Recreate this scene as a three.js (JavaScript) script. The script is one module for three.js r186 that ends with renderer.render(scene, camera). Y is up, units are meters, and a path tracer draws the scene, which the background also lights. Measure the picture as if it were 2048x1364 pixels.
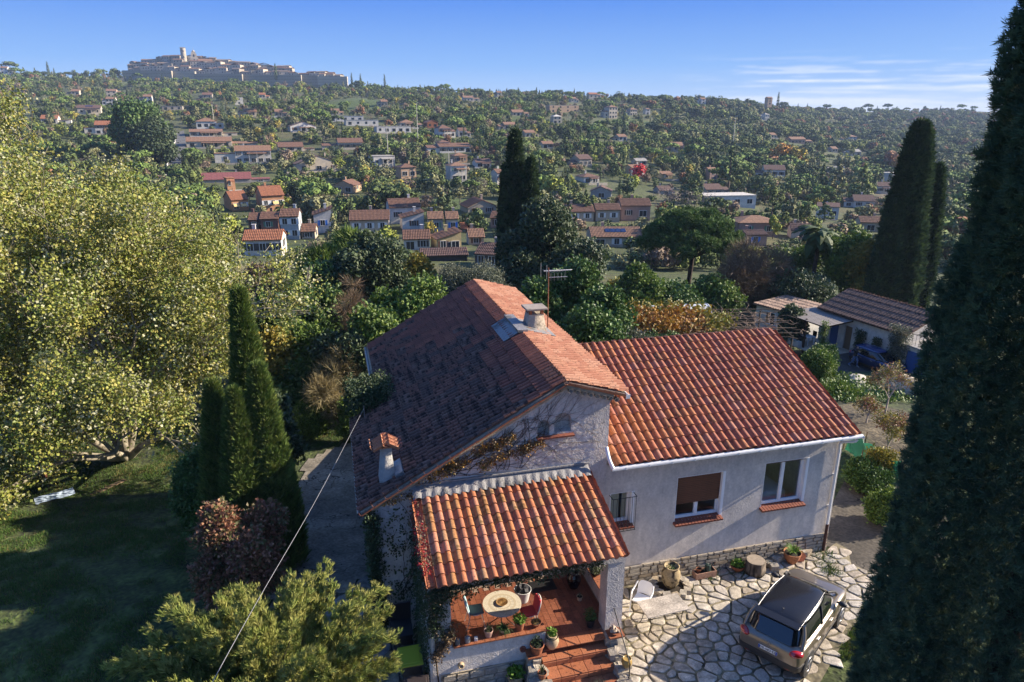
import * as THREE from 'three';
import { mergeGeometries, mergeVertices, toCreasedNormals } from 'three/addons/utils/BufferGeometryUtils.js';
import { RoundedBoxGeometry } from 'three/addons/geometries/RoundedBoxGeometry.js';
import { MarchingCubes } from 'three/addons/objects/MarchingCubes.js';
import { FontLoader } from 'three/addons/loaders/FontLoader.js';
import { TextGeometry } from 'three/addons/geometries/TextGeometry.js';

// ---------------------------------------------------------------- camera, sky, sun, exposure
const scene = new THREE.Scene();
const EYE = 14.3, PITCH = 18 * Math.PI / 180, FOCAL = 1366;
const camera = new THREE.PerspectiveCamera(2 * Math.atan(682 / FOCAL) * 180 / Math.PI, 1024 / 682, 0.1, 9000);
camera.position.set(0, EYE, 0);
camera.rotation.x = -PITCH;
const renderer = new THREE.WebGLRenderer({ antialias: true });
renderer.toneMapping = THREE.LinearToneMapping;
renderer.toneMappingExposure = 2.4;
renderer.shadowMap.enabled = true;

const smooth = (a, b, x) => { const t = Math.min(1, Math.max(0, (x - a) / (b - a))); return t * t * (3 - 2 * t); };
const lerp = (a, b, t) => a + (b - a) * t;
const clamp = (x, a = 0, b = 1) => Math.min(b, Math.max(a, x));
function hash2(x, y) { let h = Math.imul(x | 0, 374761393) + Math.imul(y | 0, 668265263); h = Math.imul(h ^ (h >>> 13), 1274126177); return ((h ^ (h >>> 16)) >>> 0) / 4294967296; }
function vnoise(x, y) { const xi = Math.floor(x), yi = Math.floor(y), fx = x - xi, fy = y - yi, u = fx * fx * (3 - 2 * fx), v = fy * fy * (3 - 2 * fy); return lerp(lerp(hash2(xi, yi), hash2(xi + 1, yi), u), lerp(hash2(xi, yi + 1), hash2(xi + 1, yi + 1), u), v); }
function fbm(x, y, o = 4) { let s = 0, a = .5, t = 0; for (let i = 0; i < o; i++) { s += a * vnoise(x, y); t += a; a *= .5; x = x * 2.03 + 17.1; y = y * 2.03 + 5.7; } return s / t; }
function wnoise(x, y, per) { const w = (n) => ((n % per) + per) % per; const xi = Math.floor(x), yi = Math.floor(y), fx = x - xi, fy = y - yi, u = fx * fx * (3 - 2 * fx), v = fy * fy * (3 - 2 * fy); return lerp(lerp(hash2(w(xi), w(yi)), hash2(w(xi + 1), w(yi)), u), lerp(hash2(w(xi), w(yi + 1)), hash2(w(xi + 1), w(yi + 1)), u), v); }
function wfbm(x, y, per, o = 4) { let s = 0, a = .5, t = 0; for (let i = 0; i < o; i++) { s += a * wnoise(x, y, per); t += a; a *= .5; x *= 2; y *= 2; per *= 2; } return s / t; }
function Rng(seed) { let s = seed | 0; const f = () => { s = (s + 0x6d2b79f5) | 0; let t = Math.imul(s ^ (s >>> 15), 1 | s); t = (t + Math.imul(t ^ (t >>> 7), 61 | t)) ^ t; return ((t ^ (t >>> 14)) >>> 0) / 4294967296; }; f.r = (a, b) => a + (b - a) * f(); f.i = (n) => Math.floor(f() * n); f.pick = (a) => a[Math.floor(f() * a.length)]; f.s = () => f() * 2 - 1; return f; }

{ // clear autumn sky, paler toward the horizon, thin streaks of cloud low in the south
  const W = 4096, H = 2048, d = new Float32Array(W * H * 4);
  const stops = [[-90, .10, .11, .09], [-3, .25, .28, .30], [0, .50, .64, .88], [1.5, .40, .575, .86], [4, .235, .45, .86], [8.5, .10, .275, .80], [20, .10, .265, .76], [45, .10, .255, .72], [90, .10, .25, .70]];  // sky above the view is kept bright up to the zenith for extra fill
  for (let j = 0; j < H; j++) {
    const el = ((j + .5) / H - .5) * 180; let k = 0; while (k < stops.length - 2 && el > stops[k + 1][0]) k++;
    const a = stops[k], b = stops[k + 1], t = clamp((el - a[0]) / (b[0] - a[0]));
    const c = [lerp(a[1], b[1], t), lerp(a[2], b[2], t), lerp(a[3], b[3], t)], band = el > .2 && el < 5.2;
    for (let i = 0; i < W; i++) {
      const o = (j * W + i) * 4; let m = 0; const az0 = ((i + .5) / W - .5) * 2 * Math.PI, ce = Math.cos(el * Math.PI / 180), cs = clamp(Math.cos(az0) * ce * .885 + Math.sin(el * Math.PI / 180) * .432 - Math.sin(az0) * ce * .172, -1, 1), glow = el > 0 ? .8 * Math.exp(-(((Math.acos(cs)) / .45) ** 2)) * smooth(0, 4, el) : 0;  // wide glow around the unseen sun, added to raise fill from the right
      if (band) {
        const az = ((i + .5) / W - .5) * 360; // 0 at +x, -90 at -z
        const q = az + 90, el2 = el + .012 * (q - 25) + .12 * (fbm(q * .25, 3.3, 2) - .5);
        const side = smooth(11, 21, q) * (1 - smooth(70, 110, q));
        const s1 = fbm(q * .22 + 7, el2 * 5.2 + 1.3, 3), s2 = fbm(q * .55 + 31, el2 * 12 + 4, 3);
        const low = 1 - smooth(.9, 2.2, el2);
        m = side * (smooth(.50, .70, s1 * .75 + s2 * .25 + low * .16) * smooth(4.9, 3.0, el2) * .62 + low * .5);
        const streak = (e0, w, q0, q1, s) => s * Math.exp(-(((el2 - e0) / w) ** 2)) * smooth(q0, q0 + 4, q) * (1 - smooth(q1 - 3, q1, q)) * (.6 + .6 * (s2 - .2));
        m = clamp(m + streak(2.62, .09, 17, 29, .95) + streak(2.1, .11, 20, 48, .85) + streak(2.65, .12, 28, 60, .7) + streak(4.55, .06, 29.6, 32.5, .7));
      }
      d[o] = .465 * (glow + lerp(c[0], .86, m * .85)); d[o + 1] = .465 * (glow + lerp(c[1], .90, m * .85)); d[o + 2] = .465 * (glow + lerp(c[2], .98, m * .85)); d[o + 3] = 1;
    }
  }
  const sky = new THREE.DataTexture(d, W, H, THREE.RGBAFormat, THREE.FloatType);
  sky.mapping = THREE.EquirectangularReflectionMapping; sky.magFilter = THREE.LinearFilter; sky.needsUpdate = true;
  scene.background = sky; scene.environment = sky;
}
const SUN = new THREE.Vector3(.885, .432, -.172).normalize();
const sun = new THREE.DirectionalLight(new THREE.Color(1, .87, .70), 5);
sun.name = 'sun';
sun.position.copy(SUN).multiplyScalar(400); sun.castShadow = true; sun.shadow.mapSize.set(4096, 4096);
Object.assign(sun.shadow.camera, { left: -120, right: 120, top: 120, bottom: -120, near: 1, far: 1200 });
scene.add(sun, sun.target);

// ---------------------------------------------------------------- helpers
const V = (x, y, z) => new THREE.Vector3(x, y, z);
const cP = Math.cos(PITCH), sP = Math.sin(PITCH);
// photograph measurements (2048 x 1364) -> places in the world; d = metres ahead of the viewpoint
function look(u, v) { const a = (u - 1024) / FOCAL, b = (682 - v) / FOCAL; return [a, b * cP - sP, b * sP + cP]; }
function at(u, v, d) { const r = look(u, v), t = d / r[2]; return V(r[0] * t, EYE + r[1] * t, -d); }
function seen(p) { const D = -p.z, y = p.y - EYE, f = D * cP - y * sP, up = y * cP + D * sP; return [1024 + FOCAL * p.x / f, 682 - FOCAL * up / f, f]; }

const SC = [-.75, -.5, -.25, 0, .25, .5, .75];
const DR = [30, 53, 85, 150, 230, 300, 400, 550, 700, 900, 1100, 1400, 4500];
const TH = [
  [0, 0, 0, 0, 0, 0, 0], [-2, -2.4, -3.6, -4.5, -5, -5, -5], [-4, -5, -6, -6.5, -7, -8, -9], [-8, -10, -10.5, -11, -12, -15, -16],
  [-6, -8, -9.4, -10, -13, -17, -19], [0, -2, -4, -5, -12, -18, -21], [10, 8, 7, 3, -8, -20, -23], [25, 22, 20, 14, 2, -16, -22],
  [40, 36, 33, 26, 14, -12, -18], [63, 57, 48, 40, 31, -5, -10], [60, 66, 50, 42, 34, 10, 5], [55, 56, 45, 38, 30, 28, 25], [40, 35, 30, 25, 20, 15, 15]];
const cub = (a, b, c, d, t) => b + .5 * t * (c - a + t * (2 * a - 5 * b + 4 * c - d + t * (3 * (b - c) + d - a)));
// the ground beside the villa lies lower and falls away to the back
function sideDip(x, D) { const lx = (x - 3.48) * .9675 + (D - 18.5) * .2527; return -smooth(-6.3, -6.75, lx) * (.3 + 1.7 * smooth(17, 29, D)); }
function hgt(x, z) {
  const D = -z; if (D <= 30) return sideDip(x, D);
  const s = clamp(x / D, -.75, .75) * 4 + 3, i = Math.min(5, Math.floor(s)), fs = s - i;
  let k = 0; while (k < DR.length - 2 && D > DR[k + 1]) k++;
  const t = clamp((D - DR[k]) / (DR[k + 1] - DR[k]));
  const col = (j) => { const g = (n) => TH[clamp(n, 0, DR.length - 1)][j]; return k > 8 ? lerp(g(k), g(k + 1), t) : lerp(cub(g(k - 1), g(k), g(k + 1), g(k + 2), t), lerp(g(k), g(k + 1), t), .5); };
  const gx = smooth(0, 1, fs) * .5 + fs * .5;
  let h = lerp(col(i), col(i + 1), gx);
  const w = smooth(60, 200, D);
  h += w * (fbm(x * .012 + 9, z * .012, 3) - .5) * 5 + w * smooth(350, 700, D) * (fbm(x * .02, z * .02 + 40, 3) - .5) * 8;
  const ms = x / D, mound = Math.exp(-(((ms + .40) / .13) ** 2)) * smooth(880, 960, D) * (1 - smooth(1010, 1100, D));
  h += mound * 16;
  return Math.min(h, lerp(0, 200, smooth(30, 34, D))) + sideDip(x, 30) * (1 - smooth(30, 52, D));
}
function onGround(u, v) { const r = look(u, v); let t0 = 8; for (let t = 8; t < 4200; t += Math.max(.4, t * .004)) { if (EYE + r[1] * t < hgt(r[0] * t, -r[2] * t)) { let a = t0, b = t; for (let k = 0; k < 16; k++) { const m = (a + b) / 2; if (EYE + r[1] * m < hgt(r[0] * m, -r[2] * m)) b = m; else a = m; } return V(r[0] * b, hgt(r[0] * b, -r[2] * b), -r[2] * b); } t0 = t; } return null; }

const used = {};
function numbered(n) { used[n] = (used[n] ?? -1) + 1; return used[n] ? n + '_' + String(used[n]).padStart(3, '0') : n; }
function tag(o, label, category, group, kind) { if (label) o.userData.label = label; if (category) o.userData.category = category; if (group) o.userData.group = group; if (kind) o.userData.kind = kind; return o; }
function shade(o) { o.castShadow = o.receiveShadow = true; return o; }
function thing(name, label, category, p = [0, 0, 0], ry = 0, group) { const o = new THREE.Group(); o.name = numbered(name); o.position.set(...(p.isVector3 ? p.toArray() : p)); o.rotation.y = ry; scene.add(o); return tag(o, label, category, group); }
function part(name, geo, m, parent, kind) { const o = shade(new THREE.Mesh(geo, m)); o.name = parent ? name : numbered(name); (parent || scene).add(o); if (kind) o.userData.kind = kind; return o; }
function copyOf(o, label, p, ry = 0, group) { const c = o.clone(); c.name = numbered(o.name.replace(/_\d{3}$/, '')); c.userData = { ...o.userData }; if (label) c.userData.label = label; if (group) c.userData.group = group; c.position.copy(p); c.rotation.y = ry; scene.add(c); return c; }

// box-projected texture coordinates in metres, from an object's own axes
function metreUV(g, k = 1) {
  g = g.index ? g.toNonIndexed() : g; const p = g.attributes.position, uv = new Float32Array(p.count * 2), a = V(), b = V(), c = V(), n = V();
  for (let i = 0; i < p.count; i += 3) {
    a.fromBufferAttribute(p, i); b.fromBufferAttribute(p, i + 1); c.fromBufferAttribute(p, i + 2); n.copy(b).sub(a).cross(c.clone().sub(a));
    const ax = Math.abs(n.x), ay = Math.abs(n.y), az = Math.abs(n.z);
    [a, b, c].forEach((q, j) => { const o = (i + j) * 2; if (ay >= ax && ay >= az) { uv[o] = q.x * k; uv[o + 1] = q.z * k; } else if (ax >= az) { uv[o] = q.z * k; uv[o + 1] = q.y * k; } else { uv[o] = q.x * k; uv[o + 1] = q.y * k; } });
  }
  g.setAttribute('uv', new THREE.BufferAttribute(uv, 2)); return g;
}
const _m = new THREE.Matrix4(), _q = new THREE.Quaternion(), _e = new THREE.Euler();
function mat4(x, y, z, rx = 0, ry = 0, rz = 0, s = 1) { return new THREE.Matrix4().compose(V(x, y, z), new THREE.Quaternion().setFromEuler(new THREE.Euler(rx, ry, rz, 'YXZ')), Array.isArray(s) ? V(...s) : V(s, s, s)); }
const plain = (g) => { g = g.index ? g.toNonIndexed() : g; for (const k of Object.keys(g.attributes)) if (!['position', 'normal', 'color'].includes(k)) g.deleteAttribute(k); return g; };
class MB { // collects pieces of one part
  constructor() { this.g = []; }
  add(g, m) { g = plain(g.clone()); if (m) g.applyMatrix4(m); this.g.push(g); return this; }
  box(x, y, z, w, h, d, ry = 0, rx = 0, rz = 0) { return this.add(new THREE.BoxGeometry(w, h, d), mat4(x, y, z, rx, ry, rz)); }
  rbox(x, y, z, w, h, d, r = .02, ry = 0, rx = 0, rz = 0) { return this.add(new RoundedBoxGeometry(w, h, d, 2, r), mat4(x, y, z, rx, ry, rz)); }
  span(a, b, r0, r1 = r0, n = 6) { const d = b.clone().sub(a), L = d.length(); if (L < 1e-6) return this; const m = new THREE.Matrix4().compose(a.clone().add(b).multiplyScalar(.5), new THREE.Quaternion().setFromUnitVectors(V(0, 1, 0), d.multiplyScalar(1 / L)), V(1, 1, 1)); return this.add(new THREE.CylinderGeometry(r1, r0, L, n, 1), m); }
  tube(pts, r, n = 24, k = 6) { return this.add(new THREE.TubeGeometry(new THREE.CatmullRomCurve3(pts.map((p) => p.isVector3 ? p : V(...p))), n, r, k)); }
  lathe(prof, x = 0, y = 0, z = 0, n = 20) { return this.add(new THREE.LatheGeometry(prof.map(([r, h]) => new THREE.Vector2(r, h)), n), mat4(x, y, z)); }
  geo() { return metreUV(this.g.length > 1 ? mergeGeometries(this.g) : this.g[0]); }
  build(name, m, parent, kind) { return part(name, this.geo(), m, parent, kind); }
}
const lin = (r, g, b) => new THREE.Color().setRGB(r, g, b);
function tex(n, rep, f, srgb = true) { // f(u,v in 0..1) -> [r,g,b] 0..255 (or one number)
  const d = new Uint8Array(n * n * 4);
  for (let j = 0; j < n; j++) for (let i = 0; i < n; i++) { const c = f(i / n, j / n), o = (j * n + i) * 4; if (c.length) { d[o] = clamp(c[0], 0, 255); d[o + 1] = clamp(c[1], 0, 255); d[o + 2] = clamp(c[2], 0, 255); } else d[o] = d[o + 1] = d[o + 2] = clamp(c, 0, 255); d[o + 3] = 255; }
  const t = new THREE.DataTexture(d, n, n); t.wrapS = t.wrapT = THREE.RepeatWrapping; t.magFilter = THREE.LinearFilter; t.repeat.set(rep, rep); if (srgb) t.colorSpace = THREE.SRGBColorSpace; t.needsUpdate = true; return t;
}
const std = (c, rough = .85, o = {}) => new THREE.MeshStandardMaterial({ color: c, roughness: rough, ...o });
const phy = (c, rough = .5, o = {}) => new THREE.MeshPhysicalMaterial({ color: c, roughness: rough, ...o });

// grain textures, near white so that the material's colour leads
const grainT = tex(256, .5, (u, v) => { const a = wfbm(u * 8, v * 8, 8, 5), b = wfbm(u * 64, v * 64, 64, 2); return 255 * clamp(.72 + .3 * (a - .5) + .28 * (b - .5) + .1); });
const roughB = tex(256, 1.2, (u, v) => 255 * clamp(.5 * wfbm(u * 48, v * 48, 48, 2) + .5 * wfbm(u * 16 + 3, v * 16, 16, 3)), false);
const plasterT = tex(512, .22, (u, v) => { const a = wfbm(u * 5, v * 5, 5, 5), b = wfbm(u * 40, v * 14, 40, 3), c = wfbm(u * 90, v * 90, 90, 2); const s = .86 + .22 * (a - .5) + .12 * (b - .5) + .1 * (c - .5); const warm = (a - .5) * 14; return [255 * s + warm * .4, 252 * s, 247 * s - warm]; });
const stainT = tex(512, .3, (u, v) => { const a = wfbm(u * 6 + 2, v * 6, 6, 5), b = wfbm(u * 50, v * 50, 50, 3); const k = smooth(.5, .72, a * .7 + b * .3); const s = .95 + .2 * (b - .5); return [lerp(255 * s, 120, k * .75), lerp(250 * s, 118, k * .75), lerp(240 * s, 108, k * .75)]; });
const lichenT = tex(256, 1.1, (u, v) => { const a = wfbm(u * 9 + 5, v * 9, 9, 5), b = wfbm(u * 40, v * 40, 40, 2); const k = smooth(.50, .66, a * .75 + b * .25), s = .92 + .28 * (b - .5); return [lerp(255 * s, 112, k), lerp(252 * s, 106, k), lerp(250 * s, 104, k)]; });
const ochreT = tex(256, 1.1, (u, v) => { const a = wfbm(u * 9 + 1, v * 9 + 4, 9, 5), b = wfbm(u * 40, v * 40, 40, 2); const k = smooth(.48, .66, a * .7 + b * .3), s = .92 + .3 * (b - .5); return [lerp(255 * s, 165, k), lerp(250 * s, 160, k), lerp(240 * s, 130, k)]; });
const speckT = tex(256, 1.3, (u, v) => { const a = wfbm(u * 10 + 5, v * 10, 10, 5), b = wfbm(u * 50, v * 50, 50, 2); const k = smooth(.62, .75, a * .65 + b * .35), s = .9 + .3 * (b - .5); return [lerp(255 * s, 105, k), lerp(250 * s, 95, k), lerp(245 * s, 88, k)]; });
const woodT = tex(256, 1, (u, v) => { const g = wfbm(u * 4, v * 60, 4, 3); const s = .72 + .5 * (g - .4); return [255 * s, 245 * s, 235 * s]; });
const barkT = tex(256, .7, (u, v) => { const a = wfbm(u * 22, v * 6, 22, 4), s = .45 + 1.0 * (a - .3); return [255 * s, 248 * s, 240 * s]; });
const groundT = tex(512, .11, (u, v) => { const a = wfbm(u * 12, v * 12, 12, 5), b = wfbm(u * 80, v * 80, 80, 3), s = .62 + .5 * (a - .5) + .6 * (b - .5) + .1; return [255 * s, 255 * s, 235 * s]; });
const concT = tex(512, .2, (u, v) => { const a = wfbm(u * 6, v * 6, 6, 5), b = wfbm(u * 70, v * 70, 70, 2); const cr = Math.abs(wfbm(u * 5 + 9, v * 5 + 2, 5, 4) - .5); const s = (.78 + .4 * (a - .5) + .3 * (b - .5)) * (cr < .008 ? .5 : 1); return [255 * s, 250 * s, 240 * s]; });
const stoneT = tex(256, .8, (u, v) => { const a = wfbm(u * 7, v * 7, 7, 5), b = wfbm(u * 50, v * 50, 50, 2), s = .78 + .42 * (a - .5) + .22 * (b - .5); return [255 * s, 249 * s, 238 * s]; });
// ---------------------------------------------------------------- ground
const patches = []; // [x, z, rx, rz, colour, strength]
function patch(u, v, ru, rv, c, k = 1) { const p = onGround(u, v), q = onGround(u, v - rv), q2 = onGround(u, v + rv); if (!p) return; const dz = Math.abs((q || p).z - (q2 || p).z) / 2 || 10, f = seen(p)[2]; patches.push([p.x, p.z, ru * f / FOCAL, Math.max(4, dz), c, k]); }
const LAWN = [.075, .12, .018], DRY = [.20, .17, .075], SOIL = [.16, .125, .085], MEAD = [.10, .125, .03];
[[880, 408, 75, 16, LAWN], [650, 585, 30, 14, LAWN], [560, 500, 60, 12, LAWN], [590, 355, 40, 12, DRY], [560, 352, 30, 10, MEAD], [780, 345, 40, 12, MEAD], [720, 205, 50, 12, LAWN], [680, 212, 40, 8, LAWN], [1045, 240, 25, 8, LAWN],
 [1280, 245, 30, 6, LAWN], [520, 540, 60, 25, DRY], [540, 580, 60, 20, DRY], [330, 170, 90, 10, MEAD], [560, 190, 60, 8, MEAD], [1860, 410, 40, 25, SOIL], [1500, 345, 25, 6, LAWN], [640, 350, 30, 10, DRY], [700, 410, 60, 14, MEAD], [800, 300, 60, 6, SOIL], [1770, 835, 75, 36, SOIL], [1730, 850, 40, 30, SOIL]].forEach((a) => patch(...a));
{
  const rows = [], NX = 240; let D = -60; while (D < 4500) { rows.push(D); D += D < 34 ? 2 : Math.max(1.2, D * .0125); } rows.push(4500);
  const P = [], C = [], I = [];
  for (const D of rows) {
    const half = Math.max(70, D * 1.05);
    for (let i = 0; i <= NX; i++) {
      const x = (i / NX * 2 - 1) * half, z = -D; P.push(x, hgt(x, z) - (D < 34 ? .02 : 0), z);
      const a = fbm(x * .02 + 3, z * .02, 4), b = fbm(x * .09, z * .09 + 7, 3), far = smooth(120, 400, D);
      let c = [lerp(.06, .095, a), lerp(.085, .115, a), .028];
      const dry = smooth(.54, .7, b * .6 + a * .4) * .6; c = c.map((q, k) => lerp(q, [.15, .125, .06][k], dry));
      const terrace = far * smooth(.35, .5, Math.abs(((hgt(x, z) / 2.6) % 1 + 1) % 1 - .5)) * .35; c = c.map((q, k) => lerp(q, [.17, .15, .10][k], terrace));
      for (const [px, pz, rx, rz, pc, k] of patches) { const e = ((x - px) / rx) ** 2 + ((z - pz) / rz) ** 2; if (e < 1.4) { const w = k * (1 - smooth(.6, 1.25, e + (b - .5) * .5)); c = c.map((q, j) => lerp(q, pc[j] * (.8 + .4 * a), w)); } }
      C.push(...c);
    }
  }
  const n = NX + 1; for (let j = 0; j < rows.length - 1; j++) for (let i = 0; i < NX; i++) { const a = j * n + i; I.push(a, a + 1, a + n, a + 1, a + n + 1, a + n); }
  const g = new THREE.BufferGeometry(); g.setAttribute('position', new THREE.Float32BufferAttribute(P, 3)); g.setAttribute('color', new THREE.Float32BufferAttribute(C, 3));
  const uv = new Float32Array(P.length / 3 * 2); for (let i = 0; i < uv.length / 2; i++) { uv[i * 2] = P[i * 3]; uv[i * 2 + 1] = P[i * 3 + 2]; } g.setAttribute('uv', new THREE.BufferAttribute(uv, 2));
  g.setIndex(I); g.computeVertexNormals();
  const m = std(lin(1.35, 1.35, 1.35), 1, { vertexColors: true, map: groundT, bumpMap: groundT, bumpScale: .06 });
  tag(part('terrain', g, m), 'grassy valley floor and hillsides', null, null, 'structure');
}

// thin valley haze
scene.fog = new THREE.FogExp2(lin(.55, .72, 1), .00013);
// ---------------------------------------------------------------- materials of the house
const M = {
  wall: std(lin(.76, .725, .70), .95, { map: plasterT, bumpMap: roughB, bumpScale: .02 }),
  wallSmooth: std(lin(.77, .725, .68), .92, { map: plasterT, bumpMap: roughB, bumpScale: .006 }),
  white: std(lin(.80, .80, .79), .45), whiteMetal: std(lin(.74, .74, .73), .35, { metalness: .1 }),
  mortar: std(lin(.40, .36, .30), .95, { map: stainT, bumpMap: roughB, bumpScale: .02 }),
  zinc: std(lin(.36, .38, .41), .55, { metalness: .6, map: stainT }), lead: std(lin(.27, .275, .30), .7, { metalness: .25, map: stainT, bumpMap: roughB, bumpScale: .02 }),
  wood: std(lin(.17, .075, .035), .7, { map: woodT }), darkWood: std(lin(.075, .038, .02), .7, { map: woodT }), paleWood: std(lin(.30, .22, .14), .8, { map: woodT }),
  iron: std(lin(.03, .03, .032), .5, { metalness: .6 }), black: std(lin(.012, .012, .013), .55), rubber: std(lin(.02, .02, .02), .9),
  glass: phy(lin(.9, .95, 1), .03, { transmission: 1, thickness: 0, ior: 1.5 }), darkGlass: std(lin(.012, .015, .02), .06),
  room: std(lin(.45, .42, .38), .9), linen: std(lin(.75, .74, .72), .9),
  terracotta: std(lin(.36, .125, .055), .8, { map: speckT }), paleClay: std(lin(.46, .36, .24), .85, { map: stainT }), brickSill: std(lin(.27, .085, .05), .8, { map: speckT }),
  iron2: std(lin(.22, .21, .2), .5, { metalness: .5 }), bark: std(lin(.115, .085, .06), .95, { map: barkT, bumpMap: barkT, bumpScale: .03 }), paleBark: std(lin(.36, .33, .27), .9, { map: stainT }),
  earth: std(lin(.07, .05, .035), 1, { map: groundT }),
};
function shifted(t, x, y, r) { const c = t.clone(); c.offset.set(x, y); if (r) c.repeat.set(r, r); c.needsUpdate = true; return c; }
function tileMats(list, t, rough, seed) { const r = Rng(seed), out = []; list.forEach(([a, b, c, k = 1]) => { for (let i = 0; i < k; i++) out.push(std(lin(a, b, c), rough, { map: shifted(t, r(), r()), bumpMap: roughB, bumpScale: .004 })); }); return out; }
const warmTiles = [...tileMats([[.47, .165, .068, 3], [.43, .165, .085, 3], [.50, .215, .125, 2], [.37, .125, .058, 2], [.50, .19, .065, 2]], speckT, .78, 3), ...tileMats([[.44, .21, .085, 2], [.38, .21, .11, 2]], ochreT, .9, 4)];
const wingTiles = [...tileMats([[.45, .145, .062, 3], [.40, .135, .072, 3], [.43, .18, .11, 2], [.34, .105, .052, 3], [.47, .17, .06, 2]], speckT, .74, 5), ...tileMats([[.40, .17, .09, 1]], ochreT, .88, 6)];
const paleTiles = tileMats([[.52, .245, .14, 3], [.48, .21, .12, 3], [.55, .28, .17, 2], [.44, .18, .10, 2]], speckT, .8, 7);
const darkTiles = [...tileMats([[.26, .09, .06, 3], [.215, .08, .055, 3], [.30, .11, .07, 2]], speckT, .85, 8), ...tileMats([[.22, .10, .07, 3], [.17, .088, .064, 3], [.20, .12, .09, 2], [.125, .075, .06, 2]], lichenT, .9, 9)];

// one clay tile: x across, y out of the roof, z down the slope, origin at the middle of its upper edge
function tileGeo(pitch, len, humps, hgtH, panShare = .34, lift = .03) {
  const prof = []; const w = pitch / humps;
  for (let h = 0; h < humps; h++) { const x0 = -pitch / 2 + h * w, pan = w * panShare, bw = w - pan; if (!h) prof.push([x0, .012]); prof.push([x0 + pan * .5, .002], [x0 + pan, .012]); for (let k = 1; k <= 7; k++) { const a = Math.PI * (1 - k / 7); prof.push([x0 + pan + bw / 2 + Math.cos(a) * bw / 2, .012 + Math.sin(a) * hgtH]); } }
  const P = [], I = [], n = prof.length;
  prof.forEach(([x, y]) => P.push(x * .97, y * .92, 0)); prof.forEach(([x, y]) => P.push(x, y + lift, len)); prof.forEach(([x, y]) => P.push(x, y + lift, len)); prof.forEach(([x, y]) => P.push(x * .98, y + lift - .02, len - .002));
  for (let i = 0; i < n - 1; i++) { I.push(i, n + i, i + 1, i + 1, n + i, n + i + 1); I.push(2 * n + i, 3 * n + i, 2 * n + i + 1, 2 * n + i + 1, 3 * n + i, 3 * n + i + 1); }
  const g = new THREE.BufferGeometry(); g.setAttribute('position', new THREE.Float32BufferAttribute(P, 3)); g.setIndex(I); g.computeVertexNormals();
  const uv = new Float32Array(P.length / 3 * 2); for (let i = 0; i < uv.length / 2; i++) { uv[i * 2] = P[i * 3] + P[i * 3 + 1]; uv[i * 2 + 1] = P[i * 3 + 2]; } g.setAttribute('uv', new THREE.BufferAttribute(uv, 2));
  return g;
}
// lays tiles on the slope that starts at o (upper corner), runs along X and falls along Z; the nearest `own` of them are meshes of their own
function layTiles(parent, o, X, Z, W, L, pitch, row, geos, pick, seed, own = 300, keep = null) {
  const Y = Z.clone().cross(X).normalize(), r = Rng(seed), list = [], nc = Math.round(W / pitch), nr = Math.round(L / row), p = W / nc, q = L / nr;
  for (let j = 0; j < nr; j++) for (let i = 0; i < nc; i++) {
    if (keep && !keep(i * p + p / 2, j * q + q / 2)) continue;
    const m = new THREE.Matrix4().makeBasis(X, Y, Z), pos = o.clone().addScaledVector(X, (i + .5) * p + r.s() * .006).addScaledVector(Z, j * q - .03 + r.s() * .008).addScaledVector(Y, .012 + r() * .008);
    m.setPosition(pos); m.multiply(mat4(0, 0, 0, r.s() * .012, r.s() * .012, r.s() * .012, [p / pitch, 1, 1]));
    list.push({ m, g: geos[r.i(geos.length)], mt: pick(r, i * p, j * q), w: pos });
  }
  parent.updateWorldMatrix(true, false); const mw = parent.matrixWorld;
  list.forEach((t) => { const w = t.w.clone().applyMatrix4(mw); t.d = w.distanceTo(camera.position); });
  list.sort((a, b) => a.d - b.d);
  list.slice(0, own).forEach((t) => { const o = part('tile', t.g, t.mt, parent); o.applyMatrix4(t.m); });
  const rest = list.slice(own); if (!rest.length) return;
  const by = new Map(); rest.forEach((t) => { if (!by.has(t.mt)) by.set(t.mt, []); by.get(t.mt).push(t.g.clone().applyMatrix4(t.m)); });
  part('further_tiles', mergeGeometries([...by.values()].map((a) => mergeGeometries(a)), true), [...by.keys()], parent, 'stuff');
}
const halfTile = (r, len, lift = .02) => { const g = new THREE.CylinderGeometry(r * .93, r, len, 8, 1, true, -Math.PI / 2, Math.PI); g.rotateX(Math.PI / 2); const e = new THREE.RingGeometry(r - .018, r, 8, 1, 0, Math.PI); e.translate(0, 0, len / 2); const m = mergeGeometries([plain(g), plain(e)]); m.rotateX(lift / len * 1); return metreUV(m); };
function capRow(parent, name, a, b, r, len, mats, seed, up = V(0, 1, 0)) { // a row of half-round tiles from a to b
  const d = b.clone().sub(a), L = d.length(), n = Math.max(1, Math.round(L / len)), st = L / n, g = halfTile(r, st * 1.1), rr = Rng(seed); d.normalize();
  const X = up.clone().cross(d).normalize(), Y = d.clone().cross(X), m = new THREE.Matrix4().makeBasis(X, Y, d);
  for (let i = 0; i < n; i++) { const o = part(name, g, rr.pick(mats), parent); o.applyMatrix4(m.clone().setPosition(a.clone().addScaledVector(d, (i + .5) * st).addScaledVector(Y, rr.s() * .006)).multiply(mat4(0, 0, 0, rr.s() * .015, rr.s() * .02, 0))); }
}
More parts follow.
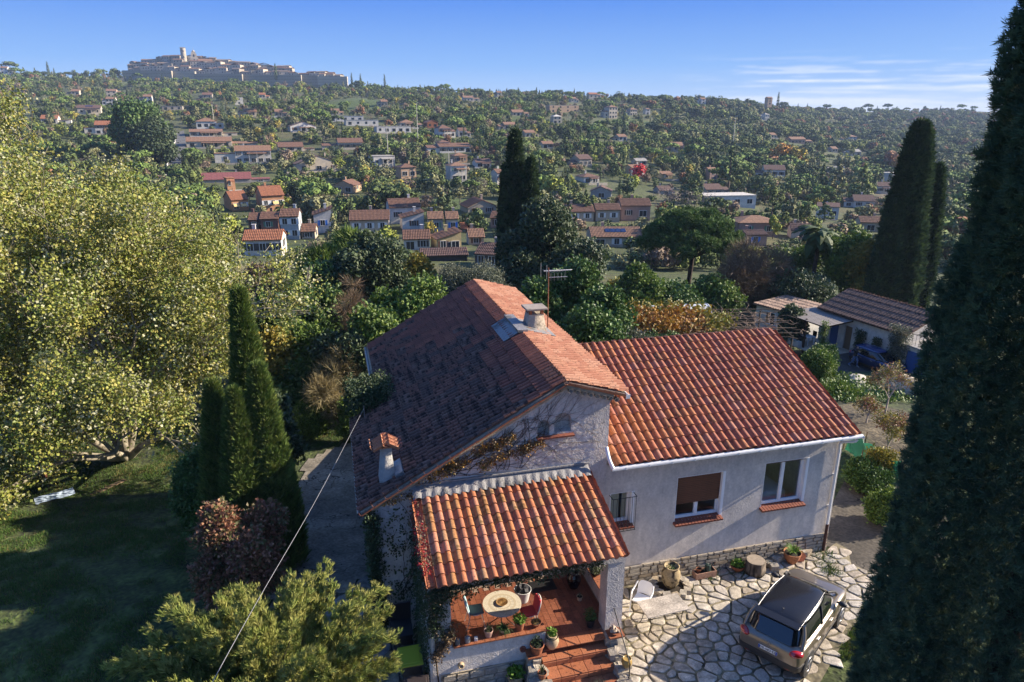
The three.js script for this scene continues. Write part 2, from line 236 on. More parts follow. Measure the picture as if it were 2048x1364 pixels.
// rough stone shapes: unit blocks with worn corners
const stoneGeos = Array.from({ length: 7 }, (_, k) => { const r = Rng(70 + k), g = mergeVertices(new THREE.BoxGeometry(1, 1, 1, 2, 2, 2).deleteAttribute('uv').deleteAttribute('normal')), p = g.attributes.position; for (let i = 0; i < p.count; i++) { const v = V(p.getX(i), p.getY(i), p.getZ(i)), n = Math.abs(v.x * 2) ** 3 + Math.abs(v.y * 2) ** 3 + Math.abs(v.z * 2) ** 3, s = n > 1.5 ? .93 : 1; p.setXYZ(i, v.x * s + r.s() * .045, v.y * s + r.s() * .05, v.z * s + r.s() * .06); } const f = g.toNonIndexed(); f.computeVertexNormals(); return metreUV(toCreasedNormals(f, .9), .5); });
const stoneMats = [[.64, .58, .49], [.57, .52, .45], [.68, .64, .57], [.52, .44, .34], [.60, .56, .52]].map(([a, b, c], i) => std(lin(a, b, c), .92, { map: shifted(stoneT, i * .31, i * .17), bumpMap: roughB, bumpScale: .015 }));

// ---------------------------------------------------------------- the house: x along its front wall, z toward the patio
const house = thing('villa', 'cream rendered villa with three terracotta tiled roofs and a porch', 'house', [3.48, 0, -18.5], 14.64 * Math.PI / 180);
const RIDGE = 7.30;
const leftY = (x) => RIDGE - .1 + (x + 2.06) * .5575, rightY = (x) => RIDGE - .1 - (x + 2.06) * .298;
const shapeOf = (pts) => { const s = new THREE.Shape(); pts.forEach(([x, y], i) => i ? s.lineTo(x, y) : s.moveTo(x, y)); return s; };
const extr = (s, d, z) => { const g = new THREE.ExtrudeGeometry(s, { depth: d, bevelEnabled: false, curveSegments: 10 }); g.translate(0, 0, z); return g; };
{
  const outline = (xl) => [[xl, -2.4], [xl, leftY(xl) - .06], [-2.06, RIDGE - .14], [-.66, rightY(-.66) - .06], [-.66, -2.4]];
  const front = shapeOf(outline(-7.6));
  const arch = (cx, y0, w, h) => { const p = new THREE.Path(); p.moveTo(cx - w / 2, y0); p.lineTo(cx + w / 2, y0); p.lineTo(cx + w / 2, y0 + h - w / 2); p.absarc(cx, y0 + h - w / 2, w / 2, 0, Math.PI, false); p.lineTo(cx - w / 2, y0); return p; };
  front.holes.push(arch(-2.09, 5.70, .52, .60), arch(-2.67, 5.66, .36, .48));
  const door = (x0, x1, y0, y1) => { const p = new THREE.Path(); p.moveTo(x0, y0); p.lineTo(x1, y0); p.lineTo(x1, y1); p.lineTo(x0, y1); p.lineTo(x0, y0); return p; };
  front.holes.push(door(-3.0, -2.0, .92, 3.05), door(-5.7, -4.3, 1.6, 2.95));
  new MB().add(extr(front, .26, -.24)).build('gable_wall', M.wall, house);
  new MB().add(extr(shapeOf(outline(-7.6)), 5.9, -6.15)).add(extr(shapeOf(outline(-6.75)), 6.55, -12.7)).build('main_wall', M.wall, house);
  // niche sill
  new MB().box(-2.33, 5.63, .06, 1.12, .05, .22, 0, .06).build('niche_sill', M.brickSill, house);
  // entrance door and kitchen window under the porch
  const dr = part('door', new MB().box(-2.5, 1.98, -.14, .98, 2.1, .06).geo(), M.darkWood, house); new MB().box(-2.12, 1.95, -.09, .03, .16, .05).build('door_handle', M.iron2, dr);
  const w0 = part('window', new MB().box(-5, 2.28, -.15, 1.38, .07, .06).box(-5, 1.64, -.15, 1.38, .08, .06).box(-5, 2.9, -.15, 1.38, .08, .06).box(-5, 2.27, -.15, .07, 1.3, .07).geo(), M.white, house); new MB().box(-5, 2.28, -.18, 1.36, 1.3, .01).build('pane', M.darkGlass, w0);
  const sl = new MB(); for (let i = 0; i < 22; i++) sl.box(-5.02, 1.5 + i * .066, .05, 1.5, .045, .03, 0, .5); sl.box(-5.78, 2.2, .05, .05, 1.5, .05).box(-4.26, 2.2, .05, .05, 1.5, .05); sl.build('shutter', M.wood, house);
  new MB().box(-3.75, 1.85, .05, .75, 1.2, .05).build('wood_panel', M.wood, house);
  // wing: four walls with openings, floor, ceiling
  const W0 = -.66, W1 = 7.72, TOP = 4.42, BACK = -9.5;
  const fw = shapeOf([[W0 + .002, 0], [W1, 0], [W1, TOP], [W0 + .002, TOP]]);
  fw.holes.push(door(1.75, 3.35, 2.08, 3.66), door(4.87, 6.42, 2.12, 3.74), door(-.5, .22, 2.3, 3.42));
  new MB().add(extr(fw, .3, -.3)).build('wing_wall', M.wallSmooth, house);
  const gy = (z) => TOP + .12 + (z < -4.6 ? (9.2 + z) : -z) * .40;
  const side = new THREE.Shape(); [[0, 0], [9.2, 0], [9.2, TOP], [4.6, TOP + 1.85], [.0, TOP]].forEach(([a, b], i) => i ? side.lineTo(a, b) : side.moveTo(a, b));
  const sg = new THREE.ExtrudeGeometry(side, { depth: .3, bevelEnabled: false }); sg.rotateY(Math.PI / 2); sg.translate(W1 - .3, 0, -.3);
  new MB().add(sg).box((W0 + W1) / 2, TOP / 2, -9.45, W1 - W0 - .62, TOP, .3).build('wing_side_wall', M.wallSmooth, house);
  new MB().box(3.4, .85, -4.8, 8, .1, 8.8).box(3.4, TOP - .04, -4.8, 8, .08, 8.8).box(4.1, 2.6, -2.4, .12, 3.4, 4.2).box(.85, 2.6, -2.4, .12, 3.4, 4.2).box(3.4, 2.6, -4.6, 8, 3.4, .12).build('inner_room', M.room, house);
  new MB().rbox(5.6, 1.75, -1.7, 1.9, .55, 1.6, .12).build('bed', M.linen, house);
  const pvc = (x0, x1, y0, y1, z, n) => { const b = new MB(), cx = (x0 + x1) / 2, cy = (y0 + y1) / 2, w = x1 - x0, h = y1 - y0; b.box(cx, y0 + .045, z, w, .09, .07).box(cx, y1 - .035, z, w, .07, .07).box(x0 + .04, cy, z, .08, h - .162, .07).box(x1 - .04, cy, z, .08, h - .162, .07); if (n > 1) b.box(cx, cy, z + .004, .11, h - .162, .08); const f = part('window', b.geo(), M.white, house); new MB().box(cx, cy, z - .01, w - .1, h - .1, .006).build('pane', M.glass, f); return f; };
  const sill = (x0, x1, y, par) => { const b = new MB(), n = Math.round((x1 - x0) / .11); for (let i = 0; i < n; i++) b.rbox(x0 + (i + .5) * (x1 - x0) / n, y, .02, (x1 - x0) / n - .012, .07, .36, .008, 0, .13); b.box((x0 + x1) / 2, y - .012, .0, x1 - x0 - .01, .055, .34, 0, .13); b.build('sill', M.brickSill, par); };
  const reveal = (x0, x1, y0, y1) => new MB().box(x1 - .006, (y0 + y1) / 2, -.075, .012, y1 - y0, .155).box(x0 + .006, (y0 + y1) / 2, -.075, .012, y1 - y0, .155).box((x0 + x1) / 2, y1 - .006, -.075, x1 - x0 - .03, .012, .155).box(x1 + .045, (y0 + y1) / 2, .004, .09, y1 - y0, .012).build('reveal', M.white, house);
  reveal(1.75, 3.35, 2.08, 3.66); reveal(4.87, 6.42, 2.12, 3.74); reveal(-.5, .22, 2.3, 3.42);
  const wa = pvc(1.76, 3.34, 2.10, 3.65, -.17, 2), wb = pvc(4.88, 6.41, 2.14, 3.73, -.17, 2), wc = pvc(-.49, .21, 2.32, 3.41, -.17, 1);
  sill(1.70, 3.40, 2.05, wa); sill(4.82, 6.47, 2.09, wb); sill(-.56, .28, 2.27, wc);
  const rs = new MB(); for (let i = 0; i < 19; i++) rs.rbox(2.55, 3.63 - i * .054, -.105, 1.56, .05, .022, .008); rs.build('roller_shutter', std(lin(.225, .088, .04), .65, { map: woodT }), wa);
  new MB().box(2.55, 3.645, -.2, 1.58, .03, .2).build('shutter_box', M.white, wa); new MB().box(5.65, 3.70, -.08, 1.53, .06, .06).build('shutter_end', M.wood, wb);
  new MB().box(-.3, 2.86, -.215, .36, 1.0, .02).box(.08, 2.86, -.215, .2, 1.0, .02).build('curtain', std(lin(.42, .36, .22), .9), wc);
  const gr = new MB(); for (let i = 0; i < 7; i++) gr.span(V(-.5 + i * .125, 2.22, .27), V(-.5 + i * .125, 3.38, .27), .009, .009, 5); for (const y of [2.22, 3.38]) { gr.span(V(-.52, y, .27), V(.27, y, .27), .011); gr.span(V(.27, y, .27), V(.27, y, 0), .011); gr.span(V(-.52, y, .27), V(-.52, y, 0), .011); } gr.build('window_grille', M.iron, house);
  // stone plinth along the front of the wing
  const pl = new MB().box((W1 - 1.0) / 2, .35, .012, W1 + 1.0, .70, .03).build('plinth', M.mortar, house); const r = Rng(11);
  for (let j = 0, y = .03; j < 5; j++) { const h = [.17, .14, .13, .13, .11][j]; let x = -1.0 + r() * .2; while (x < W1 - .12) { const w = Math.min(r.r(.2, .5), W1 - x - .01); const s = part('stone', r.pick(stoneGeos), r.pick(stoneMats), pl); s.position.set(x + w / 2, y + h / 2, .035); s.scale.set(w - .022, h - .018, .07 + r() * .03); x += w; } y += h; }
}
{ // roofs
  const a29 = Math.atan(.5575), a17 = Math.atan(.298), c29 = Math.cos(a29), s29 = Math.sin(a29), c17 = Math.cos(a17), s17 = Math.sin(a17);
  const flat = (x, y, z) => V(x, y, z);
  const deck = (pts, t = .07) => { const n = pts[1].clone().sub(pts[0]).cross(pts[2].clone().sub(pts[0])).normalize(); if (n.y < 0) n.negate(); const P = [], lo = pts.map((p) => p.clone().addScaledVector(n, -t)); const q = (a, b, c, d) => [a, b, c, a, c, d].forEach((v) => P.push(v.x, v.y, v.z)); q(...pts); q(...[...lo].reverse()); for (let i = 0; i < 4; i++) q(pts[i], lo[i], lo[(i + 1) % 4], pts[(i + 1) % 4]); const g = new THREE.BufferGeometry(); g.setAttribute('position', new THREE.Float32BufferAttribute(P, 3)); g.computeVertexNormals(); return g; };
  // main roof
  const yl = (x) => RIDGE + (x + 2.06) * .5575, yr = (x) => RIDGE - (x + 2.06) * .298;
  const XR = -2.06, XL = -7.93, XL2 = -7.03, XE = -.26, ZF = .14, ZM = -6.1, ZB = -12.85;
  const main = new MB().add(deck([flat(XR, RIDGE, ZF), flat(XL, yl(XL), ZF), flat(XL, yl(XL), ZM), flat(XR, RIDGE, ZM)])).add(deck([flat(XR, RIDGE, ZM - .001), flat(XL2, yl(XL2), ZM - .001), flat(XL2, yl(XL2), ZB), flat(XR, RIDGE, ZB)])).add(deck([flat(XR, RIDGE - .001, ZB), flat(XE, yr(XE), ZB), flat(XE, yr(XE), ZF), flat(XR, RIDGE - .001, ZF)])).build('main_roof', M.mortar, house);
  const T2 = [tileGeo(.42, .46, 2, .078, .36, .055), tileGeo(.42, .45, 2, .072, .38, .05)];
  const dn = V(-c29, -s29, 0), full = (XR - XL) / c29, part2 = (XR - XL2) / c29;
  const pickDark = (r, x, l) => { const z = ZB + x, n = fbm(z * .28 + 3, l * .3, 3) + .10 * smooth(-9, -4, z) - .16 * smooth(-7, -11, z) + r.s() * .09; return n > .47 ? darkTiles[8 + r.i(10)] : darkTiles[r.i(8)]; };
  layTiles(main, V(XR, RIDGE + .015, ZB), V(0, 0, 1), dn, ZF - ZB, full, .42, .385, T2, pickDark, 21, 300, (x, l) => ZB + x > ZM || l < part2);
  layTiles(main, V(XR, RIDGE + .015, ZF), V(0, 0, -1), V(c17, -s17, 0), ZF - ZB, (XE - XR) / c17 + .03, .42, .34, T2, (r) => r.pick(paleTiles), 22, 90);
  capRow(main, 'ridge_tile', V(XR, RIDGE + .03, ZB), V(XR, RIDGE + .03, ZF), .10, .42, [...paleTiles, ...warmTiles.slice(0, 4)], 23);
  capRow(main, 'verge_tile', V(XR - .08, yl(XR - .08) + .03, ZF + .02), V(XL, yl(XL) + .03, ZF + .02), .12, .42, [darkTiles[2], darkTiles[6], warmTiles[8], warmTiles[3]], 24, V(-.2, 1, .25));
  capRow(main, 'verge_tile', V(XR + .05, yr(XR + .05) + .02, ZF + .02), V(XE, yr(XE) + .02, ZF + .02), .11, .4, paleTiles, 25);
  capRow(main, 'verge_tile', V(XR - .08, yl(XR - .08) + .03, ZB), V(XL2, yl(XL2) + .03, ZB), .11, .42, warmTiles.slice(2, 8), 26);
  // corbel of mortar and half tiles under the front verge
  { const b = new MB(); for (let x = XR + .1; x < -.55; x += .2) b.add(halfTile(.075, .34), mat4(x, rightY(x) - .09, .12, 0, 0, 0)); b.build('verge_corbel', M.mortar, main);
    const n = new MB(); const v0 = V(XL + .3, leftY(XL + .3) - .02, .06), v1 = V(XR, RIDGE - .13, .06), v2 = V(-.6, rightY(-.6) - .05, .06); n.span(v0, v1, .1, .1, 7).span(v1, v2, .1, .1, 7); n.build('verge_mortar', M.mortar, main); }
  const gut = (pts, r) => new THREE.TubeGeometry(new THREE.CatmullRomCurve3(pts, false, 'catmullrom', 0), 24, r, 8);
  new MB().add(gut([V(XE + .06, yr(XE) - .06, ZF + .06), V(XE + .06, yr(XE) - .02, ZB)], .055)).box(XE + .05, yr(XE) - .06, ZF + .12, .13, .12, .02).build('gutter', M.whiteMetal, main);
  new MB().add(gut([V(XL - .05, yl(XL) - .06, ZF), V(XL - .05, yl(XL) - .03, ZM)], .055)).add(gut([V(XL2 - .05, yl(XL2) - .06, ZM), V(XL2 - .05, yl(XL2) - .03, ZB)], .055)).build('gutter', M.zinc, main);
  // saddle flashing beside the roof chimney
  { const b = new MB(); b.box(-2.06, RIDGE + .13, -5.4, .35, .09, 2.0, 0, 0, 0).box(-2.45, yl(-2.45) + .155, -5.4, .62, .03, 1.9, 0, 0, a29).box(-1.4, yr(-1.4) + .15, -5.35, 1.25, .03, 1.5, 0, 0, -a17); b.build('flashing', M.lead, main); }
  // wing roof
  const EY = 4.56, RY = 6.58, EZ = .34, RZ = -4.72, sl = Math.hypot(EZ - RZ, RY - EY), wx0 = -.62, wx1 = 8.02;
  const wing = new MB().add(deck([V(wx0, RY, RZ), V(wx0, EY, EZ), V(wx1, EY, EZ), V(wx1, RY, RZ)])).add(deck([V(wx1, RY - .002, RZ), V(wx1, EY, 2 * RZ - EZ), V(wx0, EY, 2 * RZ - EZ), V(wx0, RY - .002, RZ)])).build('wing_roof', M.terracotta, house);
  const T1 = [tileGeo(.262, .44, 1, .078, .36, .036), tileGeo(.262, .43, 1, .074, .36, .034)];
  const dw = V(0, (EY - RY) / sl, (EZ - RZ) / sl);
  layTiles(wing, V(wx0 + .02, RY + .02, RZ), V(1, 0, 0), dw, wx1 - wx0 - .16, sl + .05, .262, .385, T1, (r, x) => (x < 2.5 && r() < .4) ? wingTiles[11 + r.i(2)] : r.pick(wingTiles), 31, 300);
  layTiles(wing, V(wx1, RY + .01, RZ), V(-1, 0, 0), V(0, (EY - RY) / sl, -(EZ - RZ) / sl), wx1 - wx0, sl, .262, .385, T1.slice(0, 1), (r) => r.pick(wingTiles), 32, 0);
  capRow(wing, 'ridge_tile', V(wx0, RY + .055, RZ), V(wx1, RY + .055, RZ), .12, .42, [...warmTiles.slice(3, 8), ...paleTiles.slice(6)], 33);
  capRow(wing, 'verge_tile', V(wx1 - .07, RY + .05, RZ + .05), V(wx1 - .07, EY + .05, EZ), .11, .385, [wingTiles[3], wingTiles[6], wingTiles[8], warmTiles[6]], 34);
  { // gutter and downpipes
    const half = new THREE.CylinderGeometry(.06, .06, wx1 - wx0 + .1, 12, 1, true, Math.PI, Math.PI); half.rotateZ(Math.PI / 2); half.rotateX(0);
    const b = new MB(); b.add(half, mat4((wx0 + wx1) / 2, EY - .05, EZ + .06, Math.PI, 0, 0)).box((wx0 + wx1) / 2, EY - .07, EZ + .12, wx1 - wx0 + .1, .05, .012).box((wx0 + wx1) / 2, EY - .10, EZ + .05, wx1 - wx0 + .1, .012, .12);
    for (let x = wx0 + .4; x < wx1; x += .75) b.box(x, EY - .065, EZ + .13, .03, .08, .012); b.box(wx1 + .05, EY - .09, EZ + .08, .012, .12, .15); b.build('gutter', M.whiteMetal, wing);
    new MB().tube([[wx0 - .12, EY + .52, EZ - .25], [wx0 - .1, EY + .2, EZ - .02], [wx0 - .02, EY - .02, EZ + .1]], .06, 12, 8).build('gutter_return', M.whiteMetal, wing);
    new MB().tube([[wx1 - .15, EY - .13, EZ + .08], [wx1 - .18, EY - .22, EZ + .05], [7.55, EY - .38, .09], [7.55, EY - .6, .075]], .045, 16, 8).span(V(7.55, EY - .58, .075), V(7.55, 1.05, .075), .045, .045, 10).box(7.55, 3, .03, .14, .04, .05).box(7.55, 1.8, .03, .14, .04, .05).build('downpipe', M.whiteMetal, wing);
    new MB().span(V(7.55, 1.1, .09), V(7.55, .06, .09), .052, .052, 10).build('downpipe_foot', std(lin(.09, .035, .025), .7, { map: speckT }), wing);
  }
  // porch roof
  const px0 = -6.5, px1 = -1.28, PT = 4.38, PB = 3.5, PZ = 3.05, psl = Math.hypot(PZ - .05, PT - PB), dp = V(0, (PB - PT) / psl, (PZ - .05) / psl);
  const porch = new MB().add(deck([V(px0, PT, .05), V(px0, PB, PZ), V(px1, PB, PZ), V(px1, PT, .05)])).build('porch_roof', M.terracotta, house);
  layTiles(porch, V(px0 + .2, PT + .02, .05).addScaledVector(dp, .16), V(1, 0, 0), dp, px1 - px0 - .36, psl - .1, .262, .345, T1, (r, x) => r.pick(warmTiles), 41, 300);
  capRow(porch, 'verge_tile', V(px0 + .07, PT + .05, .2), V(px0 + .07, PB + .05, PZ + .03), .12, .345, warmTiles.slice(0, 9), 42);
  capRow(porch, 'verge_tile', V(px1 - .07, PT + .05, .2), V(px1 - .07, PB + .05, PZ + .03), .12, .345, warmTiles.slice(0, 9), 43);
  { // lead flashing dressed over the tiles
    const P = [], I = [], N = 80, r = Rng(5); for (let i = 0; i <= N; i++) { const x = px0 + (px1 - px0) * i / N, w = Math.abs(Math.sin(i / N * (px1 - px0) / .262 * Math.PI)); P.push(x, PT + .22, .03, x, PT + .15, .06, x, PT + .10 + w * .045, .16 + r() * .02, x, PT - .02 + w * .07, .40 + r() * .05); } for (let i = 0; i < N; i++) for (let k = 0; k < 3; k++) { const a = i * 4 + k; I.push(a, a + 1, a + 4, a + 4, a + 1, a + 5); }
    const g = new THREE.BufferGeometry(); g.setAttribute('position', new THREE.Float32BufferAttribute(P, 3)); g.setIndex(I); g.computeVertexNormals(); new MB().add(g).box((px0 + px1) / 2, PT + .235, .05, px1 - px0, .04, .07).build('flashing', M.lead, porch); }
}
{ // chimneys
  const c = new MB(); c.add(new THREE.CylinderGeometry(.21, .34, .85, 4, 1), mat4(-7.1, 5.0, -.62, 0, Math.PI / 4, 0)).box(-7.1, 5.50, -.62, .32, .24, .32); const ch = c.build('chimney', std(lin(.36, .365, .38), .7, { map: stainT, bumpMap: roughB, bumpScale: .02 }), house);
  const cap = new MB(); cap.box(-7.1, 5.63, -.62, .46, .04, .46); cap.add(halfTile(.10, .72), mat4(-7.1, 5.83, -.62, 0, 0, 0)); for (const s of [-1, 1]) for (const q of [-1, 0, 1]) cap.add(halfTile(.115, .42), mat4(-7.1 + s * .2, 5.745, -.62 + q * .22, 0, s * Math.PI / 2, 0).multiply(mat4(0, 0, 0, .5))); cap.build('chimney_cap', paleTiles[0], ch);
  const fl = new MB(); fl.box(-7.12, 4.49, -.62, 1.05, .03, 1.15, 0, 0, Math.atan(.5575)).box(-6.75, 4.78, -.62, .25, .25, .8, 0, 0, .5); fl.build('flashing', std(lin(.30, .33, .38), .55, { metalness: .5, map: stainT }), ch);
  const d = new MB(); d.add(new THREE.CylinderGeometry(.38, .52, .62, 4, 1), mat4(-1.35, 7.40, -5.45, 0, Math.PI / 4, 0)).box(-1.35, 7.72, -5.45, .54, .06, .54); const ch2 = d.build('chimney', std(lin(.42, .37, .32), .9, { map: stainT, bumpMap: roughB, bumpScale: .02 }), house);
  const q = new MB(); for (const [x, z] of [[-.21, -.21], [.21, -.21], [-.21, .21], [.21, .21]]) q.box(-1.35 + x, 7.83, -5.45 + z, .1, .17, .1); q.build('chimney_brick', M.terracotta, ch2); new MB().rbox(-1.35, 7.95, -5.45, .78, .07, .74, .015).build('chimney_cap', std(lin(.33, .29, .26), .9, { map: stainT }), ch2);
}
{ // porch: terrace, steps, low walls, pier, pillar, beam
  const F = .9, x0 = -6.45, x1 = -1.22, z1 = 2.83;
  new MB().box((x0 + x1) / 2 + .0, (F - .04) / 2, 1.40, x1 - x0 - .02, F - .04, 2.78).build('terrace_base', M.wall, house);
  new MB().box(x0 - .01, .2, 1.42, .1, 1.9, 2.86).box(x0 + .13, 2.2, 1.2, .26, 2.55, 2.35).box(x0 + .26, 2.16, z1 - .24, .52, 2.5, .48).box((x0 - 3.42) / 2, .70, z1 - .06, -3.42 - x0, 1.38, .18).build('porch_wall', M.wall, house);
  new MB().box(-1.46, 2.15, z1 - .26, .48, 2.52, .48).build('pillar', M.wall, house);
  new MB().box(x1 - .09, 1.15, 1.3, .18, .5, 2.5).build('side_wall', M.wall, house);
  new MB().box((x0 + x1) / 2, 3.27, z1 - .15, x1 - x0 + .02, .3, .3).box((x0 + x1) / 2, 3.95, 1.3, x1 - x0 - .1, .03, 2.6, 0, .29).build('porch_beam', M.wall, house);
  const cop = new MB(); for (let i = 0; i < 9; i++) cop.box(-5.9 + .277 * (i + .5), 1.415, z1 - .07, .268, .035, .3); cop.build('coping', M.terracotta, house); const cop2 = new MB(); for (let i = 0; i < 7; i++) cop2.box(x1 - .09, 1.42, .25 + i * .3, .26, .035, .29); cop2.build('coping', M.terracotta, house);
  // floor tiles
  const fl = new MB().box((x0 + x1) / 2, F - .03, 1.42, x1 - x0 - .05, .03, 2.8).build('terrace_floor', std(lin(.30, .22, .17), .9), house), r = Rng(77);
  const tm = [[.235, .08, .043], [.27, .095, .05], [.21, .072, .042], [.30, .11, .06]].map(([a, b, c], i) => std(lin(a, b, c), .5, { map: shifted(speckT, i * .23, i * .4) })), tg = metreUV(new RoundedBoxGeometry(.166, .022, .326, 1, .006));
  for (let i = 0; i < 29; i++) for (let j = 0; j < 9; j++) { const x = x0 + .38 + (i + .5) * .172, z = .1 + (j + .5) * .332 - (i % 2) * .166; if (z > z1 - .06 || z < .15 || x > x1 - .28 || (z > z1 - .3 && x > -1.75)) continue; if (x < -3.35 && z > z1 - .22) continue; const t = part('tile', tg, r.pick(tm), fl); t.position.set(x, F - .009 + r() * .002, z); }
  // steps
  const st = new MB(), n = 4; for (let k = 0; k < n; k++) { const y = F - (k + 1) * .18; st.box(-2.68, y / 2 + .0, z1 + .21 + k * .42, 1.86, y + .001, .418); } const steps = st.build('steps', M.terracotta, house);
  const sg = metreUV(new RoundedBoxGeometry(.362, .03, .40, 1, .008)), sg2 = metreUV(new RoundedBoxGeometry(.362, .145, .02, 1, .006)), stm = [[.42, .15, .065], [.38, .13, .06], [.45, .17, .08]].map(([a, b, c], i) => std(lin(a, b, c), .6, { map: shifted(speckT, i * .3, .2) }));
  for (let k = -1; k < n; k++) for (let i = 0; i < 5; i++) { const y = F - (k + 1) * .18, x = -2.68 + (i - 2) * .37; if (k >= 0) { const t = part('step_tile', sg, r.pick(stm), steps); t.position.set(x, y + .012, z1 + .225 + k * .42); } if (k < n - 1) { const s = part('riser_tile', sg2, r.pick(stm), steps); s.position.set(x, y - .09, z1 + .43 + k * .42 - (k < 0 ? .0 : 0)); } if (k < 0) { const t = part('step_tile', sg, r.pick(stm), steps); t.position.set(x, F + .008, z1 - .18 + .2); } }
  // rough stone cheeks of the steps
  const ck = (cx, len, hs, name) => { const core = new MB(); for (let k = 0; k < len; k++) core.box(cx, hs[k] / 2 - .03, z1 + .2 + k * .36, .26, hs[k] - .1, .36); const c = core.build(name, M.mortar, house); for (let k = 0; k < len; k++) for (let q = 0; q < 12; q++) { const s = part('stone', r.pick(stoneGeos), r.pick(stoneMats), c); const y = (.5 + Math.floor(q / 3)) / 4 * hs[k]; s.position.set(cx + [-.12, .0, .12][q % 3] + r.s() * .03, Math.min(y, hs[k] - .05), z1 + .2 + k * .36 + r.s() * .06); s.scale.set(r.r(.2, .3), hs[k] / 4 * 1.05, r.r(.26, .36)); s.rotation.set(r.s() * .2, r.s() * .4, r.s() * .2); } };
  ck(-3.78, 5, [.86, .72, .58, .42, .3], 'step_cheek'); ck(-1.56, 5, [1.0, .8, .62, .45, .3], 'step_cheek');
  new MB().box(-3.74, .90, z1 + .22, .52, .04, .36).build('cheek_slab', M.terracotta, house); new MB().box(-1.5, 1.03, z1 + .22, .44, .04, .34).build('cheek_slab', M.terracotta, house);
  // masonry at the foot of the terrace wall
  const base = new MB().box(-4.9, .3, z1 + .045, 2.7, .6, .03).build('terrace_plinth', M.mortar, house); for (let j = 0, y = .0; j < 3; j++) { let x = -6.2; while (x < -3.7) { const w = r.r(.22, .45); const s = part('stone', r.pick(stoneGeos), r.pick(stoneMats), base); s.position.set(x + w / 2, y + .095, z1 + .07); s.scale.set(w - .025, .17, .08); x += w; } y += .19; }
  // clay vents in the wall
  new MB().lathe([[.0, 0], [.085, 0], [.085, .07], [.055, .07], [.05, .02], [0, .02]], 0, 0, 0, 14).build('wall_vent', M.brickSill, house).applyMatrix4(mat4(-4.05, .95, z1 + .02, Math.PI / 2)); new MB().lathe([[.0, 0], [.085, 0], [.075, .1], [.05, .1], [.05, .02], [0, .02]], 0, 0, 0, 14).build('wall_vent', M.paleClay, house).applyMatrix4(mat4(-5.72, .82, z1 + .02, Math.PI / 2));
  // handrail
  new MB().span(V(-1.45, 1.75, z1 - .2), V(-1.52, .95, z1 + 1.25), .016, .016, 6).span(V(-1.52, .95, z1 + 1.25), V(-1.52, .3, z1 + 1.25), .016, .016, 6).build('handrail', M.iron, house);
}
// ---------------------------------------------------------------- paving, drives, lawn
const flatPoly = (pts, y) => { const s = shapeOf(pts.map(([x, z]) => [x, -z])); const g = new THREE.ShapeGeometry(s); g.rotateX(-Math.PI / 2); g.translate(0, y, 0); return metreUV(g); };
const groundPts = (list) => list.map(([u, v]) => { const r = look(u, v), t = EYE / -r[1]; return [r[0] * t, -r[2] * t]; });
const drape = (poly, dy, st = .5) => { const xs = poly.map((p) => p[0]), zs = poly.map((p) => p[1]), P = []; for (let x = Math.min(...xs); x < Math.max(...xs); x += st) for (let z = Math.min(...zs); z < Math.max(...zs); z += st) { if (!inPoly(poly, x + st / 2, z + st / 2)) continue; const q = [[x, z], [x, z + st], [x + st, z], [x + st, z], [x, z + st], [x + st, z + st]]; q.forEach(([a, b]) => P.push(a, hgt(a, b) + dy, b)); } const g = new THREE.BufferGeometry(); g.setAttribute('position', new THREE.Float32BufferAttribute(P, 3)); const m = mergeVertices(g); m.computeVertexNormals(); return metreUV(m); };
function inPoly(p, x, z) { let c = false; for (let i = 0, j = p.length - 1; i < p.length; j = i++) { if ((p[i][1] > z) !== (p[j][1] > z) && x < (p[j][0] - p[i][0]) * (z - p[i][1]) / (p[j][1] - p[i][1]) + p[i][0]) c = !c; } return c; }
